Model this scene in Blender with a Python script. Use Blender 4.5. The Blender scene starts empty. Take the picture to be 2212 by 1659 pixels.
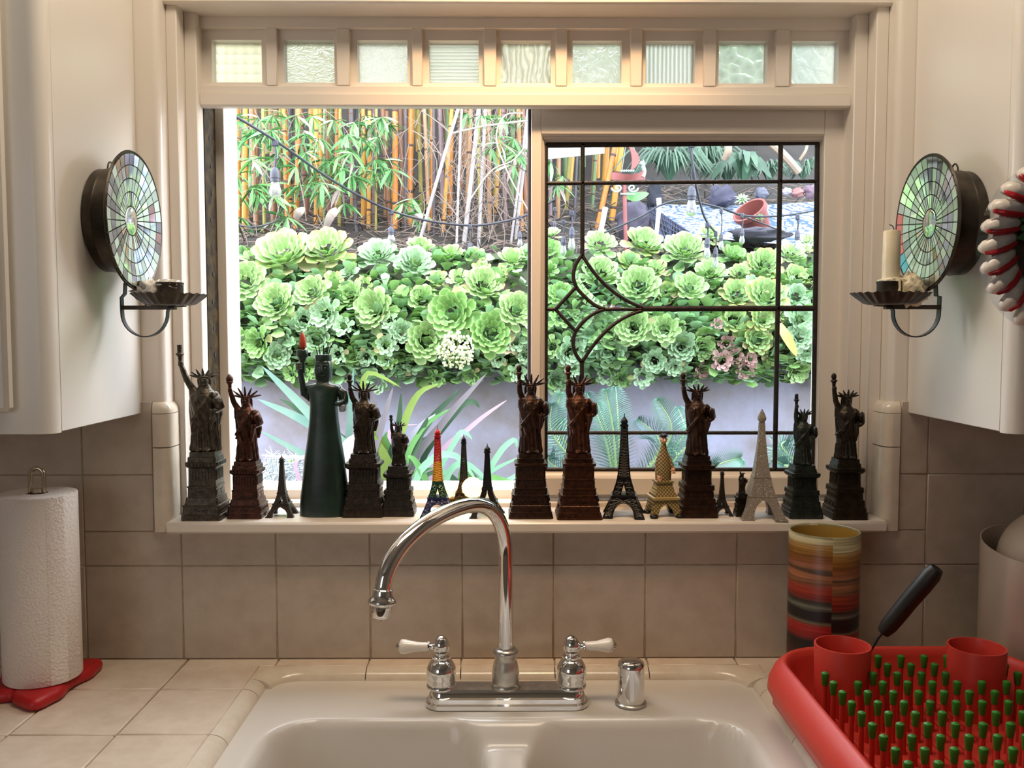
import bpy, bmesh, math, random
from mathutils import Vector, Matrix, Euler, noise

random.seed(11)
sc = bpy.context.scene
COL = sc.collection
R = math.radians
PI = math.pi

# ------------------------------------------------------------------ camera
F_PX = 1930.0
PITCH, YAW = R(3.46), R(0.42)
CAM = Vector((0.0, -1.4475, 1.462))
cd = bpy.data.cameras.new('camera')
cd.sensor_width = 36.0
cd.lens = F_PX / 2212.0 * 36.0
cd.clip_start = 0.02
cam = bpy.data.objects.new('camera', cd)
COL.objects.link(cam)
cam.location = CAM
cam.rotation_euler = Euler((PI / 2 - PITCH, 0, -YAW), 'XYZ')
sc.camera = cam
RM = cam.rotation_euler.to_matrix()


def ray(px, py):
    return RM @ Vector(((px - 1106.0) / F_PX, -(py - 829.5) / F_PX, -1.0))


def atY(px, py, Y):
    d = ray(px, py)
    return CAM + d * ((Y - CAM.y) / d.y)


def atZ(px, py, Z):
    d = ray(px, py)
    return CAM + d * ((Z - CAM.z) / d.z)


def atX(px, py, X):
    d = ray(px, py)
    return CAM + d * ((X - CAM.x) / d.x)


# ------------------------------------------------------------------ world, lights, exposure
w = bpy.data.worlds.new('world')
sc.world = w
w.use_nodes = True
bg = w.node_tree.nodes['Background']
bg.inputs['Color'].default_value = (0.88, 0.93, 1.0, 1)
bg.inputs['Strength'].default_value = 11.0
sc.view_settings.view_transform = 'Standard'
sc.view_settings.look = 'None'
sc.view_settings.gamma = 1.0
sc.view_settings.use_curve_mapping = False
sc.view_settings.exposure = 0.0
sc.cycles.use_denoising = True
sc.cycles.max_bounces = 7
sc.cycles.diffuse_bounces = 4
sc.cycles.glossy_bounces = 4
sc.cycles.transmission_bounces = 6
sc.cycles.transparent_max_bounces = 12
sc.cycles.caustics_reflective = False
sc.cycles.caustics_refractive = False
sc.cycles.sample_clamp_indirect = 4.0


def light(name, kind, loc, energy, color, aim=None, **kw):
    ld = bpy.data.lights.new(name, kind)
    ld.energy = energy
    ld.color = color
    for k, v in kw.items():
        setattr(ld, k, v)
    o = bpy.data.objects.new(name, ld)
    COL.objects.link(o)
    o.location = loc
    if aim is not None:
        o.rotation_euler = (Vector(aim) - Vector(loc)).to_track_quat('-Z', 'Y').to_euler()
    return o


# warm downlight in the ceiling over the sink, an added overhead fill panel, an added cool fill behind the camera
light('sink_downlight', 'SPOT', (0.08, -0.40, 2.40), 36.0, (1.0, 0.57, 0.26), aim=(0.05, 0.0, 1.84),
      spot_size=R(60), spot_blend=1.0, shadow_soft_size=0.045)
light('overhead_fill_panel', 'AREA', (0.0, -0.42, 2.42), 8.8, (1.0, 0.86, 0.68), aim=(0.0, -0.42, 0.0),
      shape='RECTANGLE', size=0.9, size_y=0.35)
light('rear_fill_light', 'AREA', (-1.45, -2.9, 1.75), 6.5, (0.95, 0.96, 1.0), aim=(-0.3, 0.0, 1.0),
      shape='RECTANGLE', size=0.9, size_y=1.0)


# ------------------------------------------------------------------ colours and materials
def lin(c):
    return tuple((x / 12.92 if x <= 0.04045 else ((x + 0.055) / 1.055) ** 2.4) for x in c)


def hexc(h):
    h = h.lstrip('#')
    return lin(tuple(int(h[i:i + 2], 16) / 255.0 for i in (0, 2, 4)))


MATS = {}


def M(name, col, rough=0.5, metal=0.0, var=None, bump=None, trans=0.0, ior=1.5, coat=0.0, sub=0.0, emit=None, rnd=0.0, spec=0.5):
    """principled material; var=(scale, second colour, amount), bump=(scale, strength); rnd: per object value jitter"""
    if name in MATS:
        return MATS[name]
    m = bpy.data.materials.new(name)
    m.use_nodes = True
    nt = m.node_tree
    N, L = nt.nodes, nt.links
    p = N['Principled BSDF']
    c4 = tuple(col) + (1,)
    p.inputs['Base Color'].default_value = c4
    p.inputs['Roughness'].default_value = rough
    p.inputs['Metallic'].default_value = metal
    p.inputs['Transmission Weight'].default_value = trans
    p.inputs['IOR'].default_value = ior
    p.inputs['Coat Weight'].default_value = coat
    p.inputs['Specular IOR Level'].default_value = spec
    if sub:
        p.inputs['Subsurface Weight'].default_value = sub
        p.inputs['Subsurface Radius'].default_value = (0.01, 0.008, 0.005)
    if emit:
        p.inputs['Emission Color'].default_value = tuple(emit[0]) + (1,)
        p.inputs['Emission Strength'].default_value = emit[1]
    tc = None
    if var or bump:
        tc = N.new('ShaderNodeTexCoord')
    src = None
    if var:
        n = N.new('ShaderNodeTexNoise')
        n.inputs['Scale'].default_value = var[0]
        n.inputs['Detail'].default_value = 5
        n.inputs['Roughness'].default_value = 0.6
        L.new(tc.outputs['Object'], n.inputs['Vector'])
        r = N.new('ShaderNodeValToRGB')
        r.color_ramp.elements[0].position = 0.38
        r.color_ramp.elements[1].position = 0.66
        r.color_ramp.elements[0].color = c4
        r.color_ramp.elements[1].color = tuple(a + (b - a) * var[2] for a, b in zip(col, var[1])) + (1,)
        L.new(n.outputs['Fac'], r.inputs['Fac'])
        src = r.outputs['Color']
    if rnd:
        oi = N.new('ShaderNodeObjectInfo')
        hs = N.new('ShaderNodeHueSaturation')
        mr = N.new('ShaderNodeMapRange')
        mr.inputs['To Min'].default_value = 1 - rnd
        mr.inputs['To Max'].default_value = 1 + rnd
        L.new(oi.outputs['Random'], mr.inputs['Value'])
        L.new(mr.outputs['Result'], hs.inputs['Value'])
        if src:
            L.new(src, hs.inputs['Color'])
        else:
            hs.inputs['Color'].default_value = c4
        src = hs.outputs['Color']
    if src:
        L.new(src, p.inputs['Base Color'])
    if bump:
        n2 = N.new('ShaderNodeTexNoise')
        n2.inputs['Scale'].default_value = bump[0]
        n2.inputs['Detail'].default_value = 4
        L.new(tc.outputs['Object'], n2.inputs['Vector'])
        b = N.new('ShaderNodeBump')
        b.inputs['Strength'].default_value = bump[1]
        b.inputs['Distance'].default_value = 0.004
        L.new(n2.outputs['Fac'], b.inputs['Height'])
        L.new(b.outputs['Normal'], p.inputs['Normal'])
    MATS[name] = m
    return m


def clear_glass():
    if 'clear_glass' in MATS:
        return MATS['clear_glass']
    m = bpy.data.materials.new('clear_glass')
    m.use_nodes = True
    nt = m.node_tree
    N, L = nt.nodes, nt.links
    N.remove(N['Principled BSDF'])
    t = N.new('ShaderNodeBsdfTransparent')
    t.inputs['Color'].default_value = (0.93, 0.95, 0.97, 1)
    g = N.new('ShaderNodeBsdfGlossy')
    g.inputs['Roughness'].default_value = 0.02
    fr = N.new('ShaderNodeFresnel')
    fr.inputs['IOR'].default_value = 1.3
    mx = N.new('ShaderNodeMixShader')
    L.new(fr.outputs['Fac'], mx.inputs['Fac'])
    L.new(t.outputs['BSDF'], mx.inputs[1])
    L.new(g.outputs['BSDF'], mx.inputs[2])
    L.new(mx.outputs['Shader'], N['Material Output'].inputs['Surface'])
    MATS['clear_glass'] = m
    return m


def textured_glass(name, tint, scale, kind, strength=0.6, stretch=(1, 1, 1), diffuse=0.55):
    """patterned obscured glass: rough refraction mixed with a translucent body, relief from a texture"""
    m = bpy.data.materials.new(name)
    m.use_nodes = True
    nt = m.node_tree
    N, L = nt.nodes, nt.links
    p = N['Principled BSDF']
    p.inputs['Base Color'].default_value = tuple(tint) + (1,)
    p.inputs['Transmission Weight'].default_value = 1.0
    p.inputs['Roughness'].default_value = 0.25
    p.inputs['IOR'].default_value = 1.45
    tr = N.new('ShaderNodeBsdfTranslucent')
    tr.inputs['Color'].default_value = tuple(tint) + (1,)
    mx = N.new('ShaderNodeMixShader')
    mx.inputs['Fac'].default_value = diffuse
    tc = N.new('ShaderNodeTexCoord')
    mp = N.new('ShaderNodeMapping')
    mp.inputs['Scale'].default_value = stretch
    L.new(tc.outputs['Object'], mp.inputs['Vector'])
    if kind == 'wave_z':
        t = N.new('ShaderNodeTexWave')
        t.bands_direction = 'Z'
        t.inputs['Scale'].default_value = scale
        h = t.outputs['Fac']
    elif kind == 'wave_x':
        t = N.new('ShaderNodeTexWave')
        t.bands_direction = 'X'
        t.inputs['Scale'].default_value = scale
        t.inputs['Distortion'].default_value = 1.0
        h = t.outputs['Fac']
    elif kind == 'swirl':
        t = N.new('ShaderNodeTexWave')
        t.bands_direction = 'X'
        t.inputs['Scale'].default_value = scale
        t.inputs['Distortion'].default_value = 9.0
        t.inputs['Detail'].default_value = 2
        t.inputs['Detail Scale'].default_value = 1.6
        h = t.outputs['Fac']
    elif kind == 'grid':
        t = N.new('ShaderNodeTexWave')
        t.bands_direction = 'Z'
        t.wave_profile = 'SAW'
        t.inputs['Scale'].default_value = scale
        t2 = N.new('ShaderNodeTexWave')
        t2.bands_direction = 'X'
        t2.inputs['Scale'].default_value = scale
        ad = N.new('ShaderNodeMath')
        ad.operation = 'MULTIPLY_ADD'
        L.new(mp.outputs['Vector'], t2.inputs['Vector'])
        L.new(t2.outputs['Fac'], ad.inputs[0])
        ad.inputs[1].default_value = 0.4
        L.new(t.outputs['Fac'], ad.inputs[2])
        h = ad.outputs['Value']
    elif kind == 'cell':
        t = N.new('ShaderNodeTexVoronoi')
        t.inputs['Scale'].default_value = scale
        h = t.outputs['Distance']
    else:
        t = N.new('ShaderNodeTexNoise')
        t.inputs['Scale'].default_value = scale
        t.inputs['Detail'].default_value = 3
        t.inputs['Distortion'].default_value = 1.5
        h = t.outputs['Fac']
    L.new(mp.outputs['Vector'], t.inputs['Vector'])
    b = N.new('ShaderNodeBump')
    b.inputs['Strength'].default_value = strength
    b.inputs['Distance'].default_value = 0.004
    L.new(h, b.inputs['Height'])
    mm = N.new('ShaderNodeMix')
    mm.data_type = 'RGBA'
    mm.inputs[6].default_value = tuple(x * 0.68 for x in tint) + (1,)  # light and dark of the refracting relief painted into the tint
    mm.inputs[7].default_value = tuple(tint) + (1,)
    L.new(h, mm.inputs[0])
    L.new(mm.outputs[2], tr.inputs['Color'])
    L.new(mm.outputs[2], p.inputs['Base Color'])
    L.new(b.outputs['Normal'], p.inputs['Normal'])
    L.new(b.outputs['Normal'], tr.inputs['Normal'])
    L.new(p.outputs['BSDF'], mx.inputs[1])
    L.new(tr.outputs['BSDF'], mx.inputs[2])
    L.new(mx.outputs['Shader'], N['Material Output'].inputs['Surface'])
    return m


# ------------------------------------------------------------------ mesh helpers
class MB:
    def __init__(self):
        self.v, self.f = [], []

    def add(self, vs, fs):
        o = len(self.v)
        self.v += [tuple(x) for x in vs]
        self.f += [tuple(i + o for i in f) for f in fs]
        return self

    def box(self, x0, x1, y0, y1, z0, z1, b=0.0, mat=None):
        if x0 > x1: x0, x1 = x1, x0
        if y0 > y1: y0, y1 = y1, y0
        if z0 > z1: z0, z1 = z1, z0
        if b <= 0:
            vs = [(x, y, z) for z in (z0, z1) for y in (y0, y1) for x in (x0, x1)]
            fs = [(0, 2, 3, 1), (4, 5, 7, 6), (0, 1, 5, 4), (2, 6, 7, 3), (0, 4, 6, 2), (1, 3, 7, 5)]
        else:
            b = min(b, (x1 - x0) * .45, (y1 - y0) * .45, (z1 - z0) * .45)
            vs, idx = [], {}
            for sz, z in ((0, z0), (1, z1)):
                for sy, y in ((0, y0), (1, y1)):
                    for sx, x in ((0, x0), (1, x1)):
                        dx, dy, dz = (b if sx == 0 else -b), (b if sy == 0 else -b), (b if sz == 0 else -b)
                        for k, p in enumerate(((x, y + dy, z + dz), (x + dx, y, z + dz), (x + dx, y + dy, z))):
                            idx[(sx, sy, sz, k)] = len(vs)
                            vs.append(p)
            I = lambda a, b_, c, k: idx[(a, b_, c, k)]
            fs = []
            for s in (0, 1):
                q = [I(s, 0, 0, 0), I(s, 1, 0, 0), I(s, 1, 1, 0), I(s, 0, 1, 0)]
                fs.append(q if s else q[::-1])
                q = [I(0, s, 0, 1), I(0, s, 1, 1), I(1, s, 1, 1), I(1, s, 0, 1)]
                fs.append(q if s else q[::-1])
                q = [I(0, 0, s, 2), I(1, 0, s, 2), I(1, 1, s, 2), I(0, 1, s, 2)]
                fs.append(q if s else q[::-1])
            for a in (0, 1):
                for c in (0, 1):
                    q = [I(a, c, 0, 0), I(a, c, 1, 0), I(a, c, 1, 1), I(a, c, 0, 1)]
                    fs.append(q if (a ^ c) == 1 else q[::-1])
                    q = [I(a, 0, c, 0), I(a, 1, c, 0), I(a, 1, c, 2), I(a, 0, c, 2)]
                    fs.append(q[::-1] if (a ^ c) == 1 else q)
                    q = [I(0, a, c, 1), I(1, a, c, 1), I(1, a, c, 2), I(0, a, c, 2)]
                    fs.append(q if (a ^ c) == 1 else q[::-1])
            for a in (0, 1):
                for c in (0, 1):
                    for e in (0, 1):
                        q = [I(a, c, e, 0), I(a, c, e, 1), I(a, c, e, 2)]
                        fs.append(q if (a + c + e) % 2 == 1 else q[::-1])
        if mat is not None:
            vs = [tuple(mat @ Vector(p)) for p in vs]
        return self.add(vs, fs)

    def loft(self, rings, cap0=True, cap1=True, closed=True):
        n = len(rings[0])
        vs = [p for r in rings for p in r]
        fs = []
        for i in range(len(rings) - 1):
            for j in range(n if closed else n - 1):
                k = (j + 1) % n
                fs.append((i * n + j, i * n + k, (i + 1) * n + k, (i + 1) * n + j))
        if cap0: fs.append(tuple(range(n - 1, -1, -1)))
        if cap1: fs.append(tuple((len(rings) - 1) * n + j for j in range(n)))
        return self.add(vs, fs)

    def tube(self, pts, r, n=8, cap=True, closed=False, flat=None):
        pts = [Vector(p) for p in pts]
        rs = r if isinstance(r, (list, tuple)) else [r] * len(pts)
        m = len(pts)
        tang = []
        for i in range(m):
            if closed:
                t = pts[(i + 1) % m] - pts[i - 1]
            else:
                t = pts[min(i + 1, m - 1)] - pts[max(i - 1, 0)]
            tang.append(t.normalized() if t.length > 1e-9 else Vector((0, 0, 1)))
        up = Vector((0, 0, 1)) if abs(tang[0].z) < 0.9 else Vector((0, 1, 0))
        u = (up - tang[0] * up.dot(tang[0])).normalized()
        rings = []
        for i in range(m):
            t = tang[i]
            u = u - t * u.dot(t)
            u = u.normalized() if u.length > 1e-9 else t.orthogonal().normalized()
            v = t.cross(u)
            fl = flat or (1, 1)
            rings.append([pts[i] + (u * math.cos(a) * fl[0] + v * math.sin(a) * fl[1]) * rs[i] for a in (2 * PI * k / n for k in range(n))])
        if closed:
            rings.append(rings[0])
            return self.loft(rings, False, False)
        return self.loft(rings, cap, cap)

    def lathe(self, prof, n=32, c=(0, 0, 0), mat=None, cap0=True, cap1=True):
        rings = []
        for r, z in prof:
            ring = [Vector((r * math.cos(2 * PI * k / n), r * math.sin(2 * PI * k / n), z)) for k in range(n)]
            if mat is not None: ring = [mat @ p for p in ring]
            rings.append([p + Vector(c) for p in ring])
        return self.loft(rings, cap0, cap1)

    def prism(self, poly, z0, z1, mat=None):
        a = [Vector((x, y, z0)) for x, y in poly]
        b = [Vector((x, y, z1)) for x, y in poly]
        if mat is not None:
            a = [mat @ p for p in a]
            b = [mat @ p for p in b]
        return self.loft([a, b])

    def ball(self, c, r, n=12, m=8, mat=None):
        rx, ry, rz = r if isinstance(r, (tuple, list)) else (r, r, r)
        rings = []
        for i in range(m + 1):
            t = -PI / 2 + PI * (0.02 + 0.96 * i / m)
            ring = [Vector((rx * math.cos(t) * math.cos(2 * PI * k / n), ry * math.cos(t) * math.sin(2 * PI * k / n), rz * math.sin(t))) for k in range(n)]
            if mat is not None: ring = [mat @ p for p in ring]
            rings.append([p + Vector(c) for p in ring])
        return self.loft(rings)

    def mesh(self, name, ang=38, smooth=True):
        me = bpy.data.meshes.new(name)
        me.from_pydata(self.v, [], self.f)
        me.update()
        if smooth and len(me.polygons):
            me.polygons.foreach_set('use_smooth', [True] * len(me.polygons))
            me.set_sharp_from_angle(angle=R(ang))
        return me

    def build(self, name, mat, parent=None, ang=38, smooth=True, local=False, kind=None, label=None):
        """link as one object; coordinates are world ones unless local"""
        off = Vector((0, 0, 0))
        if parent is not None and not local:
            q = parent
            while q is not None:
                off += q.location
                q = q.parent
            self.v = [(x - off.x, y - off.y, z - off.z) for x, y, z in self.v]
        me = self.mesh(name, ang, smooth)
        for mm in (mat if isinstance(mat, (list, tuple)) else [mat]):
            me.materials.append(mm)
        o = bpy.data.objects.new(name, me)
        COL.objects.link(o)
        if parent is not None: o.parent = parent
        if kind: o['kind'] = kind
        if label: o['label'] = label
        return o


def fix_normals(o):
    bm = bmesh.new()
    bm.from_mesh(o.data)
    bmesh.ops.recalc_face_normals(bm, faces=bm.faces)
    bm.to_mesh(o.data)
    bm.free()


def thing(name, label, cat, loc=(0, 0, 0), group=None, rotz=0.0):
    o = bpy.data.objects.new(name, None)
    COL.objects.link(o)
    o.empty_display_size = 0.02
    o.location = loc
    o.rotation_euler = (0, 0, rotz)
    o['label'] = label
    o['category'] = cat
    if group: o['group'] = group
    return o


def struct(o):
    o['kind'] = 'structure'
    return o


def inst(src, name, parent, mw=None, loc=None):
    """another object on the same mesh"""
    o = bpy.data.objects.new(name, src if isinstance(src, bpy.types.Mesh) else src.data)
    COL.objects.link(o)
    if parent is not None: o.parent = parent
    if mw is not None: o.matrix_local = mw
    if loc is not None: o.location = loc
    return o


ORD = ['first', 'second', 'third', 'fourth', 'fifth', 'sixth', 'seventh', 'eighth', 'ninth', 'tenth', 'eleventh', 'twelfth',
       'thirteenth', 'fourteenth', 'fifteenth', 'sixteenth', 'seventeenth', 'eighteenth', 'nineteenth', 'twentieth'] + \
      [t for d, b in (('twentieth', 'twenty'), ('thirtieth', 'thirty'), ('fortieth', 'forty'), ('fiftieth', 'fifty'), ('sixtieth', 'sixty')) for t in [d] * (b != 'twenty') + [b + '-' + s for s in ('first', 'second', 'third', 'fourth', 'fifth', 'sixth', 'seventh', 'eighth', 'ninth')]]

# ================================================================== the setting
PAINT = M('cream_paint', hexc('#e4dace'), 0.27, bump=(60, 0.05))
CABP = M('cabinet_paint', hexc('#e9e3da'), 0.28, bump=(50, 0.04))
TILE = M('beige_tile', hexc('#bcae9e'), 0.28, var=(26, hexc('#aa9b8a'), 0.7), bump=(45, 0.10))
TILE2 = M('counter_tile', hexc('#dccbb8'), 0.34, var=(30, hexc('#cdb9a4'), 0.8), bump=(60, 0.06))
GLAZE = M('glazed_trim', hexc('#ddd0be'), 0.16, var=(30, hexc('#d0c0aa'), 0.7))
GROUT = M('grout', hexc('#a69681'), 0.9, var=(60, hexc('#85745f'), 0.8))
WALLP = M('wall_paint', hexc('#d6cfc4'), 0.6)
FLOORM = M('floor_wood', hexc('#7a6a58'), 0.5, var=(8, hexc('#5d5040'), 0.8))
STUCCO = M('exterior_stucco', hexc('#d8d2cc'), 0.8, bump=(90, 0.2))

YP, Y1, Y2, YT, YS, YG = 0.012, 0.040, 0.073, 0.092, 0.118, 0.138
Z_C = 0.92
XL0, XL1, XL2 = atY(344, 105, YP).x, atY(382, 105, Y1).x, atY(424, 105, Y2).x
XR0, XR1, XR2 = atY(1936, 105, YP).x, atY(1893, 105, Y1).x, atY(1847, 105, Y2).x
Z_SILL = atY(1100, 1128, -0.025).z
Z_SILLB = atY(1100, 1153, -0.025).z
Z_HEAD = atY(1100, 13, Y1).z
CLX, CRX = atY(305, 893, 0).x, atY(1962, 893, 0).x
Z_CAB = atY(305, 893, 0).z

# room shell
struct(MB().box(-2.0, 2.0, -3.4, 0.0, -0.05, 0.0).build('floor', FLOORM))
struct(MB().box(-2.0, 2.0, -3.4, 0.3, 2.5, 2.56).build('ceiling', WALLP))
struct(MB().box(-2.06, -2.0, -3.4, 0.25, 0, 2.5).build('wall_left', WALLP))
struct(MB().box(2.0, 2.06, -3.4, 0.25, 0, 2.5).build('wall_right', WALLP))
struct(MB().box(-2.0, 2.0, -3.46, -3.4, 0, 2.5).build('wall_front', WALLP))

# window wall with its opening; plaster face behind the tiles
wb = MB()
wb.box(-2.0, XL0 - 0.01, YP, 0.26, 0.0, 2.5)
wb.box(XR0 + 0.01, 2.0, YP, 0.26, 0.0, 2.5)
wb.box(XL0 - 0.01, XR0 + 0.01, YP, 0.26, 0.0, Z_SILLB - 0.004)
wb.box(XL0 - 0.01, XR0 + 0.01, Y1, 0.145, Z_HEAD + 0.02, 2.5)
wall = struct(wb.build('wall_back', WALLP, smooth=False))

# wood panel beside the window with rounded arris, each side
for side in (-1, 1):
    x_in = XL0 if side < 0 else XR0
    x_out = CLX - 0.02 if side < 0 else CRX + 0.02
    a = 0.012
    prof = [(x_out, YP - 0.006), (x_in - side * -a * 1.0, YP - 0.006)]
    pts = [(x_out, YP - 0.006)]
    for k in range(7):
        t = k / 6 * PI / 2
        pts.append((x_in + side * (a - a * math.sin(t)), YP - 0.006 + a - a * math.cos(t)))
    pts += [(x_in, Y1 + 0.01), (x_out, Y1 + 0.01)]
    mb = MB()
    zlo = atY(310, 891, YP).z
    mb.loft([[(x, y, zlo) for x, y in pts], [(x, y, 2.5) for x, y in pts]])
    o = mb.build('trim_1' if side < 0 else 'trim_2', PAINT)
    fix_normals(o); struct(o)
    # casing steps going back towards the sash
    xa, xb = (XL0, XL1) if side < 0 else (XR1, XR0)
    mb = MB().box(xa, xb, Y1, 0.235, Z_SILL, Z_HEAD + 0.002, 0.0015)
    struct(mb.build('trim_3' if side < 0 else 'trim_4', PAINT))
    xa, xb = (XL1, XL2) if side < 0 else (XR2, XR1)
    mb = MB().box(xa, xb, Y2, 0.235, Z_SILL, Z_HEAD + 0.001, 0.0015)
    struct(mb.build('trim_5' if side < 0 else 'trim_6', PAINT))
hd = MB()
hd.box(XL0 - 0.004, XR0 + 0.004, Y1 - 0.012, YT + 0.06, Z_HEAD, Z_HEAD + 0.25, 0.003)
struct(hd.build('trim_7', PAINT))

# exterior stop on the open side: dark metal slide channel, painted stop, bright outer jamb
RUST = M('rusty_channel', hexc('#1a1209'), 0.6, var=(45, hexc('#4a3a1c'), 0.8), bump=(80, 0.4), spec=0.15)
DARKHOLE = M('channel_hole', hexc('#1c120c'), 0.8)
Z_TR0 = atY(1100, 231, YT - 0.006).z
yb = 0.158
ch = struct(MB().box(XL2 - 0.006, XL2 + 0.0015, YT + 0.008, yb, Z_SILL, Z_TR0 + 0.028).build('trim_8', RUST))
ztop = Z_TR0
k = 0
zz = Z_SILL + 0.03
while zz < ztop - 0.02:
    hb = MB()
    hm = Matrix.Translation((XL2 + 0.0018, YT + 0.038 + 0.003 * math.sin(zz * 90), zz)) @ Matrix.Rotation(PI / 2, 4, 'Y')
    hb.lathe([(0.0045, -0.001), (0.0045, 0.0006)], 12, mat=hm)
    hb.build('screw_hole', DARKHOLE, ch)
    zz += 0.047
xs = atY(490, 600, yb).x
so = struct(MB().box(XL2 - 0.01, xs, yb, 0.235, Z_SILL - 0.02, Z_TR0 + 0.045, 0.001).build('trim_9', PAINT))

# sill, with the sash tracks
sl = MB()
xs0, xs1 = atY(355, 1140, -0.025).x, atY(1920, 1140, -0.025).x
sl.box(xs0, xs1, -0.025, 0.10, Z_SILLB, Z_SILL, 0.004)
sill = struct(sl.build('trim_10', PAINT))
tr = MB()
tr.box(XL0, XR0, 0.099, 0.112, Z_SILLB, Z_SILL + 0.008, 0.0015)
tr.box(XL0, XR0, 0.110, 0.166, Z_SILLB, Z_SILL + 0.003)
tr.box(XL0, XR0, 0.164, 0.186, Z_SILLB, Z_SILL + 0.020, 0.002)
tr.box(XL0, XR0, 0.184, 0.300, Z_SILLB - .02, Z_SILL + 0.013, 0.003)
struct(tr.build('trim_11', PAINT))

# ---------------- backsplash tiles, each a piece of the wall
cols_px = [-210, -18, 187, 395, 598, 800, 999, 1195, 1393, 1590, 1790, 1995, 2205, 2400]
colx = [atY(p, 1320, 0).x for p in cols_px]
rowz = [0.92, atY(1100, 1221, 0).z, atY(1100, 1025, 0).z, atY(1100, 1025, 0).z + 0.152]
g = 0.0007
xbl, xbr = atY(331, 1000, 0).x, atY(1943, 1000, 0).x
gb = MB()
gb.box(-1.15, 1.25, 0.0007, YP + 0.004, 0.9, Z_SILLB - 0.001)
gb.box(-1.15, xbl + 0.005, 0.0007, YP + 0.004, Z_SILLB - 0.001, Z_CAB - 0.001)
gb.box(xbr - 0.005, 1.25, 0.0007, YP + 0.004, Z_SILLB - 0.001, Z_CAB - 0.001)
struct(gb.build('trim_12', GROUT, smooth=False))


def tile_piece(x0, x1, z0, z1):
    t = 0.0012 * random.random()
    MB().box(x0 + g, x1 - g, 0.0 - t, 0.009, z0 + g, z1 - g, 0.0013).build('tile', TILE, wall)


zb = Z_SILLB - 0.001
for i in range(len(colx) - 1):
    for j in range(3):
        x0, x1, z0, z1 = colx[i], colx[i + 1], rowz[j], min(rowz[j + 1], Z_CAB + 0.02)
        if z1 <= zb + 0.001 or x1 <= xs0 or x0 >= xs1:
            if z0 >= zb - 0.08 and not (x1 <= xbl or x0 >= xbr):
                if x0 < xbl < x1: x1 = xbl
                elif x0 < xbr < x1: x0 = xbr
                else: continue
            tile_piece(x0, x1, z0, z1)
        else:
            if z0 < zb - 0.005:     # the row that runs under the sill
                if x0 < xs0 - 0.01: tile_piece(x0, x1, z0, zb)
                elif x1 > xs1 + 0.01: tile_piece(x0, x1, z0, zb)
                else: tile_piece(x0, x1, z0, zb)
            if x0 < xbl: tile_piece(x0, min(x1, xbl), max(z0, zb), z1)
            elif x1 > xbr: tile_piece(max(x0, xbr), x1, max(z0, zb), z1)
# bullnose pieces up both sides of the opening, rounded cap on top
zc0 = atY(345, 893, 0).z
zc1 = atY(345, 869, 0).z
for side in (-1, 1):
    xo, xi = (xbl, atY(370, 1000, 0).x) if side < 0 else (xbr, atY(1905, 1000, 0).x)
    zs = [Z_SILLB - 0.002, rowz[2] + 0.045, zc0]
    sgn = 1 if xi > xo else -1
    wdt = abs(xi - xo)
    pts = [(xo + sgn * 0.0015, 0.008), (xo + sgn * 0.0015, -0.004)]
    for k in range(9):
        t = k / 8 * PI / 2
        pts.append((xi - sgn * 0.016 * (1 - math.sin(t)), -0.006 + 0.016 * (1 - math.cos(t))))
    pts += [(xi, 0.05), (xi - sgn * 0.01, 0.05), (xi - sgn * 0.01, 0.008)]
    for a, b in zip(zs[:-1], zs[1:]):
        mb = MB()
        mb.loft([[(x, y, a + 0.0008) for x, y in pts], [(x, y, b - 0.0008) for x, y in pts]])
        fix_normals(mb.build('bullnose_tile', GLAZE, wall))
    mb = MB()
    rings = []
    for k in range(7):
        t = k / 6 * PI / 2
        z = zc0 + (zc1 - zc0) * math.sin(t)
        s = math.cos(t) * 0.92 + 0.08
        cx = xo - sgn * 0.006
        rings.append([(cx + (x - cx) * (1 - 0.35 * (1 - s)), 0.008 + (y - 0.008) * s if y < 0.008 else y, z) for x, y in pts])
    mb.loft(rings)
    fix_normals(mb.build('bullnose_cap', GLAZE, wall))

# ---------------- transom with nine patterned panes
win1 = bpy.data.objects.new('window_1', None)
COL.objects.link(win1); struct(win1)
tz = lambda py, Y=YT: atY(1100, py, Y).z
Z_RT, Z_RB, Z_B0 = tz(62), tz(186), tz(203)
panes = [(457, 565), (613, 722), (772, 880), (927, 1034), (1083, 1190), (1237, 1343), (1395, 1502), (1553, 1658), (1711, 1812)]
posts = [(575, 598), (727, 755), (890, 912), (1045, 1072), (1200, 1225), (1362, 1387), (1520, 1547), (1676, 1706)]
tx = lambda px, Y=YT: atY(px, 125, Y).x
MB().box(XL2 - .002, XR2 + .002, YT, YT + 0.05, Z_RT, Z_HEAD + 0.002, 0.001).build('top_rail', PAINT, win1)
MB().box(XL2 - .002, XR2 + .002, YT, YT + 0.05, Z_B0, Z_RB, 0.0012).build('middle_rail', PAINT, win1)
MB().box(XL2 - .002, XR2 + .002, YT - 0.007, 0.104, Z_TR0, Z_B0, 0.003).build('bottom_rail', PAINT, win1)
for a, b in posts:
    MB().box(tx(a), tx(b), YT - 0.001, YT + 0.05, Z_RB, Z_RT, 0.0012).build('mullion', PAINT, win1)
bounds = [XL2] + [v for a, b in posts for v in (tx(a), tx(b))] + [XR2]
ypf = YT + 0.010
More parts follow.
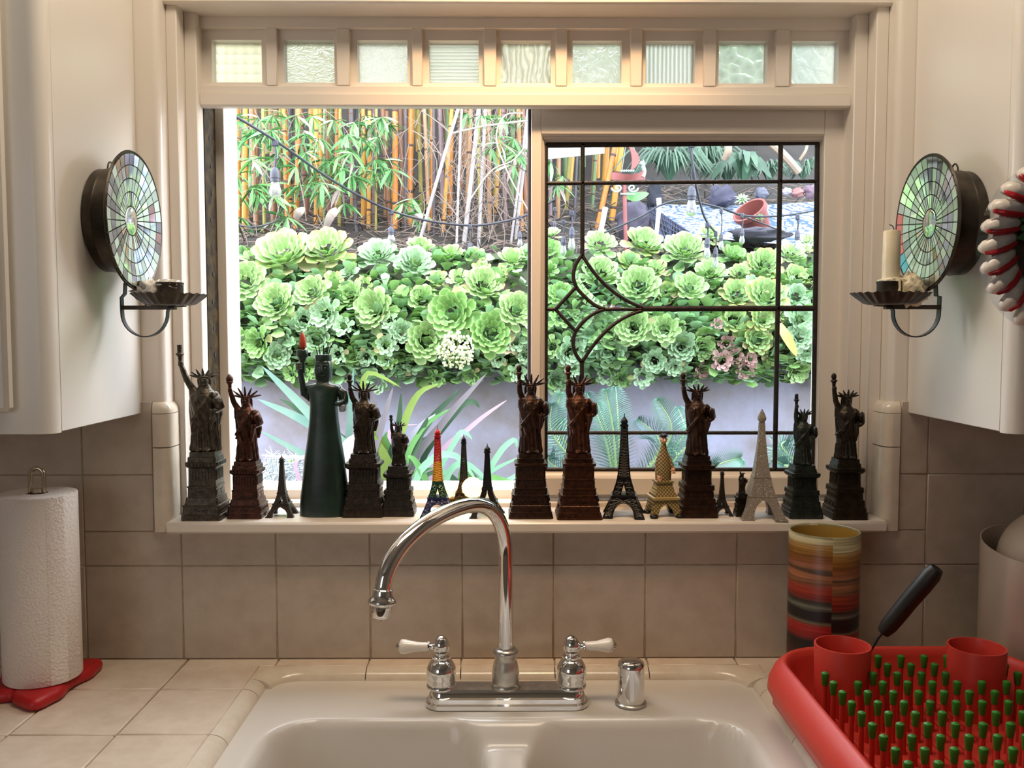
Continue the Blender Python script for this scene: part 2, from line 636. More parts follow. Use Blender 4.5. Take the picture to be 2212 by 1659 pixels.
glz = [
    ('grid_glass', (1.0, 1.0, 0.84), 19, 'grid', 0.9, (1, 1, 1), 0.52),
    ('hammered_glass', (0.98, 1.0, 0.88), 60, 'noise', 1.0, (1, 1, 2.2), 0.30),
    ('frosted_glass', (0.98, 0.98, 0.88), 230, 'noise', 0.9, (1, 1, 1), 0.50),
    ('ribbed_glass', (0.99, 1.0, 0.88), 34, 'wave_z', 0.8, (1, 1, 1.6), 0.50),
    ('swirl_glass', (1.0, 0.97, 0.82), 34, 'swirl', 1.0, (1, 1, 0.4), 0.42),
    ('cloud_glass', (0.96, 1.0, 0.90), 70, 'noise', 0.8, (1, 1, 1), 0.34),
    ('reeded_glass', (0.97, 1.0, 0.92), 44, 'wave_x', 0.9, (1, 1, 0.25), 0.36),
    ('pebbled_glass', (0.95, 1.0, 0.90), 60, 'cell', 0.9, (1, 1, 1), 0.32),
    ('feather_glass', (0.94, 1.0, 0.94), 45, 'noise', 1.0, (1, 1, 0.8), 0.46)]
for i, (a, b) in enumerate(panes):
    bx0, bx1 = bounds[2 * i], bounds[2 * i + 1]
    px0, px1 = atY(a, 125, ypf).x, atY(b, 125, ypf).x
    pz0, pz1 = atY(1100, 179, ypf).z, atY(1100, 87, ypf).z
    fr = MB()
    o_ = [(bx0, Z_RB), (bx1, Z_RB), (bx1, Z_RT), (bx0, Z_RT)]
    i_ = [(px0, pz0), (px1, pz0), (px1, pz1), (px0, pz1)]
    rings = [[(x, ypf + 0.03, z) for x, z in o_], [(x, ypf, z) for x, z in o_], [(x, ypf + 0.001, z) for x, z in i_], [(x, ypf + 0.03, z) for x, z in i_]]
    fr.loft(rings, False, False)
    fo = fr.build('pane_frame', PAINT, win1, smooth=False)
    fix_normals(fo)
    nm, tint, scl, kd, st, strch, df = glz[i]
    gm = textured_glass(nm, tint, scl, kd, st, strch, df)
    MB().box(px0 - 0.002, px1 + 0.002, ypf + 0.022, ypf + 0.0255, pz0 - 0.002, pz1 + 0.002).build('pane', gm, fo, label=nm.replace('_', ' ') + ' pane of the transom')

# ---------------- sliding sash with leaded glass
win2 = bpy.data.objects.new('window_2', None)
COL.objects.link(win2); struct(win2)
sx = lambda px, py=600, Y=YS: atY(px, py, Y).x
sz_ = lambda py, px=1480, Y=YS: atY(px, py, Y).z
SX0, SX1 = sx(1147), sx(1823)
SZ0, SZ1 = sz_(1069), sz_(226)
IX0, IX1 = sx(1168), sx(1775)
IZ0, IZ1 = sz_(1032), sz_(290)
YSB = YS + 0.045
MB().box(SX0, IX0, YS, YSB, SZ0, SZ1, 0.0012).build('stile', PAINT, win2)
MB().box(IX1, SX1 + 0.01, YS, YSB, SZ0, SZ1, 0.0012).build('stile', PAINT, win2)
MB().box(IX0, IX1, YS, YSB, SZ0, IZ0, 0.0012).build('rail', PAINT, win2)
MB().box(IX0, IX1, YS, YSB, IZ1, SZ1 + 0.004, 0.0012).build('rail', PAINT, win2)
GX0, GX1 = atY(1180, 600, YG).x, atY(1766, 600, YG).x
GZ0, GZ1 = atY(1480, 1014, YG).z, atY(1480, 311, YG).z
prof = [(0.0, YS + 0.001), (0.25, YS + 0.004), (0.30, YS + 0.008), (0.62, YS + 0.011), (0.68, YS + 0.015), (1.0, YG - 0.001), (1.0, YG + 0.01)]
mo = MB()
rings = []
for t, y in prof:
    x0, x1 = IX0 + (GX0 - 0.001 - IX0) * t, IX1 + (GX1 + 0.001 - IX1) * t
    z0, z1 = IZ0 + (GZ0 - 0.001 - IZ0) * t, IZ1 + (GZ1 + 0.001 - IZ1) * t
    rings.append([(x0, y, z0), (x1, y, z0), (x1, y, z1), (x0, y, z1)])
mo.loft(rings, False, False)
fix_normals(mo.build('glazing_bead', PAINT, win2, ang=20))
WEATHER = M('weatherstrip', hexc('#3b3740'), 0.7)
MB().box(SX0 - 0.005, SX0, YS + 0.004, YSB + 0.008, SZ0, SZ1, 0.001).build('weatherstrip', WEATHER, win2)
LEAD = M('lead_came', hexc('#2a2523'), 0.45, metal=0.5, var=(90, hexc('#433830'), 0.7), bump=(150, 0.25))
G2 = lambda px, py: (atY(px, py, YG).x, atY(px, py, YG).z)


def came(pts, wpx=9.0, nm='lead_came'):
    """flat H-shaped strip of lead following picture points laid on the glass plane"""
    P = [Vector(G2(*p)) for p in pts]
    hw = wpx * 0.5 * 1.587 / F_PX
    fr, bk = [], []
    mb = MB()
    rings = []
    for i, p in enumerate(P):
        t = (P[min(i + 1, len(P) - 1)] - P[max(i - 1, 0)]).normalized()
        n = Vector((-t.y, t.x))
        a, b = p - n * hw, p + n * hw
        am, bm_ = p - n * hw * 0.5, p + n * hw * 0.5
        rings.append([(a.x, YG - 0.0012, a.y), (am.x, YG - 0.0038, am.y), (bm_.x, YG - 0.0038, bm_.y), (b.x, YG - 0.0012, b.y), (b.x, YG + 0.004, b.y), (a.x, YG + 0.004, a.y)])
    mb.loft(rings)
    o = mb.build(nm, LEAD, win2, ang=60)
    fix_normals(o)
    return o


def bez(p0, p1, p2, p3, n=14):
    out = []
    for i in range(n + 1):
        t = i / n
        out.append(tuple((1 - t) ** 3 * a + 3 * (1 - t) ** 2 * t * b + 3 * (1 - t) * t * t * c + t ** 3 * d for a, b, c, d in zip(p0, p1, p2, p3)))
    return out


came([(1181, 313), (1766, 307)], 11); came([(1180, 1015), (1757, 1015)], 10)
came([(1180, 311), (1179, 1015)], 8); came([(1766, 307), (1757, 1015)], 9)
came([(1181, 396), (1764, 391)], 8)
came([(1179, 935), (1757, 935)], 8)
came([(1385, 667), (1760, 666)], 12)
came([(1179, 668), (1201, 668)], 8)
came([(1259, 311), (1258, 553)], 9); came([(1257, 780), (1257, 1015)], 9)
came([(1687, 309), (1674, 1015)], 9)
UO = bez((1258, 551), (1285, 600), (1330, 645), (1388, 664))
UI = bez((1258, 551), (1236, 572), (1230, 610), (1256, 634)) + bez((1256, 634), (1272, 650), (1286, 664), (1306, 667))[1:]
LO = bez((1388, 671), (1330, 684), (1288, 730), (1257, 783))
LI = bez((1306, 669), (1284, 672), (1262, 690), (1249, 708)) + bez((1249, 708), (1233, 728), (1234, 760), (1257, 783))[1:]
came(UO, 8); came(UI, 8); came(LO, 8); came(LI, 8)
came([(1305, 668), (1388, 668)], 8)
came([(1200, 668), (1245, 619)], 8); came([(1200, 668), (1244, 716)], 8)
GL = clear_glass()
xsg = [1180, 1258, 1683, 1764]
zsg = [311, 393, 667, 935, 1015]
for i in range(3):
    for j in range(4):
        x0, x1 = atY(xsg[i], 600, YG).x, atY(xsg[i + 1], 600, YG).x
        z1, z0 = atY(1480, zsg[j], YG).z, atY(1480, zsg[j + 1], YG).z
        MB().box(x0, x1, YG, YG + 0.002, z0, z1).build('pane', GL, win2)
BEV = M('bevelled_glass', (0.96, 0.98, 1.0), 0.01, trans=1.0, ior=1.35)


def resample(pts, n):
    P = [Vector(G2(*p)) for p in pts]
    ds = [0.0]
    for a, b in zip(P[:-1], P[1:]): ds.append(ds[-1] + (b - a).length)
    out = []
    for i in range(n + 1):
        d = ds[-1] * i / n
        k = max(j for j in range(len(ds)) if ds[j] <= d + 1e-12)
        k = min(k, len(P) - 2)
        f = (d - ds[k]) / max(ds[k + 1] - ds[k], 1e-9)
        out.append(P[k] + (P[k + 1] - P[k]) * f)
    return out


def bevel_strip(outer, inner):
    """curved bevelled piece between two came lines that share their end points"""
    n = 22
    O, I = resample(outer, n), resample(inner, n)
    rings = []
    for i in range(1, n):
        a, b = O[i], I[i]
        m0, m1 = a + (b - a) * .30, a + (b - a) * .70
        rings.append([(a.x, YG + .002, a.y), (a.x, YG - .0004, a.y), (m0.x, YG - .003, m0.y), (m1.x, YG - .003, m1.y), (b.x, YG - .0004, b.y), (b.x, YG + .002, b.y)])
    mb = MB().loft(rings)
    o = mb.build('bevelled_pane', BEV, win2, smooth=False)
    fix_normals(o)


dia = [(1200, 668), (1244, 619)] + [p for p in UI if p[1] > 624] + [p for p in LI if p[1] < 710][1:] + [(1244, 716)]
P = [Vector(G2(*p)) for p in dia]
c_ = Vector(G2(1250, 668))
mb = MB()
mb.loft([[(p.x, YG + 0.002, p.y) for p in P], [(p.x, YG - 0.0004, p.y) for p in P]] + [[(q.x, YG - 0.003, q.y) for q in (c_ + (p - c_) * .62 for p in P)]])
fix_normals(mb.build('bevelled_pane', BEV, win2, smooth=False))
bevel_strip(UO, UI + [(1388, 668)])
bevel_strip(LO, [(1388, 668)] + LI)

# ---------------- counter
ct = thing('tiled_countertop', 'cream tiled countertop running under the backsplash on both sides of the sink', 'countertop', (0, -0.3, Z_C - 0.05))
SXL, SXR = -0.397, 0.410
SXLi, SXRi = -0.376, 0.390
YB0, YB1 = -0.030, -0.056
cb = MB()
cb.box(-1.15, SXL + 0.004, -0.66, 0.006, Z_C - 0.05, Z_C - 0.004)
cb.box(SXR - 0.004, 1.25, -0.66, 0.006, Z_C - 0.05, Z_C - 0.004)
cb.box(SXL, SXR, YB0 - 0.002, 0.006, Z_C - 0.05, Z_C - 0.004)
cb.build('mortar_bed', GROUT, ct, smooth=False)
ylines = [0.001, -0.124, -0.276, -0.428, -0.580, -0.66]
xl = [SXL, -0.5227, -0.6675, -0.815, -0.965, -1.15]
xr = [SXR, 0.52, 0.672, 0.824, 0.976, 1.128, 1.25]
for xx in (xl, xr):
    for i in range(len(xx) - 1):
        a, b = sorted((xx[i], xx[i + 1]))
        for j in range(len(ylines) - 1):
            MB().box(a + .001, b - .001, ylines[j + 1] + .001, ylines[j] - .001, Z_C - 0.008, Z_C + 0.0006 * random.random(), 0.0018).build('tile', TILE2, ct)
xst = [atZ(p, 1428, Z_C).x for p in (546, 600, 797, 996, 1198, 1398, 1590, 1650)]
for a, b in zip(xst[:-1], xst[1:]):
    MB().box(a + .0008, b - .0008, YB0 + .0008, 0.0, Z_C - 0.008, Z_C, 0.0015).build('tile', TILE2, ct)


def bull_run(p0, p1, inward, nm='bullnose_tile'):
    """quarter round edge tile from p0 to p1 (at the counter level), rolling down towards the sink"""
    p0, p1, n = Vector(p0), Vector(p1), Vector(inward)
    d = (p1 - p0).normalized() * 0.0008
    w_, h_ = 0.024, 0.018
    prof = [(0.0, 0.0)] + [(w_ * math.sin(k / 7 * PI / 2), -h_ * (1 - math.cos(k / 7 * PI / 2))) for k in range(1, 8)] + [(w_, -h_ - 0.012), (0, -h_ - 0.012)]
    mk = lambda p: [p + n * a + Vector((0, 0, b)) for a, b in prof]
    mb = MB()
    mb.loft([mk(p0 + d), mk(p1 - d)])
    o = mb.build(nm, GLAZE, ct)
    fix_normals(o)


xb = [SXLi + 0.05] + [atZ(p, 1450, Z_C - 0.008).x for p in (793, 996, 1198, 1400)] + [SXRi - 0.05]
for a, b in zip(xb[:-1], xb[1:]):
    bull_run((a, YB0, Z_C), (b, YB0, Z_C), (0, -1, 0))
yl = [-0.085, -0.124, -0.276, -0.428, -0.58, -0.66]
for a, b in zip(yl[:-1], yl[1:]):
    bull_run((SXL, b, Z_C), (SXL, a, Z_C), (1, 0, 0))
    bull_run((SXR, a, Z_C), (SXR, b, Z_C), (-1, 0, 0))
# rounded corner pieces
for side in (-1, 1):
    mb = MB()
    cx, cy = (SXL + 0.075, -0.085) if side < 0 else (SXR - 0.075, -0.085)
    rings = []
    for k in range(9):
        a = PI / 2 + k / 8 * PI / 2
        ring = []
        ro, ri = (0.055, 0.031)
        ca, sa = math.cos(a) * -side * -1, math.sin(a)
        ca = math.cos(a) if side < 0 else -math.cos(a)
        for q in range(8):
            t = q / 7 * PI / 2
            r_ = ro - (ro - ri) * math.sin(t)
            zq = Z_C - 0.018 * (1 - math.cos(t))
            # square off towards the outer corner
            sq = 1.0 if q else 1.0
            xq, yq = cx + ca * r_ * 1.364, cy + sa * r_
            ring.append((xq, yq, zq))
        ring.append((cx + ca * ri * 1.364, cy + sa * ri, Z_C - 0.03))
        ring.append((cx + ca * ro * 1.364, cy + sa * ro, Z_C - 0.03))
        rings.append(ring)
    mb.loft(rings)
    o = mb.build('corner_tile', GLAZE, ct); fix_normals(o)
    mb = MB()                        # flat corner filler
    pts = []
    for k in range(9):
        a = PI / 2 + k / 8 * PI / 2
        ca = math.cos(a) if side < 0 else -math.cos(a)
        pts.append((cx + ca * 0.075, cy + math.sin(a) * 0.055))
    pts.append((SXL if side < 0 else SXR, YB0))
    mb.prism(pts, Z_C - 0.03, Z_C - 0.0005)
    o = mb.build('corner_filler', TILE2, ct, smooth=False); fix_normals(o)

# base cabinet that carries the counter
bc = thing('base_cabinet', 'plain painted base cabinet under the tiled counter', 'cabinet', (0, -0.3, 0))
MB().box(-1.15, 1.25, -0.60, 0.0, 0.0, 0.66, 0.002).build('carcass', CABP, bc)
bcs = MB()
bcs.box(-1.15, -0.44, -0.60, 0.0, 0.66, Z_C - 0.05); bcs.box(0.45, 1.25, -0.60, 0.0, 0.66, Z_C - 0.05)
bcs.build('side_block', CABP, bc)

# ---------------- sink
sk = thing('kitchen_sink', 'cream enamel double bowl sink set into the tiled counter', 'sink', (0, -0.33, 0.70))
ENAM = M('cream_enamel', hexc('#dad2c7'), 0.2)
ZD = Z_C - 0.016


def rrect(x, y, x0, x1, y0, y1, r):
    cx, cy = (x0 + x1) / 2, (y0 + y1) / 2
    qx, qy = abs(x - cx) - (x1 - x0) / 2 + r, abs(y - cy) - (y1 - y0) / 2 + r
    return math.hypot(max(qx, 0), max(qy, 0)) + min(max(qx, qy), 0) - r


def ss(t):
    t = min(max(t, 0.0), 1.0)
    return t * t * t * (t * (6 * t - 15) + 10)


def sinkz(x, y):
    outer = rrect(x, y, -0.338, 0.342, -0.62, -0.190, 0.07)
    d1 = rrect(x, y, -0.338, -0.018, -0.62, -0.190, 0.07)
    d2 = rrect(x, y, 0.022, 0.342, -0.62, -0.190, 0.07)
    z = ZD
    z -= 0.030 * ss(-outer / 0.045)
    dd = min(d1, d2)
    z -= 0.165 * ss(-dd / 0.046)
    return z


nx, ny = 130, 90
X0, X1, YA, YBk = SXLi - 0.012, SXRi + 0.012, -0.655, YB1 + 0.012
vs, fs = [], []
for j in range(ny + 1):
    y = YA + (YBk - YA) * j / ny
    for i in range(nx + 1):
        x = X0 + (X1 - X0) * i / nx
        vs.append((x, y, sinkz(x, y)))
for j in range(ny):
    for i in range(nx):
        a = j * (nx + 1) + i
        fs.append((a, a + 1, a + nx + 2, a + nx + 1))
MB().add(vs, fs).build('basin', ENAM, sk, ang=80)

# ================================================================== fixed kitchen pieces
CHROME = M('chrome', (0.80, 0.80, 0.80), 0.07, metal=1.0)
PORC = M('porcelain', hexc('#efe6da'), 0.12, coat=0.4)
DIRTYCHROME = M('limed_chrome', (0.42, 0.40, 0.36), 0.28, metal=0.9, var=(60, (0.65, 0.63, 0.58), 0.8))
FY = -0.140
fc = thing('kitchen_faucet', 'chrome gooseneck faucet with two white porcelain lever handles behind the sink', 'faucet', (0.002, FY, ZD))


def stadium(hx, hy, cx=0.0, cy=0.0, n=10, r=None):
    r = hy if r is None else r
    out = []
    for qx, qy, a0 in ((1, -1, -PI / 2), (1, 1, 0), (-1, 1, PI / 2), (-1, -1, PI)):
        for k in range(n + 1):
            a = a0 + k / n * PI / 2
            out.append((cx + qx * (hx - r) + r * math.cos(a), cy + qy * (hy - r) + r * math.sin(a)))
    return out


mb = MB()
rings = []
for dz, ins in ((0.0, 0.001), (0.002, 0), (0.007, 0.0008), (0.009, 0.004), (0.015, 0.0050), (0.017, 0.0082), (0.0235, 0.0098), (0.0262, 0.012)):
    rings.append([(x, y, ZD + dz) for x, y in stadium(0.121 - ins, 0.030 - ins, 0.002, FY, 8, 0.022 - ins * 0.8)])
mb.loft(rings)
mb.build('base_plate', CHROME, fc, ang=30)
MB().prism(stadium(0.107, 0.0170, 0.002, FY, 6, 0.012), ZD + 0.0260, ZD + 0.0266).build('plate_top', DIRTYCHROME, fc, smooth=False)
ZP = ZD + 0.0262
mb = MB()
mb.lathe([(0.0225, 0), (0.0225, 0.004), (0.0195, 0.007), (0.0205, 0.011), (0.0195, 0.015), (0.0205, 0.020), (0.0192, 0.030), (0.0165, 0.040), (0.0160, 0.046), (0.0185, 0.049), (0.0190, 0.053), (0.0165, 0.057), (0.0115, 0.058)], 32, (0, FY, ZP))
mb.build('spout_base', DIRTYCHROME, fc, ang=50)
u = Vector((-0.634, -0.772, 0))
curve = [(0, ZP + 0.055), (0, 1.04), (0, 1.08), (0, 1.11)]
curve += bez((0, 1.125), (0, 1.192), (0.040, 1.216), (0.088, 1.216), 16) + bez((0.088, 1.216), (0.165, 1.215), (0.243, 1.185), (0.246, 1.128), 22)[1:]
pts = [Vector((0, FY, 0)) + u * s + Vector((0, 0, z)) for s, z in curve]
MB().tube(pts, 0.0108, 24).build('spout', CHROME, fc, ang=80)
e = pts[-1]
dn = (pts[-1] - pts[-2]).normalized()
q = dn.to_track_quat('Z', 'Y').to_matrix().to_4x4()
Mx = Matrix.Translation(e - dn * 0.002) @ q
MB().lathe([(0.0115, -0.004), (0.0125, -0.003), (0.0128, 0.004), (0.0150, 0.008), (0.0178, 0.0105), (0.0182, 0.013), (0.0170, 0.0155), (0.0128, 0.0175), (0.0125, 0.027), (0.0110, 0.032), (0.0080, 0.0335)], 28, mat=Mx).build('aerator', CHROME, fc, ang=40)
MB().ball(e + dn * 0.0325, (0.0022, 0.0022, 0.0026)).build('water_drop', clear_glass(), fc)
for s, hx in ((-1, -0.096), (1, 0.0985)):
    hub = MB().lathe([(0.0225, 0), (0.0225, 0.003), (0.0205, 0.005), (0.0215, 0.008), (0.0205, 0.011), (0.0218, 0.016), (0.0224, 0.022), (0.0212, 0.030), (0.0170, 0.038), (0.0122, 0.0415), (0.0140, 0.044), (0.0140, 0.0465), (0.0092, 0.049), (0.0092, 0.052)], 30, (hx, FY, ZP)).build('handle_hub', CHROME, fc, ang=50)
    kb = MB().lathe([(0.005, 0), (0.0105, 0.003), (0.0130, 0.009), (0.0124, 0.016), (0.0100, 0.020), (0.0098, 0.0205), (0.0080, 0.0235), (0.0076, 0.0238), (0.0035, 0.0265), (0.0005, 0.027)], 24, (hx, FY, ZP + 0.050))
    kb.build('knob', CHROME, hub, ang=50)
    dz = 0.002 if s > 0 else 0.0005
    Mx = Matrix.Translation((hx + s * 0.011, FY, ZP + 0.060)) @ Vector((s, 0, dz * 20)).to_track_quat('Z', 'Y').to_matrix().to_4x4()
    MB().lathe([(0.0050, 0), (0.0040, 0.003), (0.0042, 0.005), (0.0085, 0.0065), (0.0090, 0.0085), (0.0062, 0.0095)], 20, mat=Mx).build('lever_collar', CHROME, hub, ang=50)
    MB().lathe([(0.0068, 0.009), (0.0066, 0.016), (0.0072, 0.026), (0.0092, 0.036), (0.0110, 0.044), (0.0105, 0.049), (0.0070, 0.0515)], 24, mat=Mx).build('lever', PORC, hub, ang=60, label='white porcelain lever')
    MB().lathe([(0.0072, 0.051), (0.0068, 0.0525), (0.0045, 0.055), (0.0015, 0.0565)], 16, mat=Mx).build('lever_tip', DIRTYCHROME, hub)

ag = thing('air_gap_cap', 'chrome cylinder air gap cap on the sink deck beside the faucet', 'cap', (0.187, -0.145, ZD))
MB().lathe([(0.0215, 0), (0.0235, 0.001), (0.0235, 0.004), (0.0205, 0.006)], 36, (0.187, -0.145, ZD)).build('base_ring', DIRTYCHROME, ag)
MB().lathe([(0.0200, 0.005), (0.0203, 0.012), (0.0200, 0.058), (0.0188, 0.064), (0.0150, 0.067), (0.0001, 0.0685)], 40, (0.187, -0.145, ZD)).build('cover', CHROME, ag, ang=50)

# ---------------- wall cabinets
for side in (-1, 1):
    xc = CLX if side < 0 else CRX
    far = -1.16 if side < 0 else 1.26
    nm = 'cream wall cabinet carrying the sconce with %s, %s' % (('a burnt-out candle stub', 'over the paper towel') if side < 0 else ('a tall candle', 'by the candy wreath'))
    cbn = thing('wall_cabinet', nm, 'cabinet', ((xc + far) / 2, -0.13, Z_CAB))
    yj = atX(120, 500, xc).y if side < 0 else atX(2174, 500, xc).y
    MB().box(xc, xc - side * -0.018, yj + 0.0006, 0.005, Z_CAB, 2.5, 0.001).build('side_panel', CABP, cbn)
    MB().box(xc + side * 0.018, far, yj + 0.001, 0.004, Z_CAB + 0.004, 2.5).build('carcass', CABP, cbn, smooth=False)
    # face frame with rounded arris
    r = 0.018
    pts = [(xc, yj)]
    for k in range(9):
        t = k / 8 * PI / 2
        pts.append((xc + side * r * (1 - math.cos(t)), yj - 0.004 - r * math.sin(t)))
    pts += [(xc + side * 0.075, yj - 0.004 - r), (xc + side * 0.075, yj)]
    mb = MB().loft([[(x, y, Z_CAB - 0.001) for x, y in pts], [(x, y, 2.5) for x, y in pts]])
    o = mb.build('face_frame', CABP, cbn); fix_normals(o)
    mb = MB().box(xc + side * 0.074, far, yj - 0.004 - r, yj, Z_CAB - 0.001, Z_CAB + 0.05, 0.001)
    mb.build('bottom_rail', CABP, cbn)
    dx0 = xc + side * 0.048
    d = MB().box(dx0, far, yj - 0.004 - r - 0.019, yj - 0.004 - r, Z_CAB + 0.030, 2.5, 0.005).build('door', CABP, cbn)
    MB().box(dx0 + side * 0.06, far - side * 0.06, yj - r - 0.028, yj - r - 0.02, Z_CAB + 0.09, 2.44, 0.004).build('door_panel', CABP, d)
YDOOR = yj - 0.004 - 0.018 - 0.019

# ---------------- sconces
TIN = M('dark_tin', hexc('#3a332b'), 0.42, metal=0.7, var=(30, hexc('#5a5146'), 0.7))
TINB = M('blue_tin', hexc('#4a4d50'), 0.38, metal=0.8, var=(30, hexc('#2c2a28'), 0.7))
MIR = M('mirror_glass', (0.86, 0.92, 0.88), 0.08, metal=1.0, rnd=0.18)
MIRR = M('mirror_aged', (0.78, 0.83, 0.78), 0.30, metal=1.0, rnd=0.25)
MPINK = M('pink_reflection', hexc('#f08f8c'), 0.25, metal=0.3)  # pink and blue reflections put into the tile colours
MBLUE = M('blue_reflection', hexc('#76cfe6'), 0.25, metal=0.3)
WAX = M('candle_wax', hexc('#efe2c4'), 0.35, sub=0.6, var=(40, hexc('#e2d0ab'), 0.6))
WAXW = M('white_wax', hexc('#e6e0d6'), 0.4, sub=0.5, bump=(120, 0.4))
WICK = M('wick', hexc('#2a211a'), 0.9)


def sconce(s, c, cabx, RD, rpan, pan_c, lab):
    """s=+1: faces +X (on the left cabinet); c: centre of the mirror; pan_c: x of the candle pan centre"""
    t = thing('mirror_sconce', lab, 'sconce', c)
    cx, cy, cz = c
    ax = lambda a, b, h: (cx + s * a, cy + b, cz + h)          # outward, towards the window, up
    toX = Matrix(((0, 0, s, cx), (s, 0, 0, cy), (0, 1, 0, cz), (0, 0, 0, 1)))
    depth = abs(cx - cabx) - 0.001
    mb = MB().lathe([(rpan * 0.93, -depth), (rpan, -depth + 0.001), (rpan, -depth + 0.012), (rpan * 1.015, -depth + 0.014), (rpan, -depth + 0.016), (rpan, -0.006), (rpan * 0.97, -0.002)], 56, mat=toX)
    o = mb.build('back_pan', TIN, t, ang=30); fix_normals(o)
    mb = MB().lathe([(0.001, -0.004), (RD * 0.5, -0.002), (RD * 0.99, 0.006), (RD * 1.01, 0.0085), (RD * 1.00, 0.010), (RD * 0.975, 0.0085), (RD * 0.5, 0.001), (0.001, -0.001)], 72, mat=toX, cap0=False, cap1=False)
    o = mb.build('plate', TIN, t, ang=50); fix_normals(o)
    # mosaic of mirror
    rad = [0.215, 0.42, 0.61, 0.80, 0.965]
    ns = 34
    hgt = lambda r: 0.0015 + 0.0078 * (r / RD) ** 1.6 * 1.0
    ctr = MB().lathe([(0.205 * RD, 0.0005), (0.205 * RD, 0.0035), (0.19 * RD, 0.004), (0.001, 0.0042)], 30, mat=toX, cap1=True)
    o = ctr.build('centre_mirror', MIR, t); fix_normals(o)
    for k in range(4):
        r0, r1 = rad[k] * RD + 0.0008, rad[k + 1] * RD - 0.0008
        da = 2 * PI / ns
        me = None
        prot = []
        for var in range(3):
            mbx = MB()
            ga = 0.0008
            a0, a1 = -da / 2, da / 2
            top = []
            tilt = (0.0, 0.0001, -0.0001)[var]
            for (r, a) in ((r0, a0), (r1, a0), (r1, 0), (r1, a1), (r0, a1), (r0, 0)):
                gg = ga / r * (1 if a < 0 else -1 if a > 0 else 0)
                top.append((r * math.cos(a + gg), r * math.sin(a + gg), hgt(r) + 0.0012 + tilt * (1 if a > 0 else -1 if a < 0 else 0)))
            bot = [(x, y, hgt(math.hypot(x, y)) - 0.0006) for x, y, z in top]
            mbx.loft([bot, top])
            mesh = mbx.mesh('mirror_tile', smooth=False)
            prot.append(mesh)
        for i in range(ns):
            m_ = prot[random.randrange(3)]
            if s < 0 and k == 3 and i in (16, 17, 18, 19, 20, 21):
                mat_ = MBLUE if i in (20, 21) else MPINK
            else:
                mat_ = MIR if random.random() < 0.5 else MIRR
            key = (id(m_), mat_.name)
            m2 = MESHC.get(key)
            if m2 is None:
                m2 = m_.copy(); m2.materials.clear(); m2.materials.append(mat_); MESHC[key] = m2
            jit = Matrix.Rotation(R(random.uniform(-.3, .3)), 4, 'X') @ Matrix.Rotation(R(random.uniform(-.3, .3)), 4, 'Y')
            rotz = Matrix.Rotation(i * da, 4, 'Z')
            rm = (r0 + r1) / 2
            pm = Matrix.Translation((rm, 0, hgt(rm)))
            inst(m2, 'mirror_tile', t, Matrix.Translation((-cx, -cy, -cz)) @ toX @ rotz @ pm @ jit @ pm.inverted())
    # hanging hook on the pan
    hk = []
    for k in range(13):
        a = PI * k / 12
        hk.append(ax(-depth * 0.70, 0.010 * math.cos(a), rpan - 0.002 + 0.013 * math.sin(a)))
    MB().tube(hk, 0.0013, 8).build('hanging_loop', TIN, t)
    # strap, loop and bar
    zb = 1.498
    hz = zb - cz
    bar = abs(pan_c - cx)
    w_ = 0.0055
    a0 = -0.008

    def strap(path, nm, mat=TINB):
        mbx = MB()
        rings = []
        for i, (a, h) in enumerate(path):
            p0 = path[max(i - 1, 0)]; p1 = path[min(i + 1, len(path) - 1)]
            dx_, dz_ = p1[0] - p0[0], p1[1] - p0[1]
            L_ = math.hypot(dx_, dz_) or 1
            nx_, nz_ = -dz_ / L_ * 0.0008, dx_ / L_ * 0.0008
            rings.append([ax(a + nx_, -w_, h + nz_), ax(a + nx_, w_, h + nz_), ax(a - nx_, w_, h - nz_), ax(a - nx_, -w_, h - nz_)])
        mbx.loft(rings)
        o = mbx.build(nm, mat, t, ang=50); fix_normals(o)

    lp = [(a0, -RD * 0.9), (a0 - 0.001, -RD - 0.006), (a0 - 0.006, hz + 0.012), (a0 - 0.006, hz - 0.006)]
    lr = (bar - 0.004 - a0 + 0.006) / 2
    cxl = (a0 - 0.006 + bar - 0.004) / 2
    for k in range(1, 16):
        a = PI + PI * k / 16
        lp.append((cxl + lr * math.cos(a), hz - 0.010 + 0.036 * math.sin(a)))
    lp += [(bar - 0.004, hz - 0.008), (bar, hz - 0.002), (bar + 0.022, hz - 0.001)]
    strap(lp, 'strap_loop')
    MB().box(min(ax(a0 - 0.005, 0, 0)[0], ax(bar + 0.008, 0, 0)[0]), max(ax(a0 - 0.005, 0, 0)[0], ax(bar + 0.008, 0, 0)[0]), cy - w_, cy + w_, zb - 0.006, zb + 0.0, 0.0006).build('bracket_bar', TIN, t)
    # fluted drip pan
    pc = (pan_c, cy, zb)
    mb = MB()
    rings = []
    n = 96
    for r_, z_, fl in ((0.001, 0.0005, 0), (0.030, 0.0005, 0), (0.036, 0.002, 0.2), (0.046, 0.010, 0.8), (0.0535, 0.0165, 1.0), (0.0540, 0.0172, 1.0), (0.0460, 0.0115, 0.8), (0.035, 0.0035, 0.2), (0.001, 0.002, 0)):
        rings.append([(pc[0] + (r_ + fl * 0.0016 * math.cos(24 * 2 * PI * k / n)) * math.cos(2 * PI * k / n), pc[1] + (r_ + fl * 0.0016 * math.cos(24 * 2 * PI * k / n)) * math.sin(2 * PI * k / n), pc[2] + z_ + fl * 0.001 * math.sin(24 * 2 * PI * k / n)) for k in range(n)])
    mb.loft(rings)
    o = mb.build('drip_pan', TIN, t, ang=60); fix_normals(o)
    mb = MB().lathe([(0.0190, 0.002), (0.0190, 0.030), (0.0197, 0.0315), (0.0197, 0.034), (0.0183, 0.034), (0.0180, 0.020), (0.001, 0.019)], 32, pc, cap1=False)
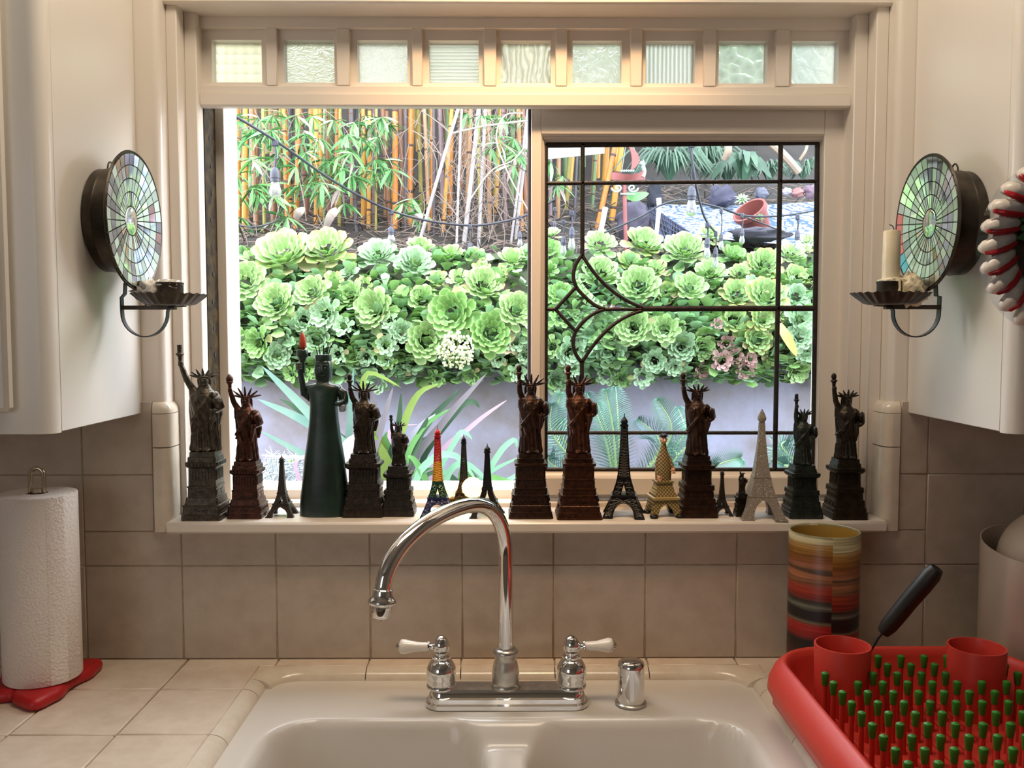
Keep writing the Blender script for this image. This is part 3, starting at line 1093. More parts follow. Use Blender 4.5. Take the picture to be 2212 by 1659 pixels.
    o = mb.build('candle_cup', TIN, t, ang=40); fix_normals(o)
    return pc


MESHC = {}
LC = (-0.5535, -0.1165, 1.622)
RC = (0.6125, -0.157, atY(2007, 483, -0.157).z)
pcl = sconce(1, LC, CLX, 0.1005, 0.0745, -0.496, 'mirror mosaic sconce holding a burnt-out candle stub, on the cabinet over the paper towel')
pcr = sconce(-1, RC, CRX, 0.0972, 0.0735, 0.5555, 'mirror mosaic sconce with painted pink and blue reflections, holding a tall cream candle')


def blob(mb, c, r, seed, n=14, m=9, amp=0.35, flat=0.8, fr=60.0):
    rnd = random.Random(seed)
    off = Vector((rnd.random() * 50, rnd.random() * 50, rnd.random() * 50))
    rings = []
    for i in range(m + 1):
        t = -PI / 2 + PI * (0.03 + 0.94 * i / m)
        ring = []
        for k in range(n):
            a = 2 * PI * k / n
            d = Vector((math.cos(t) * math.cos(a), math.cos(t) * math.sin(a), math.sin(t)))
            rr = r * (1 + amp * noise.noise(d * (fr / 40) + off))
            ring.append((c[0] + d.x * rr, c[1] + d.y * rr, c[2] + d.z * rr * flat))
        rings.append(ring)
    mb.loft(rings)


# burnt stub and spilled wax on the first pan
ws = thing('candle_stub', 'crumbled white wax stub of a burnt-out candle in the sconce over the paper towel', 'candle', (pcl[0], pcl[1], pcl[2] + 0.02))
mb = MB()
blob(mb, (pcl[0], pcl[1], pcl[2] + 0.030), 0.0175, 3, 26, 12, 0.5, 0.45, 260)
mb.build('stub', WAXW, ws, ang=180)
mb = MB(); blob(mb, (pcl[0] - 0.030, pcl[1] + 0.004, pcl[2] + 0.021), 0.021, 9, 26, 14, 0.7, 0.75, 190)
mb.build('wax_lump', WAXW, ws, ang=180)
mb = MB(); blob(mb, (pcl[0], pcl[1], pcl[2] + 0.010), 0.034, 12, 30, 8, 0.25, 0.2, 180)
mb.build('wax_pool', WAXW, ws, ang=180)
# tall candle on the other one
cn = thing('tapered_candle', 'tall cream candle with bent black wick standing in the wax-filled sconce', 'candle', (pcr[0], pcr[1], pcr[2] + 0.02))
MB().lathe([(0.0125, 0.018), (0.0122, 0.06), (0.0117, 0.105), (0.0108, 0.1065), (0.004, 0.105)], 28, pcr).build('candle_body', WAX, cn, ang=50)
z_w = pcr[2] + 0.105
MB().tube([(pcr[0] + .002, pcr[1], z_w), (pcr[0] + .0025, pcr[1], z_w + .005), (pcr[0], pcr[1], z_w + .0085), (pcr[0] - .004, pcr[1], z_w + .010)], 0.0007, 6).build('wick', WICK, cn)
mb = MB(); blob(mb, (pcr[0] + 0.026, pcr[1], pcr[2] + 0.020), 0.024, 21, 26, 14, 0.5, 1.0, 150)
mb.build('wax_pile', WAX, cn, ang=180)
mb = MB(); blob(mb, (pcr[0] + .002, pcr[1], pcr[2] + 0.034), 0.0185, 23, 26, 10, 0.3, 0.35, 200)
mb.build('wax_collar', WAX, cn, ang=180)
mb = MB(); blob(mb, (pcr[0] + .004, pcr[1], pcr[2] + 0.010), 0.034, 25, 30, 8, 0.25, 0.2, 180)
mb.build('wax_pool', WAX, cn, ang=180)
for k, (a, l) in enumerate(((-1.35, 0.022), (-1.0, 0.028), (-0.75, 0.016))):
    x, y = pcr[0] + 0.0195 * math.cos(a), pcr[1] + 0.0195 * math.sin(a)
    MB().tube([(x, y, pcr[2] + 0.036), (x * 1.0 + .0006, y - .0006, pcr[2] + 0.036 - l * .5), (x, y, pcr[2] + 0.036 - l)], [0.0022, 0.0018, 0.0028], 8).build('wax_drip', WAX, cn)

# ---------------- ribbon candy wreath
WHC = M('white_candy', hexc('#e8ded2'), 0.25, sub=0.2)
REDC = M('red_candy', hexc('#c3202a'), 0.25)
LEAFG = M('wreath_green', hexc('#2f6a34'), 0.5)
BRN = M('chocolate_disc', hexc('#2e1d10'), 0.18, var=(20, hexc('#4a321c'), 0.7))
wy = YDOOR - 0.022
wc = Vector((atY(2319, 533, wy).x, wy, atY(2319, 533, wy).z))
wr = thing('candy_wreath', 'round wreath of red and white ribbon candy in clear wrap, hung on the cabinet', 'wreath', wc)
mb = MB().lathe([(0.001, 0.0), (0.092, 0.0), (0.096, 0.004), (0.090, 0.010), (0.001, 0.012)], 48, mat=Matrix.Translation(wc) @ Matrix.Rotation(PI / 2, 4, 'X') @ Matrix.Translation((0, 0, -0.016)))
o = mb.build('backing_disc', BRN, wr); fix_normals(o)
rr = 190 * (CAM.y * -1 + wy) / F_PX * 0.86
N_ = 27
for i in range(N_):
    a = 2 * PI * i / N_ + 0.06
    ar = Matrix.Translation(wc) @ Matrix.Rotation(-a, 4, 'Y') @ Matrix.Translation((rr, 0, 0)) @ Matrix.Rotation(R(-24), 4, 'Y')
    mb = MB()
    mb.tube([ar @ Vector(p) for p in ((-0.022, 0.002, 0), (-0.012, -0.006, 0), (0.0, -0.009, 0), (0.012, -0.008, 0), (0.019, -0.003, 0), (0.020, 0.003, 0))], [0.0045, 0.0075, 0.0090, 0.0100, 0.0090, 0.006], 12)
    cnd = mb.build('ribbon_candy', WHC, wr, ang=80)
    mb = MB()
    mb.tube([ar @ Vector(p) for p in ((-0.018, -0.006, 0.0075), (-0.008, -0.012, 0.0085), (0.004, -0.0145, 0.0090), (0.014, -0.013, 0.0085), (0.021, -0.008, 0.006), (0.0235, -0.004, 0.0))], [0.0024, 0.0038, 0.0042, 0.0042, 0.0034, 0.002], 8)
    mb.build('red_stripe', REDC, cnd, ang=80)
for k in range(5):
    a = PI * 0.9 + 0.16 * (k - 2)
    b0 = wc + Vector((math.cos(a) * 0.03, -0.004, math.sin(a) * 0.03 + 0.02))
    b1 = wc + Vector((math.cos(a) * 0.075, -0.006, math.sin(a) * 0.075 + 0.01))
    MB().tube([b0, (b0 * .6 + b1 * .4) + Vector((0, -0.006, 0)), b1], [0.006, 0.014, 0.001], 8, flat=(1, .2)).build('wreath_leaf', LEAFG, wr)
mb = MB()
rings = []
n = 60
for r_, z_ in ((0.10, -0.014), (0.116, -0.010), (0.114, 0.006), (0.100, 0.0175), (0.070, 0.020), (0.001, 0.021)):
    rings.append([wc + Vector((r_ * math.cos(2 * PI * k / n), -z_ - 0.0015 * math.sin(9 * 2 * PI * k / n + r_ * 120) - (0.004 if z_ > 0 else 0), r_ * math.sin(2 * PI * k / n))) for k in range(n)])
mb.loft(rings, False, True)
mb.build('clear_wrap', clear_glass(), wr, ang=25)
MB().tube([wc + Vector((0, 0.016, 0.09)), wc + Vector((0, 0.020, 0.12)), wc + Vector((0, 0.021, 0.14))], 0.0012, 6).build('hanging_cord', WICK, wr)

# ---------------- paper towel on its red stand
RED = M('red_silicone', hexc('#b3161a'), 0.42)
PAPER = M('paper_towel', hexc('#e9e0d8'), 0.85)
nt = PAPER.node_tree
tcn = nt.nodes.new('ShaderNodeTexCoord'); vor = nt.nodes.new('ShaderNodeTexVoronoi'); bmpn = nt.nodes.new('ShaderNodeBump')
vor.inputs['Scale'].default_value = 260
bmpn.inputs['Strength'].default_value = 0.5; bmpn.inputs['Distance'].default_value = 0.002
nt.links.new(tcn.outputs['Object'], vor.inputs['Vector']); nt.links.new(vor.outputs['Distance'], bmpn.inputs['Height'])
nt.links.new(bmpn.outputs['Normal'], nt.nodes['Principled BSDF'].inputs['Normal'])
NICK = M('nickel', (0.55, 0.47, 0.36), 0.22, metal=1.0)
CARD = M('cardboard', hexc('#5b3a2a'), 0.9)
px_, py_ = -0.700, -0.118
st = thing('towel_stand', 'red splay-footed paper towel stand with metal loop handle on the counter', 'stand', (px_, py_, Z_C))


def lobe(t):
    l = 0.0
    for a in (57, -70, 150, 215):
        d = (t - R(a) + PI) % (2 * PI) - PI
        l = max(l, math.exp(-(d / R(31)) ** 2) * (1 + 0.10 * math.cos(11 * d)))
    r = 0.048 + 0.043 * l
    return r


n = 90
mb = MB()
rings = []
for ins, z_ in ((0.006, 0.0), (0.001, 0.003), (0.0, 0.009), (0.003, 0.015), (0.010, 0.018)):
    rings.append([(px_ + (lobe(2 * PI * k / n) - ins) * math.cos(2 * PI * k / n), py_ + (lobe(2 * PI * k / n) - ins) * math.sin(2 * PI * k / n), Z_C + 0.001 + z_) for k in range(n)])
mb.loft(rings)
mb.build('foot', RED, st, ang=180)
MB().lathe([(0.0085, 0.015), (0.0085, 0.305)], 12, (px_, py_, Z_C)).build('pole', NICK, st)
lp = [(px_ - 0.011, py_, Z_C + 0.295)] + [(px_ + 0.010 * -math.cos(PI * k / 10), py_, Z_C + 0.325 + 0.011 * math.sin(PI * k / 10)) for k in range(11)] + [(px_ + 0.010, py_, Z_C + 0.295)]
MB().tube(lp, 0.0030, 10).build('loop_handle', NICK, st)
pt = thing('paper_towel_roll', 'white embossed paper towel roll on the red stand under the wall cabinet', 'paper towel', (px_, py_, Z_C + 0.02))
mb = MB()
n = 64
rings = []
for r_, z_ in ((0.0145, 0.020), (0.0535, 0.020), (0.0545, 0.022), (0.0545, 0.2975), (0.0535, 0.299), (0.0145, 0.299)):
    rings.append([(px_ + r_ * math.cos(2 * PI * k / n), py_ + r_ * math.sin(2 * PI * k / n), Z_C + z_) for k in range(n)])
rings.append(rings[0])
mb.loft(rings, False, False)
mb.build('paper', PAPER, pt, ang=40)
mb = MB().lathe([(0.0145, 0.021), (0.0145, 0.2985), (0.0132, 0.2985), (0.0132, 0.021), (0.0145, 0.021)], 32, (px_, py_, Z_C), cap0=False, cap1=False)
o = mb.build('cardboard_core', CARD, pt); fix_normals(o)
mb = MB()
a0 = R(-52)
rings = []
for k in range(10):                       # loose end of the sheet
    a = a0 + k * 0.05
    r_ = 0.0549 + 0.0012 * (k / 9)
    p = (px_ + r_ * math.cos(a), py_ + r_ * math.sin(a))
    rings.append([(p[0], p[1], Z_C + 0.021), (p[0], p[1], Z_C + 0.298)])
mb.loft([list(x) for x in zip(*rings)], False, False, closed=False)
mb.build('loose_sheet', PAPER, pt)

# ---------------- striped vase
VASE = bpy.data.materials.new('striped_glaze')
VASE.use_nodes = True
nt = VASE.node_tree; N, L = nt.nodes, nt.links
p = N['Principled BSDF']; p.inputs['Roughness'].default_value = 0.35
tc = N.new('ShaderNodeTexCoord'); sep = N.new('ShaderNodeSeparateXYZ'); L.new(tc.outputs['Object'], sep.inputs['Vector'])
gt = N.new('ShaderNodeMath'); gt.operation = 'GREATER_THAN'; gt.inputs[1].default_value = -0.006; L.new(sep.outputs['X'], gt.inputs[0])
ns = N.new('ShaderNodeTexNoise'); ns.inputs['Scale'].default_value = 14; mp = N.new('ShaderNodeMapping'); mp.inputs['Scale'].default_value = (0.5, 0.5, 5)
L.new(tc.outputs['Object'], mp.inputs['Vector']); L.new(mp.outputs['Vector'], ns.inputs['Vector'])
ma = N.new('ShaderNodeMath'); ma.operation = 'MULTIPLY_ADD'; ma.inputs[1].default_value = 0.014; L.new(gt.outputs['Value'], ma.inputs[0]); L.new(sep.outputs['Z'], ma.inputs[2])
mb_ = N.new('ShaderNodeMath'); mb_.operation = 'MULTIPLY_ADD'; mb_.inputs[1].default_value = 0.012; L.new(ns.outputs['Fac'], mb_.inputs[0]); L.new(ma.outputs['Value'], mb_.inputs[2])
sc_ = N.new('ShaderNodeMath'); sc_.operation = 'DIVIDE'; sc_.inputs[1].default_value = 0.245; L.new(mb_.outputs['Value'], sc_.inputs[0])
cr = N.new('ShaderNodeValToRGB'); cr.color_ramp.interpolation = 'LINEAR'
stops = [(0.0, '#8a4a2a'), (0.08, '#a65a32'), (0.15, '#7c2318'), (0.20, '#5a1a18'), (0.26, '#2a1716'), (0.31, '#1d1416'), (0.345, '#b8201c'), (0.40, '#c22a22'),
         (0.42, '#8a8060'), (0.44, '#241a1a'), (0.50, '#2a2020'), (0.52, '#7a7a68'), (0.55, '#3a3430'), (0.58, '#9c2a1c'), (0.64, '#b8442a'), (0.68, '#9a6a4a'), (0.71, '#c27a50'),
         (0.75, '#5a4a38'), (0.77, '#c07a58'), (0.82, '#9c5a22'), (0.87, '#b9802e'), (0.91, '#c79a56'), (0.935, '#ddd2a4'), (1.0, '#d8cc9c')]
els = cr.color_ramp.elements
els[0].position = stops[0][0]; els[0].color = hexc(stops[0][1]) + (1,)
els[1].position = stops[-1][0]; els[1].color = hexc(stops[-1][1]) + (1,)
for a, h in stops[1:-1]:
    e_ = els.new(a); e_.color = hexc(h) + (1,)
L.new(sc_.outputs['Value'], cr.inputs['Fac'])
mp2 = N.new('ShaderNodeMapping'); mp2.inputs['Scale'].default_value = (2, 2, 95); ns2 = N.new('ShaderNodeTexNoise'); ns2.inputs['Scale'].default_value = 3.0; ns2.inputs['Detail'].default_value = 2
cmb = N.new('ShaderNodeCombineXYZ'); L.new(sep.outputs['X'], cmb.inputs['X']); L.new(gt.outputs['Value'], cmb.inputs['Y']); L.new(mb_.outputs['Value'], cmb.inputs['Z'])
L.new(cmb.outputs['Vector'], mp2.inputs['Vector']); L.new(mp2.outputs['Vector'], ns2.inputs['Vector'])
r2 = N.new('ShaderNodeMapRange'); r2.inputs['From Min'].default_value = .35; r2.inputs['From Max'].default_value = .65; r2.inputs['To Min'].default_value = .35; r2.inputs['To Max'].default_value = .80; L.new(ns2.outputs['Fac'], r2.inputs['Value'])
hs_ = N.new('ShaderNodeHueSaturation'); L.new(cr.outputs['Color'], hs_.inputs['Color']); L.new(r2.outputs['Result'], hs_.inputs['Value']); L.new(hs_.outputs['Color'], p.inputs['Base Color'])
vx, vy = atY(1779, 1250, -0.075).x, -0.075
vs_ = thing('striped_vase', 'tall cylindrical vase with red, black and amber stripes against the backsplash', 'vase', (vx, vy, Z_C))
hv = 0.231
mb = MB().lathe([(0.050, 0.0), (0.0535, 0.002), (0.0535, hv - 0.002), (0.0525, hv), (0.0505, hv - 0.001), (0.0500, 0.01), (0.001, 0.008)], 64, (vx, vy, Z_C), cap1=False)
o = mb.build('vase_body', VASE, vs_, ang=50)
AMB = M('amber_inside', hexc('#b08a3e'), 0.4)
mb = MB().lathe([(0.0496, 0.02), (0.0499, hv - 0.0035)], 64, (vx, vy, Z_C), cap0=False, cap1=False)
mb.build('vase_lining', AMB, vs_)

# ---------------- metal bin with domed swing lid
STEEL = M('brushed_bin_metal', hexc('#d8cabb'), 0.32, metal=0.4, bump=(40, 0.05))
DOME = M('bin_dome', hexc('#bfae9a'), 0.45)
bx_, by_, br = 0.814, -0.122, 0.087
bn = thing('swing_bin', 'small beige metal countertop bin with a domed swing lid', 'bin', (bx_, by_, Z_C))
n = 64
mb = MB()
top = lambda y: 0.216 + 0.18 * (y - by_)
rings = []
for r_, f in ((br - .002, 0), (br, 0.004), (br, None), (br - 0.002, None), (br - 0.003, 0.02)):
    ring = []
    for k in range(n):
        x, y = bx_ + r_ * math.cos(2 * PI * k / n), by_ + r_ * math.sin(2 * PI * k / n)
        ring.append((x, y, Z_C + (top(y) if f is None else f)))
    rings.append(ring)
mb.loft(rings)
mb.build('bin_body', STEEL, bn, ang=50)
mb = MB().ball((bx_ + 0.012, by_, Z_C + 0.190), (0.076, 0.074, 0.082), 40, 20)
mb.build('swing_lid', DOME, bn, ang=80)

# ---------------- dish rack
RACK = M('coral_red_plastic', hexc('#c93a2d'), 0.42, bump=(220, 0.05))
GRN = M('green_rubber', hexc('#2f7a1f'), 0.4)
rc = (0.552, -0.405)
hx, hy = 0.190, 0.250
ZRIM = 1.003
rk = thing('dish_rack', 'red plastic dish rack with rows of green-tipped pegs over the sink edge', 'dish rack', (rc[0], rc[1], Z_C))
ol = lambda ins, z, rr_=0.10: [(x, y, z) for x, y in stadium(hx - ins, hy - ins, rc[0], rc[1], 12, max(rr_ - ins, 0.02))]
mb = MB()
mb.loft([ol(0.035, Z_C + 0.002), ol(0.030, Z_C + 0.006), ol(0.012, ZRIM - 0.062), ol(0.0045, ZRIM - 0.046), ol(0.0, ZRIM - 0.038), ol(0.0015, ZRIM - 0.026), ol(0.009, ZRIM - 0.010), ol(0.017, ZRIM - 0.002), ol(0.0225, ZRIM), ol(0.0265, ZRIM - 0.003), ol(0.030, ZRIM - 0.012), ol(0.038, Z_C + 0.022), ol(0.046, Z_C + 0.016)])
mb.build('tray', RACK, rk, ang=60)
cups = [(atZ(1820, 1394, 1.030).x, atZ(1820, 1394, 1.030).y), (atZ(2110, 1398, 1.030).x, atZ(2110, 1398, 1.030).y)]
for cx, cy in cups:
    mb = MB().lathe([(0.0345, Z_C + 0.015), (0.0375, 1.030), (0.0370, 1.0315), (0.0350, 1.0315), (0.0345, 1.030), (0.0320, Z_C + 0.02), (0.001, Z_C + 0.018)], 44, (cx, cy, 0), cap1=False)
    mb.build('utensil_cup', RACK, rk, ang=50)
peg = MB().lathe([(0.0040, 0), (0.0036, 0.010), (0.0032, 0.054)], 10).mesh('peg'); peg.materials.append(RACK)
tip = MB().lathe([(0.0036, 0.0510), (0.0040, 0.0525), (0.0046, 0.0605), (0.0053, 0.0648), (0.0047, 0.0678), (0.0022, 0.0692), (0.0004, 0.0696)], 12).mesh('peg_tip'); tip.materials.append(GRN)
rib = MB()
for k in range(-5, 6):
    X = 0.5265 + 0.0325 * k
    for j in range(-3, 11):
        Y = -0.2765 - 0.0310 * j
        if rrect(X, Y, rc[0] - hx, rc[0] + hx, rc[1] - hy, rc[1] + hy, 0.10) > -0.046: continue
        if (X < 0.44 and Y > -0.27) or (X < 0.41 and Y > -0.33): continue
        if any(math.hypot(X - cx, Y - cy) < 0.0395 for cx, cy in cups): continue
        o = inst(peg, 'peg', rk, loc=(X - rc[0], Y - rc[1], 0.0145))
        inst(tip, 'peg_tip', o)
    rib.box(X + 0.0152 - 0.0012, X + 0.0152 + 0.0012, rc[1] - hy + 0.06, rc[1] + hy - 0.06, Z_C + 0.014, Z_C + 0.020)
rib.build('floor_rib', RACK, rk, smooth=False, kind='stuff')

# ---------------- black handled brush standing in a cup of the rack
BLK = M('black_rubber', hexc('#15120f'), 0.45)
h0 = Vector((0, 0, 0)); a = atY(1908, 1366, -0.262); b = atY(2024, 1228, -0.30)
bs = thing('dish_brush', 'black-handled dish brush with a wire shaft leaning in the red utensil cup', 'brush', (a.x - 0.03, -0.25, 0.98))
dirv = (b - a).normalized()
MB().tube([a, a + dirv * .012, a + dirv * .03, (a + b) / 2 + Vector((0.0, 0, 0.001)), b - dirv * .03, b - dirv * .01, b], [0.0085, 0.0112, 0.0116, 0.0118, 0.0122, 0.0118, 0.0085], 20).build('grip', BLK, bs, ang=60)
w0 = Vector((cups[0][0] + 0.012, cups[0][1], 0.985))
MB().tube([a + dirv * 0.004, a - dirv * 0.012, (a * .45 + w0 * .55) + Vector((0.004, 0, 0.002)), w0], 0.0015, 8).build('wire_shaft', BLK, bs)
MB().ball(w0 + Vector((-0.004, 0, -0.022)), (0.012, 0.012, 0.026), 14, 8).build('brush_head', M('bristle', hexc('#d9d2c6'), 0.9), bs)

# ================================================================== souvenirs on the sill
def patina(name, c1, c2, rough=0.42, metal=0.65, amt=0.9):
    return M(name, hexc(c1), rough, metal=metal, var=(120, hexc(c2), amt), bump=(260, 0.25))


PEW = patina('grey_bronze', '#3a342b', '#5c5346', 0.36)
COP = patina('red_copper', '#4f2b1c', '#241712', 0.34)
BRO = patina('brown_bronze', '#3f271a', '#201610', 0.36)
BRO2 = patina('warm_bronze', '#512c18', '#26170e', 0.36)
DKB = patina('dark_bronze', '#261f19', '#3c3226', 0.36)
VBL = patina('blackened_bronze', '#24201c', '#38322a')
GRB = patina('green_black_bronze', '#262a26', '#38403a')


def interp(tab, t):
    if t <= tab[0][0]: return tab[0][1:]
    for a, b in zip(tab[:-1], tab[1:]):
        if t <= b[0]:
            f = (t - a[0]) / max(b[0] - a[0], 1e-9)
            f = f * f * (3 - 2 * f) if len(a) > 2 else f
            return tuple(x + (y - x) * f for x, y in zip(a[1:], b[1:]))
    return tab[-1][1:]


ROBE = [(0, .235, .19), (.02, .245, .20), (.12, .225, .18), (.3, .205, .168), (.45, .21, .175), (.55, .222, .178), (.65, .232, .17), (.72, .225, .155), (.77, .19, .13), (.80, .125, .10), (.825, .075, .075), (.87, .062, .062)]


def figure_mesh(armdx, ztorch, seed, H, arm_y=-0.04, voxel=0.0085, wide=1.0):
    """robed woman, right arm raised, one skin over body, head and arms; unit height scaled to H"""
    rnd = random.Random(seed)
    ph = rnd.random() * 6
    mb = MB()
    n = 72
    rings = []
    for i in range(66):
        z = 0.87 * i / 65
        rx, ry = interp(ROBE, z)
        k_ = 0.74 + .26 * ss((z - .79) / .04)
        rx, ry = rx * k_ * wide, ry * (k_ * .5 + .5) * .93
        ring = []
        for k in range(n):
            a = 2 * PI * k / n
            f = 0.0
            if z < 0.79:
                low = ss((0.36 + 0.10 * math.cos(a - 0.3) - z) / 0.05)
                pl = abs(math.sin(8 * a + ph + 1.2 * math.sin(3 * z))) - 0.5
                sw = math.sin(6 * a + 13 * z + ph) * 0.6 + math.sin(11 * a + 21 * z) * 0.4
                f = low * pl * 0.20 - low * 0.08 + (1 - low) * sw * 0.10 * ss((0.8 - z) / 0.15)
            ring.append((rx * (1 + f) * math.cos(a), ry * (1 + f) * math.sin(a), z))
        rings.append(ring)
    mb.loft(rings)
    X = 0.74
    # bust and shoulder
    mb.ball((-.060, -.085, .67), (.062, .055, .075)); mb.ball((.055, -.085, .67), (.062, .055, .075))
    mb.ball((.135, 0, .705), (.066, .075, .085)); mb.ball((-.118, 0, .735), (.068, .07, .070))
    # folds of the mantle
    mb.tube([(.13, -.08, .78), (.05, -.128, .66), (-.06, -.142, .53), (-.150, -.09, .41), (-.165, .02, .37)], [.014, .017, .018, .017, .014], 10)
    mb.tube([(.10, -.10, .72), (.02, -.135, .58), (-.09, -.135, .45), (-.155, -.07, .34)], [.011, .014, .014, .011], 8)
    mb.tube([(.12, -.11, .55), (.115, -.142, .42), (.10, -.145, .29)], [.034, .032, .016], 10)
    # head: skull, jaw, nose, brow, hair
    hz = 0.925
    mb.ball((0, -.010, hz), (.064, .074, .080), 20, 14)
    mb.ball((0, -.034, hz - .047), (.044, .044, .043), 16, 10)
    mb.tube([(0, -.082, hz + .028), (0, -.098, hz - .012), (0, -.082, hz - .018)], [.010, .016, .008], 8)
    mb.tube([(-.045, -.068, hz + .026), (0, -.081, hz + .032), (.045, -.068, hz + .026)], [.012, .012, .012], 8)
    mb.ball((0, -.076, hz - .048), (.021, .013, .010), 10, 6)
    mb.ball((0, .028, hz + .01), (.074, .072, .084), 18, 12)
    for sx_ in (-1, 1):
        mb.tube([(sx_ * .064, -.01, hz + .05), (sx_ * .073, .005, hz), (sx_ * .066, .03, hz - .09), (sx_ * .052, .035, hz - .13)], [.018, .020, .022, .018], 10)
    # raised arm
    hand = Vector((armdx * 0.96, arm_y, ztorch - .245))
    sh = Vector((-.112, 0, .75))
    el = sh * .50 + hand * .50 + Vector((-.018, 0, -.012))
    mb.tube([sh, sh * .5 + el * .5, el, el * .5 + hand * .5, hand], [.054, .048, .042, .039, .031], 14)
    mb.ball(hand, (.034, .034, .040), 12, 8)
    for q in range(4):
        mb.tube([hand + Vector((-.02, -.028, -.026 + .017 * q)), hand + Vector((.006, -.043, -.026 + .017 * q)), hand + Vector((.028, -.022, -.024 + .017 * q))], .0105, 8)
    mb.tube([hand + Vector((.022, .0, -.03)), hand + Vector((.032, -.02, .0)), hand + Vector((.015, -.034, .03))], .011, 8)
    mb.tube([sh + Vector((-.015, 0, -.10)), sh * .8 + el * .2, sh * .62 + el * .38], [.062, .064, .052], 14)
    # arm with the tablet
    e2, h2 = Vector((.185, -.02, .555)), Vector((.160, -.140, .535))
    mb.tube([(.148, 0, .72), (.182, 0, .64), e2, e2 * .5 + h2 * .5, h2], [.055, .052, .046, .038, .030], 14)
    mb.ball(h2 + Vector((.01, -.005, 0.01)), (.032, .032, .032), 12, 8)
    mb.tube([(.172, .02, .62), (.182, .045, .48), (.160, .05, .34)], [.036, .040, .022], 12)
    # feet
    for sx_ in (-.07, .085):
        mb.ball((sx_ * .75, -.150, .022), (.034, .06, .024), 12, 6)
    me = mb.mesh('figure_raw')
    bm = bmesh.new(); bm.from_mesh(me); bmesh.ops.recalc_face_normals(bm, faces=bm.faces); bm.to_mesh(me); bm.free()
    o = bpy.data.objects.new('tmp', me)
    COL.objects.link(o)
    md = o.modifiers.new('r', 'REMESH')
    md.mode = 'VOXEL'
    md.voxel_size = voxel
    md.use_smooth_shade = True
    dg = bpy.context.evaluated_depsgraph_get()
    out = bpy.data.meshes.new_from_object(o.evaluated_get(dg))
    bpy.data.objects.remove(o)
    bpy.data.meshes.remove(me)
    out.transform(Matrix.Scale(H, 4))
    out.name = 'robed_figure'
    return out, hand


PROF = {
    'A': [(0, 1), (.12, 1), (.125, .955), (.19, .945), (.195, .90), (.32, .86), (.325, .80), (.44, .77), (.445, .83), (.53, .81), (.535, .69), (.75, .65), (.775, .77), (.80, .84), (.855, .83), (.86, .68), (.93, .66), (.935, .615), (1, .60)],
    'B': [(0, 1), (.035, 1), (.037, .97), (.07, .965), (.072, .94), (.105, .93), (.11, .90), (.20, .875), (.21, .84), (.345, .80), (.35, .83), (.37, .83), (.375, .735), (.45, .72), (.455, .745), (.475, .745), (.48, .68), (.595, .665), (.60, .69), (.615, .69), (.62, .655), (.80, .645), (.82, .72), (.855, .73), (.86, .59), (.915, .58), (.918, .615), (.93, .615), (.935, .54), (1, .525)],
    'C': [(0, 1), (.085, 1), (.09, .96), (.20, .92), (.205, .955), (.225, .955), (.23, .86), (.33, .80), (.335, .74), (.47, .725), (.475, .76), (.495, .76), (.50, .70), (.76, .685), (.79, .79), (.85, .81), (.855, .72), (.925, .71), (.93, .645), (1, .63)]}


def pedestal(root, kind, hw, hp, mat, cx, cy, z0):
    mb = MB()
    rings = []
    for t, r in PROF[kind]:
        h = hw * r
        c = h * 0.10
        rings.append([(cx + x, cy + y, z0 + hp * t) for x, y in ((h - c, -h), (h, -h + c), (h, h - c), (h - c, h), (-h + c, h), (-h, h - c), (-h, -h + c), (-h + c, -h))])
    mb.loft(rings)
    mb.build('pedestal', mat, root, ang=25)
    rl = MB()

    def row(t, hgt, cnt, wfrac, out, span=0.86):
        r = interp(PROF[kind], t)[0] * hw
        for k in range(cnt):
            u = (-1 + 2 * (k + .5) / cnt) * r * span
            wd = r * span / cnt * wfrac
            for ax_ in range(4):
                m4 = Matrix.Translation((cx, cy, z0)) @ Matrix.Rotation(ax_ * PI / 2, 4, 'Z')
                rl.box(u - wd, u + wd, -r - out, -r + out, hp * (t - hgt / 2), hp * (t + hgt / 2), 0, mat=m4)

    if kind == 'A':
        row(.83, .05, 8, .55, .0011); row(.385, .05, 12, .5, .0007); row(.49, .035, 12, .5, .0006)
        row(.66, .17, 7, .30, .0014, 0.8); row(.25, .05, 3, .3, .0010)
    elif kind == 'B':
        row(.295, .045, 9, .62, .0016, .92); row(.71, .13, 6, .3, .0008, .72); row(.16, .07, 1, .12, .0016); row(.89, .03, 1, .16, .0010)
        row(.54, .06, 2, .8, .0005)
    else:
        row(.82, .05, 8, .62, .0015); row(.15, .035, 12, .35, .0008); row(.66, .15, 7, .3, .0012, .82); row(.045, .05, 1, .16, .0012); row(.40, .07, 2, .8, .0006)
    rl.build('pedestal_relief', mat, root, smooth=False, kind='stuff')


SILL_GROUP = 'torch-bearing lady statuettes on the sill'


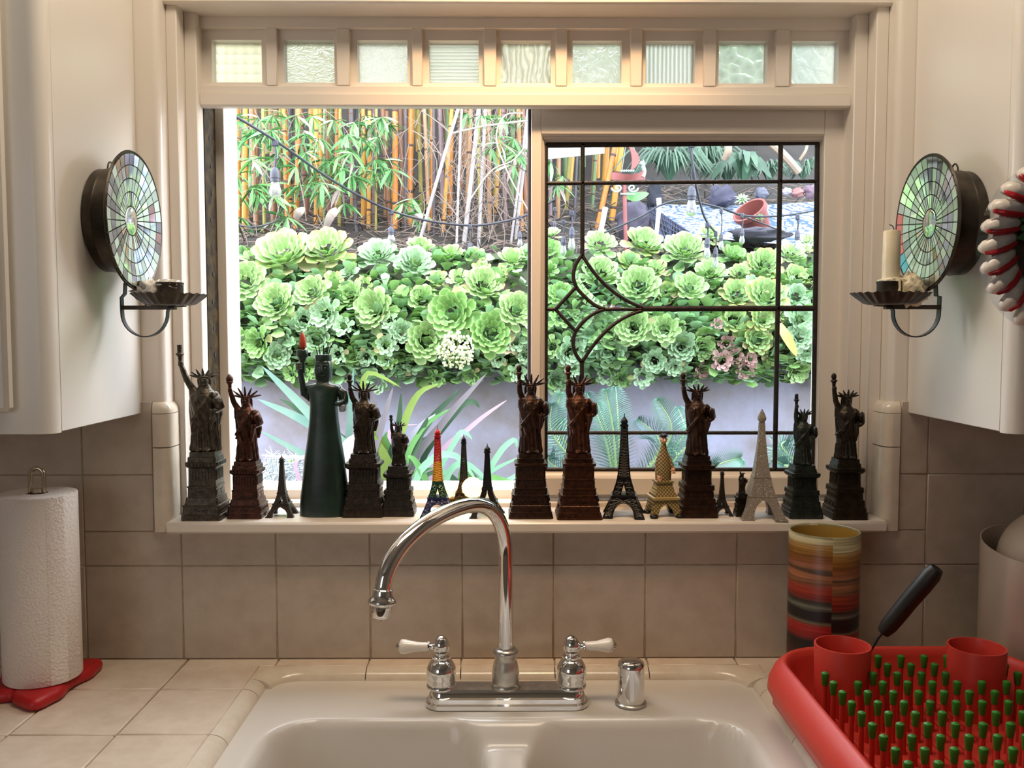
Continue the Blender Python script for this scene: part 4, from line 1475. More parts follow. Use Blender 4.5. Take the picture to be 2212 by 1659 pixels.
def statuette(label, pxc, pyb, hwpx, pedpx, figpx, armdx, ztorch, kind, mat, fmat=None, seed=1, rot=0.0, flame='knob', rays=7, raylen=.17, dy=0.0, arm_y=-.04, wide=1.0):
    p = atZ(pxc, pyb, Z_SILL)
    dist = p.y - CAM.y
    s = dist / F_PX
    hw = hwpx * s
    cx, cy, z0 = p.x, p.y + hw + dy, Z_SILL
    s = (cy - CAM.y) / F_PX
    fmat = fmat or mat
    t = thing('torch_lady_statuette', label, 'statuette', (cx, cy, z0), SILL_GROUP)
    hp = pedpx * s
    pedestal(t, kind, hw, hp, mat, cx, cy, z0)
    H = figpx * s
    me, hand = figure_mesh(armdx, ztorch, seed, H, wide=wide)
    me.materials.clear(); me.materials.append(fmat)
    o = bpy.data.objects.new('robed_figure', me)
    COL.objects.link(o); o.parent = t; o.location = (0, 0, hp)
    o.rotation_euler = (0, 0, rot)
    T = Matrix.Translation((cx, cy, z0 + hp)) @ Matrix.Rotation(rot, 4, 'Z') @ Matrix.Scale(H, 4)
    # crown of rays with its band
    cr = MB()
    band = []
    for k in range(24):
        a = 2 * PI * k / 24
        band.append(T @ Vector((.070 * math.cos(a), .003 + .078 * math.sin(a), .965 + .012 * math.sin(a) * -1)))
    cr.tube(band, .017 * H, 8, closed=True)
    for k in range(rays):
        a = PI * (0.03 + 0.94 * k / (rays - 1))
        base = Vector((.066 * math.cos(a), -.045 * math.sin(a), .975))
        d = Vector((math.cos(a) * 1.0, -0.28 * math.sin(a), 0.10 + 0.95 * math.sin(a))).normalized()
        cr.tube([T @ base, T @ (base + d * raylen * .55), T @ (base + d * raylen)], [.021 * H, .018 * H, .007 * H], 6)
    cr.build('crown', fmat, t, ang=50)
    # torch
    tb = MB()
    d = Vector((armdx * .12, 0, 1)).normalized()
    q = T @ Matrix.Translation(hand) @ d.to_track_quat('Z', 'Y').to_matrix().to_4x4()
    L = .245
    tb.lathe([(.016, -.07), (.022, -.02), (.026, .04), (.030, .09), (.052, .115), (.056, .125), (.050, .135), (.030, .14)], 18, mat=q)
    tor = tb.build('torch', fmat, t, ang=40)
    fl = MB()
    if flame == 'knob': fl.lathe([(.024, .138), (.036, .160), (.042, .185), (.038, .215), (.022, .236), (.004, .245)], 14, mat=q)
    elif flame == 'block': fl.lathe([(.036, .138), (.034, .150), (.032, .235), (.034, .243), (.020, .245)], 12, mat=q)
    elif flame == 'point': fl.lathe([(.048, .132), (.058, .160), (.050, .195), (.026, .228), (.003, .250)], 14, mat=q)
    else:
        fl.lathe([(.030, .138), (.040, .165), (.030, .20), (.040, .222), (.018, .245)], 10, mat=q)
    fl.build('flame', fmat, tor, ang=60)
    # tablet
    tq = T @ Matrix.Translation((.205, -.105, .635)) @ Matrix.Rotation(R(-14), 4, 'Y') @ Matrix.Rotation(R(18), 4, 'X') @ Matrix.Rotation(R(-35), 4, 'Z')
    MB().box(-.036, .036, -.070, .070, -.100, .100, .026, mat=tq).build('tablet', fmat, t, ang=80)
    return t


statuette('tall grey bronze torch lady statuette beside the window jamb, arm leaning out', 433, 1126, 43, 146, 164, -.30, 1.40, 'C', PEW, seed=1, flame='block', rot=R(4), wide=1.15, raylen=.12)
statuette('reddish copper torch lady statuette beside the tiny plain tower', 526, 1122, 38, 122, 141, -.245, 1.33, 'C', COP, seed=2, flame='point')
statuette('dark bronze torch lady statuette at the side of the green-black carved lady', 782, 1119, 45, 134, 138, -.22, 1.255, 'A', DKB, seed=3)
statuette('small black torch lady statuette before the rainbow tower', 858, 1117, 36, 107, 88, -.18, 1.26, 'A', VBL, seed=4, raylen=.13)
statuette('brown bronze torch lady statuette standing against the sash stile', 1147, 1122, 49, 137, 151, -.18, 1.27, 'B', BRO, seed=5, rot=R(9))
statuette('warm brown torch lady statuette beside the black filigree tower', 1253, 1124, 50, 139, 151, -.17, 1.27, 'B', BRO2, seed=6, rot=R(9))
statuette('mahogany brown torch lady statuette beside the beret-wearing tower', 1512, 1120, 41, 132, 142, -.235, 1.27, 'A', BRO, seed=7, raylen=.12)
statuette('short green-black torch lady statuette between the glitter tower and the last statuette', 1743, 1122, 37, 114, 112, -.155, 1.38, 'A', GRB, seed=8, flame='wave', raylen=.12)
statuette('blackish brown torch lady statuette closest to the striped vase', 1838, 1124, 39, 129, 138, -.23, 1.35, 'A', DKB, seed=9, raylen=.12)
statuette('miniature dull bronze torch lady statuette beside the glitter tower', 1606, 1117, 16, 50, 43, -.10, 1.16, 'A', DKB, seed=10, raylen=.10)


# ---------------- lattice towers
TG = 'lattice tower souvenirs on the sill'
HWT = [(0, .5), (.06, .43), (.12, .36), (.2, .275), (.28, .205), (.372, .145), (.5, .118), (.65, .095), (.87, .068)]


def tower(label, pxc, pyb, Hpx, Wpx, style, mats, rot=0.0, dy=0.0, bulb=False, plat=1.0, profile=HWT, arch=(.29, .145)):
    """mats: leg, middle, lower shaft, upper shaft + top"""
    p = atZ(pxc, pyb, Z_SILL)
    s = (p.y - CAM.y) / F_PX
    W = Wpx * s
    cx, cy, z0 = p.x, p.y + W * 0.5 + dy, Z_SILL
    s = (cy - CAM.y) / F_PX
    H = Hpx * s
    t = thing('lattice_tower', label, 'tower figurine', (cx, cy, z0), TG, rotz=rot)
    hw = lambda u: interp([(a, b) for a, b in profile], u)[0] * W
    B = lambda mb, nm, m, par=t, **k: mb.build(nm, m, par, local=True, **k)
    bar_r = W * 0.011

    def bar(mb, a, b, r=None):
        mb.tube([a, b], r or bar_r, 4, flat=(1, 1))

    def iw1(u):
        a0, ta = arch
        return max(math.sqrt(max(0.0, 1 - (u / ta) ** 2)) * a0 * W, 0.0004)

    def iw2(u):
        return max(0.105 * W * (1 - (u - .2) / .13), 0.0003) if not bulb else 0.0003

    def leg(u0, u1, iw, sx_, sy_, n, nm, m):
        mb = MB()
        if style == 'solid':
            rings = []
            for i in range(n + 1):
                u = u0 + (u1 - u0) * i / n
                a, b = iw(u), hw(u)
                if b - a < .0006: a = b - .0006
                rings.append([(sx_ * x, sy_ * y, H * u) for x, y in ((a, a), (b, a), (b, b), (a, b))])
            mb.loft(rings)
            o = B(mb, nm, m, ang=30); fix_normals(o)
            return
        lv = []
        for i in range(n + 1):
            u = u0 + (u1 - u0) * i / n
            b = hw(u)
            a = max(iw(u), b * 0.02)
            a = min(a, b - 0.10 * W) if u0 < .1 else min(a, b * .62)
            a = max(a, .0004)
            lv.append([Vector((sx_ * x, sy_ * y, H * u)) for x, y in ((a, a), (b, a), (b, b), (a, b))])
        for i in range(n):
            for k in range(4):
                bar(mb, lv[i][k], lv[i + 1][k], bar_r * 1.5)
                k2 = (k + 1) % 4
                bar(mb, lv[i][k], lv[i + 1][k2]); bar(mb, lv[i][k2], lv[i + 1][k])
                bar(mb, lv[i + 1][k], lv[i + 1][k2])
        B(mb, nm, m, smooth=False)

    for sx_ in (-1, 1):
        for sy_ in (-1, 1):
            leg(0.012, .2, iw1, sx_, sy_, 9 if style == 'solid' else 5, 'leg', mats[0])
            leg(.2, .372, iw2, sx_, sy_, 6 if style == 'solid' else 4, 'middle_leg', mats[1])
            ft = MB()
            a, b = iw1(0) - .01 * W, hw(0) + .012 * W
            if style == 'lattice': a = min(a, b - .11 * W)
            ft.box(sx_ * a, sx_ * b, sy_ * a, sy_ * b, 0, H * .014)
            B(ft, 'foot', mats[0], smooth=False)
    if style == 'lattice':       # arches between the legs, band of small openings above them
        for ax_ in range(4):
            mr = Matrix.Rotation(ax_ * PI / 2, 4, 'Z')
            mb = MB()
            for rr_ in (1.0, 1.12):
                pts = []
                for k in range(15):
                    a = PI * k / 14
                    u = .150 * math.sin(a) * rr_ * .97
                    pts.append(mr @ Vector((arch[0] * W * .95 * rr_ * math.cos(a), -hw(u), H * u)))
                mb.tube(pts, bar_r * 1.2, 5)
            for k in range(1, 14):
                a = PI * k / 14
                q0, q1 = (mr @ Vector((arch[0] * W * .95 * r_ * math.cos(a), -hw(.145 * math.sin(a) * r_), H * .1455 * math.sin(a) * r_)) for r_ in (1.0, 1.12))
                bar(mb, q0, q1)
            B(mb, 'arch', mats[0], smooth=False)
    MB_ = MB
    h1, h2 = hw(.2) * 1.10 * plat, hw(.372) * 1.14 * plat
    for h_, u, m, nm in ((h1, .2, mats[0], 'platform'), (h2, .372, mats[1], 'platform')):
        mb = MB()
        c = [[(x * f, y * f, H * (u + dz)) for x, y in ((-h_, -h_), (h_, -h_), (h_, h_), (-h_, h_))] for dz, f in ((-.010, .96), (-.008, 1.0), (.002, 1.0), (.003, 1.03), (.010, 1.03), (.011, .94), (.016, .93))]
        mb.loft(c)
        B(mb, nm, m, smooth=False)
        if style == 'lattice':
            mb = MB()
            for ax_ in range(4):
                mr = Matrix.Rotation(ax_ * PI / 2, 4, 'Z')
                for k in range(9):
                    x = -h_ + 2 * h_ * (k + .5) / 9
                    mb.box(x - bar_r, x + bar_r, -h_ * 1.01, -h_ * .99, H * (u - .030), H * (u - .008), mat=mr)
                mb.box(-h_, h_, -h_ * 1.0, -h_ * .98, H * (u - .036), H * (u - .030), mat=mr)
            B(mb, 'railing', m, smooth=False, kind='stuff')
    # shaft in two lengths
    for u0, u1, m, nm in ((.372, .60, mats[2], 'lower_shaft'), (.60, .875, mats[3], 'upper_shaft')):
        mb = MB()
        if style == 'solid':
            mb.loft([[(x * hw(u), y * hw(u), H * u) for x, y in ((-1, -1), (1, -1), (1, 1), (-1, 1))] for u in (u0 + (u1 - u0) * i / 6 for i in range(7))])
            o = B(mb, nm, m, ang=30)
        else:
            n_ = 9
            lv = []
            for i in range(n_ + 1):
                u = u0 + (u1 - u0) * i / n_
                lv.append([Vector((x * hw(u), y * hw(u), H * u)) for x, y in ((-1, -1), (1, -1), (1, 1), (-1, 1))])
            for i in range(n_):
                for k in range(4):
                    k2 = (k + 1) % 4
                    bar(mb, lv[i][k], lv[i + 1][k], bar_r * 1.6)
                    bar(mb, lv[i][k], lv[i + 1][k2], bar_r * 1.15); bar(mb, lv[i][k2], lv[i + 1][k], bar_r * 1.15)
                    bar(mb, lv[i + 1][k], lv[i + 1][k2], bar_r * 1.1)
            core = [[(x * hw(u) * .45, y * hw(u) * .45, H * u) for x, y in ((-1, -1), (1, -1), (1, 1), (-1, 1))] for u in (u0 + (u1 - u0) * .3, u1)]
            mb.loft(core)
            B(mb, nm, m, smooth=False)
    mb = MB()
    if bulb:
        mb.lathe([(.056 * W, .868 * H), (.062 * W, .880 * H), (.095 * W, .905 * H), (.100 * W, .918 * H), (.085 * W, .94 * H), (.052 * W, .968 * H), (.028 * W, .985 * H), (.012 * W, 1.0 * H)], 20)
    else:
        k_ = W
        mb.loft([[(x * f * k_, y * f * k_, H * u) for x, y in ((-1, -1), (1, -1), (1, 1), (-1, 1))] for u, f in ((.868, .07), (.872, .10), (.890, .10), (.893, .075), (.908, .07), (.911, .092), (.922, .092))])
        mb.lathe([(.088 * k_, .922 * H), (.078 * k_, .935 * H), (.048 * k_, .948 * H), (.030 * k_, .956 * H), (.030 * k_, .962 * H), (.014 * k_, .966 * H), (.010 * k_, .995 * H), (.003 * k_, 1.0 * H)], 14)
    B(mb, 'cupola', mats[3], ang=35)
    return t


PLN = M('plain_dark_metal', hexc('#37302a'), 0.45, metal=0.6)
BKM = M('black_metal', hexc('#1c1815'), 0.4, metal=0.55)
GLT = M('silver_glitter', hexc('#a09486'), 0.35, metal=0.4, var=(300, (1.0, 1.0, 1.0), 1.0), bump=(600, 1.0))
for nd in GLT.node_tree.nodes:
    if nd.type == 'VALTORGB':
        nd.color_ramp.elements[0].position = 0.60  # white specks paint the glitter's glints into the colour
        nd.color_ramp.elements[1].position = 0.68
NAVY = M('navy_enamel', hexc('#1c2350'), 0.4, metal=0.3)
GREENE = M('green_enamel', hexc('#1f4a2c'), 0.4, metal=0.3)
YELE = M('yellow_enamel', hexc('#c98f22'), 0.4, metal=0.3)
REDE = M('red_enamel', hexc('#b51d22'), 0.4, metal=0.3)
BRZ = M('antique_brass', hexc('#3c2c18'), 0.4, metal=0.7)
tower('tiny plain dark tower between the copper statuette and the carved lady', 603, 1119, 133, 60, 'solid', [PLN] * 4, plat=1.0)
tower('rainbow tower in navy, green, yellow and red bands behind the faucet', 943, 1121, 196, 72, 'lattice', [NAVY, GREENE, YELE, REDE], dy=0.004)
tower('thin black filigree tower behind the faucet arch, next to the rainbow one', 1000, 1106, 162, 60, 'lattice', [BRZ, BRZ, BKM, BKM], dy=0.014)
tower('black tower with square window opening beside the faucet riser', 1052, 1121, 158, 76, 'solid', [BKM] * 4, dy=0.0, arch=(.30, .155))
tower('black openwork tower beside the warm brown statuette', 1353, 1122, 224, 90, 'lattice', [BKM] * 4, rot=R(-8))
tower('tiny dark tower before the glitter tower and next to the mahogany statuette', 1564, 1116, 101, 44, 'solid', [PLN] * 4)
tower('silver glitter tower with onion-shaped tip on the sill', 1656, 1126, 236, 97, 'solid', [GLT] * 4, rot=R(-4), bulb=True, plat=0.90, arch=(.235, .165),
      profile=[(0, .5), (.08, .41), (.18, .315), (.28, .240), (.42, .165), (.62, .105), (.78, .072), (.87, .062)])


# ---------------- carved green-black lady with a painted flame
BLG = M('green_black_paint', hexc('#10201b'), 0.33, var=(18, hexc('#1d382f'), 0.7), bump=(60, 0.1))
ORF = M('orange_flame', hexc('#b4401c'), 0.5, var=(90, hexc('#7c2412'), 0.8))
GRT = M('grey_tablet', hexc('#77808a'), 0.5)
p = atZ(692, 1121, Z_SILL)
HWC = 0.040
ccx, ccy = p.x, p.y + HWC
s = (ccy - CAM.y) / F_PX
fl = thing('carved_lady_figure', 'large green-black carved lady with red flame torch and wire crown on the sill', 'statuette', (ccx, ccy, Z_SILL))
K = lambda x, y, z: (ccx + x * s, ccy + y * s, Z_SILL + z * s)
tab = [(0, 54, 40), (40, 52, 39), (80, 47, 36), (120, 43, 33), (165, 36, 29), (205, 31, 26), (235, 29, 25), (258, 31, 25), (268, 34, 24), (276, 38, 22), (282, 34, 20), (285, 21, 18), (287, 17, 16), (292, 15, 16), (296, 17.5, 18), (312, 19, 19), (328, 18, 18), (336, 15, 16), (338, 10, 12)]
mb = MB()
n = 48
rings = []
for z, rx, ry in tab:
    ring = []
    for k in range(n):
        a = 2 * PI * k / n
        e_ = 2.6
        ca, sa = math.cos(a), math.sin(a)
        ring.append(K(rx * abs(ca) ** (2 / e_) * (1 if ca > 0 else -1), ry * abs(sa) ** (2 / e_) * (1 if sa > 0 else -1), z))
    rings.append(ring)
mb.loft(rings)
mb.tube([K(0, -18, 322), K(0, -22, 312), K(0, -17, 309)], [2 * s, 3.2 * s, 2 * s], 8)         # nose
mb.tube([K(-6, -17.5, 303), K(0, -19, 302), K(6, -17.5, 303)], 1.6 * s, 8)                    # lips
mb.tube([K(-12, -15.5, 324), K(-6, -18, 326), K(-1, -18, 323)], 1.5 * s, 8)
mb.tube([K(12, -15.5, 324), K(6, -18, 326), K(1, -18, 323)], 1.5 * s, 8)
mb.build('robed_body', BLG, fl, ang=60)
for sx_ in (-7, 7):
    MB().ball(K(sx_, -17.2, 319), (2.6 * s, 1.6 * s, 1.8 * s), 10, 6).build('eye', M('painted_eye', hexc('#4a5a54'), 0.3), fl)
mb = MB().tube([K(-33, 2, 268), K(-38, 0, 252), K(-41, -2, 262), K(-45, -3, 285), K(-49, -4, 310), K(-49, -4, 326)], [10 * s, 10 * s, 9 * s, 7 * s, 6 * s, 5.5 * s], 14)
mb.ball(K(-50, -4, 322), (8 * s, 8 * s, 9 * s), 12, 8)
for q in range(4):
    mb.tube([K(-57, -6, 316 + 4 * q), K(-50, -13, 316 + 4 * q), K(-44, -8, 316 + 4 * q)], 2.2 * s, 8)
mb.build('raised_arm', BLG, fl, ang=60)
MB().lathe([(5 * s, 308 * s), (5.2 * s, 332 * s), (9 * s, 340 * s), (12 * s, 344 * s), (12.5 * s, 356 * s), (11 * s, 358 * s), (5 * s, 358 * s)], 20, (ccx - 44 * s, ccy - 4 * s, Z_SILL)).build('torch', BLG, fl, ang=40)
MB().lathe([(3 * s, 357 * s), (7.2 * s, 364 * s), (8.0 * s, 372 * s), (6.5 * s, 384 * s), (3.0 * s, 393 * s), (0.6 * s, 396 * s)], 16, (ccx - 43 * s, ccy - 4 * s, Z_SILL)).build('flame', ORF, fl, ang=60, label='carved flame painted orange red')
mb = MB().tube([K(33, 0, 268), K(42, 0, 262), K(44, -4, 245), K(40, -22, 243), K(36, -32, 244)], [11 * s, 12 * s, 10 * s, 8 * s, 6 * s], 14)
mb.ball(K(36, -34, 244), (7 * s, 7 * s, 6 * s), 12, 8)
mb.build('bent_arm', BLG, fl, ang=60)
MB().box(*[v for pr in zip(K(38, -30, 226), K(50, -8, 241)) for v in pr], .0015).build('tablet', GRT, fl)
MB().lathe([(17.5 * s, 334 * s), (18 * s, 336 * s), (17.2 * s, 347 * s), (15.5 * s, 348 * s), (1 * s, 347.5 * s)], 32, (ccx, ccy, Z_SILL)).build('crown_band', BLG, fl, ang=40)
for k, (dx_, tp) in enumerate(((-10, -15), (-5.5, -8), (0, 1.5), (4.5, 3.0), (8.5, 13), (11.5, 17))):
    MB().tube([K(dx_, -8 + 3 * (k % 3), 346), K(tp, -9 + 3 * (k % 3), 368 - abs(tp) * .15)], [1.4 * s, 0.8 * s], 6).build('crown_spike', BLG, fl)

# ---------------- tower in the shape of a man with a beret
LATP = bpy.data.materials.new('lattice_print')
LATP.use_nodes = True
nt = LATP.node_tree; N, L = nt.nodes, nt.links
tc = N.new('ShaderNodeTexCoord')
ws_ = []
for rotv in (R(45), R(-45)):
    mp = N.new('ShaderNodeMapping'); mp.inputs['Rotation'].default_value = (0, rotv, 0)
    wv = N.new('ShaderNodeTexWave'); wv.inputs['Scale'].default_value = 75; wv.bands_direction = 'X'
    L.new(tc.outputs['Object'], mp.inputs['Vector']); L.new(mp.outputs['Vector'], wv.inputs['Vector'])
    ws_.append(wv)
mn = N.new('ShaderNodeMath'); mn.operation = 'MINIMUM'
L.new(ws_[0].outputs['Fac'], mn.inputs[0]); L.new(ws_[1].outputs['Fac'], mn.inputs[1])
cr = N.new('ShaderNodeValToRGB'); cr.color_ramp.elements[0].position = 0.08; cr.color_ramp.elements[1].position = 0.20
cr.color_ramp.elements[0].color = hexc('#3a2d16') + (1,); cr.color_ramp.elements[1].color = hexc('#a08a55') + (1,)
L.new(mn.outputs['Value'], cr.inputs['Fac']); L.new(cr.outputs['Color'], N['Principled BSDF'].inputs['Base Color'])
N['Principled BSDF'].inputs['Roughness'].default_value = 0.45
KHK = M('khaki_enamel', hexc('#a8915a'), 0.45)
SKN = M('painted_skin', hexc('#d39a7c'), 0.4)
p = atZ(1438, 1120, Z_SILL)
W_ = 80 * (p.y - CAM.y) / F_PX
ccx, ccy = p.x, p.y + W_ * .46
s = (ccy - CAM.y) / F_PX
mt = thing('beret_man_tower', 'khaki tower figurine shaped as a man with black beret, pink hands and shoes', 'tower figurine', (ccx, ccy, Z_SILL), rotz=R(6))
KL = lambda x, y, z: Vector((x * s, y * s, z * s))
prof_o = [(0, 35), (12, 31), (25, 28), (38, 26)]
for sx_ in (-1, 1):
    for sy_ in (-1, 1):
        mb = MB()
        rings = []
        for i in range(9):
            z = 4 + 34 * i / 8
            b = interp(prof_o, z)[0]
            a = max(math.sqrt(max(0, 1 - (z / 27) ** 2)) * 19, .3)
            rings.append([KL(sx_ * x, sy_ * y, z) for x, y in ((a, a), (b, a), (b, b), (a, b))])
        mb.loft(rings)
        o = mb.build('leg', LATP, mt, local=True, ang=30); fix_normals(o)
        mb = MB().ball(KL(sx_ * 28, sy_ * 28 - 3, 4), (9.5 * s, 11 * s, 5 * s), 14, 8)
        mb.build('shoe', BKM, mt, local=True)
mb = MB().loft([[KL(x * f, y * f, z) for x, y in ((-1, -1), (1, -1), (1, 1), (-1, 1))] for z, f in ((37, 26), (38, 30), (43, 30.5), (44, 27))])
mb.build('platform', KHK, mt, local=True, smooth=False)
mb = MB().loft([[KL(x * f, y * f, z) for x, y in ((-1, -1), (1, -1), (1, 1), (-1, 1))] for z, f in ((44, 25), (56, 20), (70, 16.5), (72, 16.5), (73, 19), (77, 19), (78, 16))])
mb.build('lower_body', LATP, mt, local=True, smooth=False)
mb = MB().loft([[KL(f * math.cos(a), f * .9 * math.sin(a), z) for a in (2 * PI * k / 24 for k in range(24))] for z, f in ((78, 17), (95, 18), (115, 15.5), (135, 11), (150, 7), (158, 5.5))])
mb.build('coat', LATP, mt, local=True)
mb = MB().ball(KL(0, -1, 165), (7 * s, 7 * s, 9 * s), 16, 10)
mb.tube([KL(0, -7, 168), KL(0, -10.5, 164), KL(0, -7, 163)], [1.2 * s, 2 * s, 1.2 * s], 8)
mb.ball(KL(-7, 0, 165), (1.6 * s, 2 * s, 3 * s), 8, 6); mb.ball(KL(7, 0, 165), (1.6 * s, 2 * s, 3 * s), 8, 6)
mb.build('head', SKN, mt, local=True)
for sx_ in (-2.6, 2.6):
    MB().ball(KL(sx_, -7.2, 168.5), 0.9 * s, 8, 6).build('eye', BKM, mt, local=True)
mb = MB().lathe([(6.5 * s, 171 * s), (8.5 * s, 172.5 * s), (9.0 * s, 175 * s), (7 * s, 178 * s), (1.2 * s, 179 * s), (0.6 * s, 181 * s)], 20)
mb.build('beret', BKM, mt, local=True)
for sx_, pts in ((1, ((9, 0, 132), (16, -4, 115), (19, -10, 103))), (-1, ((-9, 0, 132), (-16, -2, 108), (-13, -10, 86)))):
    ar = MB().tube([KL(*q) for q in pts], [4.5 * s, 4.5 * s, 4 * s], 12).build('sleeve', LATP, mt, local=True)
    e_ = pts[-1]
    hd_ = MB().ball(KL(e_[0], e_[1] - 3, e_[2] - 2), (4.2 * s, 4 * s, 5 * s), 12, 8)
    for q in range(4):
        hd_.tube([KL(e_[0] - 3 + 2 * q, e_[1] - 5, e_[2] - 4), KL(e_[0] - 3 + 2 * q, e_[1] - 7, e_[2] - 7), KL(e_[0] - 3 + 2 * q, e_[1] - 5.5, e_[2] - 9.5 + (q % 2))], 1.0 * s, 6)
    hd_.tube([KL(e_[0] + 4 * -sx_, e_[1] - 3, e_[2]), KL(e_[0] - 6 * sx_, e_[1] - 5, e_[2] - 4)], 1.1 * s, 6)
    hd_.build('hand', SKN, mt, local=True)

# ---------------- glowing globe lights on the sill behind the black towers
GLOW = M('glowing_globe', hexc('#ffe9b0'), 0.3, emit=((1.0, 0.66, 0.26), 3.0))
gx, gy = atY(1006, 1066, 0.10).x, 0.088
gl = thing('globe_night_light', 'warm glowing pair of globe lights low on the sill behind the black towers', 'lamp', (gx, gy, Z_SILL))
MB().box(gx - 0.040, gx + 0.026, gy - 0.008, gy + 0.008, Z_SILL, Z_SILL + 0.019, 0.002).build('base', M('brass_base', hexc('#6a5020'), 0.35, metal=0.8), gl)
for dx_, dz_, r_ in ((-0.034, 0.030, 0.0135), (0.012, 0.036, 0.0185)):
    MB().ball((gx + dx_, gy, Z_SILL + dz_), r_, 20, 14).build('glowing_globe', GLOW, gl, ang=80)

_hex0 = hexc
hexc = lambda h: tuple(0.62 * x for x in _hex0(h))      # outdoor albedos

# ================================================================== the garden outside
SOIL = M('garden_soil', hexc('#332b25'), 0.95, var=(6, hexc('#1a1612'), 0.9), bump=(30, 0.6))
PLASTER = M('garden_wall_plaster', hexc('#b3b5cf'), 0.85, var=(3.2, hexc('#8f8580'), 0.9), bump=(25, 0.15))
struct(MB().box(-5, 5, 0.28, 2.6, 0.42, 0.50).build('ground', M('patio_paving', hexc('#8f8a84'), 0.9, var=(5, hexc('#6c665f'), 0.8))))
YW = 1.90
Z_WT = 1.46
struct(MB().box(-5, 5, YW, YW + 0.2, 0.45, Z_WT, 0.01).build('wall_garden', PLASTER))
rng = random.Random(5)
HP = [(1.9, 1.40), (2.1, 1.60), (2.3, 1.72), (2.6, 1.815), (3.0, 1.955), (4.0, 2.42), (6.0, 3.9), (9.0, 6.5)]


def hill(x, y):
    z = interp([(a, b) for a, b in HP], y)[0]
    return z + 0.05 * noise.noise(Vector((x * 1.7, y * 1.7, 0))) + 0.02 * noise.noise(Vector((x * 6, y * 6, 3)))


vs, fs = [], []
ys_ = [1.92 + 0.07 * i for i in range(30)] + [4.1 + 0.35 * i for i in range(15)]
nx = 90
for y in ys_:
    for i in range(nx + 1):
        x = -5 + 10 * i / nx
        vs.append((x, y, hill(x, y)))
for j in range(len(ys_) - 1):
    for i in range(nx):
        a = j * (nx + 1) + i
        fs.append((a, a + 1, a + nx + 2, a + nx + 1))
struct(MB().add(vs, fs).build('hillside', SOIL, ang=80))

# dry litter on the slope
LIT = M('dry_litter', hexc('#857468'), 0.9, var=(9, hexc('#40362e'), 0.9))
mb = MB()
for i in range(2600):
    x, y = rng.uniform(-2.2, 2.4), rng.uniform(2.15, 3.7)
    z = hill(x, y) + rng.uniform(0.0, 0.045)
    a, t, l = rng.uniform(0, PI), rng.uniform(-.5, .5), rng.uniform(.03, .12)
    d = Vector((math.cos(a) * math.cos(t), math.sin(a) * math.cos(t), math.sin(t))) * l
    mb.tube([Vector((x, y, z)) - d, Vector((x, y, z)) + d], rng.uniform(.0012, .0035), 3)
o = mb.build('dry_litter', LIT, smooth=False, kind='stuff')
o['label'] = 'straw and dead leaf litter on the slope under the bamboo'; o['category'] = 'litter'

# ---------------- succulent leaves


def leaf_mats():
    def mk(name, c, rim, rnd=0.12):
        m = bpy.data.materials.new(name); m.use_nodes = True
        nt = m.node_tree; N, L = nt.nodes, nt.links
        p = N['Principled BSDF']; p.inputs['Roughness'].default_value = 0.42
        at = N.new('ShaderNodeAttribute'); at.attribute_name = 'rim'
        mx = N.new('ShaderNodeMix'); mx.data_type = 'RGBA'
        mx.inputs[6].default_value = hexc(c) + (1,); mx.inputs[7].default_value = hexc(rim) + (1,)
        L.new(at.outputs['Fac'], mx.inputs[0])
        oi = N.new('ShaderNodeObjectInfo'); mr = N.new('ShaderNodeMapRange')
        mr.inputs['To Min'].default_value = 1 - rnd; mr.inputs['To Max'].default_value = 1 + rnd
        L.new(oi.outputs['Random'], mr.inputs['Value'])
        hs = N.new('ShaderNodeHueSaturation'); L.new(mr.outputs['Result'], hs.inputs['Value']); L.new(mx.outputs[2], hs.inputs['Color'])
        L.new(hs.outputs['Color'], p.inputs['Base Color'])
        p.inputs['Subsurface Weight'].default_value = 0.0
        MATS[name] = m
        return m
    return {'green': mk('leaf_green', '#9fcc7c', '#d4e8b0'), 'blue': mk('leaf_bluegreen', '#a0cb9a', '#d0e8c4'), 'yellow': mk('leaf_yellow_edged', '#a6cf78', '#e2cc84'),
            'pink': mk('leaf_pink', '#cc9f9c', '#e2bdb4'), 'old': mk('leaf_old', '#bcc486', '#dcb49c'), 'deep': mk('leaf_deep', '#88be66', '#c0df98')}


LM = leaf_mats()


def leaf_mesh(nm, wid=0.60, cup=0.10, curl=0.10, thick=0.035):
    us = [0, .22, .45, .66, .82, .93, 1.0]
    ws = [.10, .155, .235, .30, .285, .20, .07]
    vv = [-1, -.55, 0, .55, 1]
    vs, rim = [], []
    for top in (1, 0):
        for u, w_ in zip(us, ws):
            for v in vv:
                y = v * w_ * wid / .6
                z = curl * u * u + cup * v * v * w_ * 2 + (thick * (1 - v * v) * (1 if top else -1) * (1 - u * .5) * .5)
                xx = u - (0.03 * v * v if u > .9 else 0)
                vs.append((xx, y, z))
                rim.append(1.0 if abs(v) > .9 or u > .98 else (0.45 if u > .9 else 0.0))
    n = len(vv); m = len(us)
    fs = []
    for t in (0, 1):
        for i in range(m - 1):
            for j in range(n - 1):
                a = t * n * m + i * n + j
                q = (a, a + n, a + n + 1, a + 1)
                fs.append(q if t else q[::-1])
    out = {}
    for k, mt in LM.items():
        me = bpy.data.meshes.new(nm)
        me.from_pydata(vs, [], fs)
        me.polygons.foreach_set('use_smooth', [True] * len(me.polygons))
        ca = me.color_attributes.new('rim', 'FLOAT_COLOR', 'POINT')
        for i, r in enumerate(rim): ca.data[i].color = (r, r, r, 1)
        me.materials.append(mt)
        out[k] = me
    return out


LEAF = [leaf_mesh('leaf', .80, .10, .10), leaf_mesh('leaf', .88, .15, .06)]
GA = 2.39996


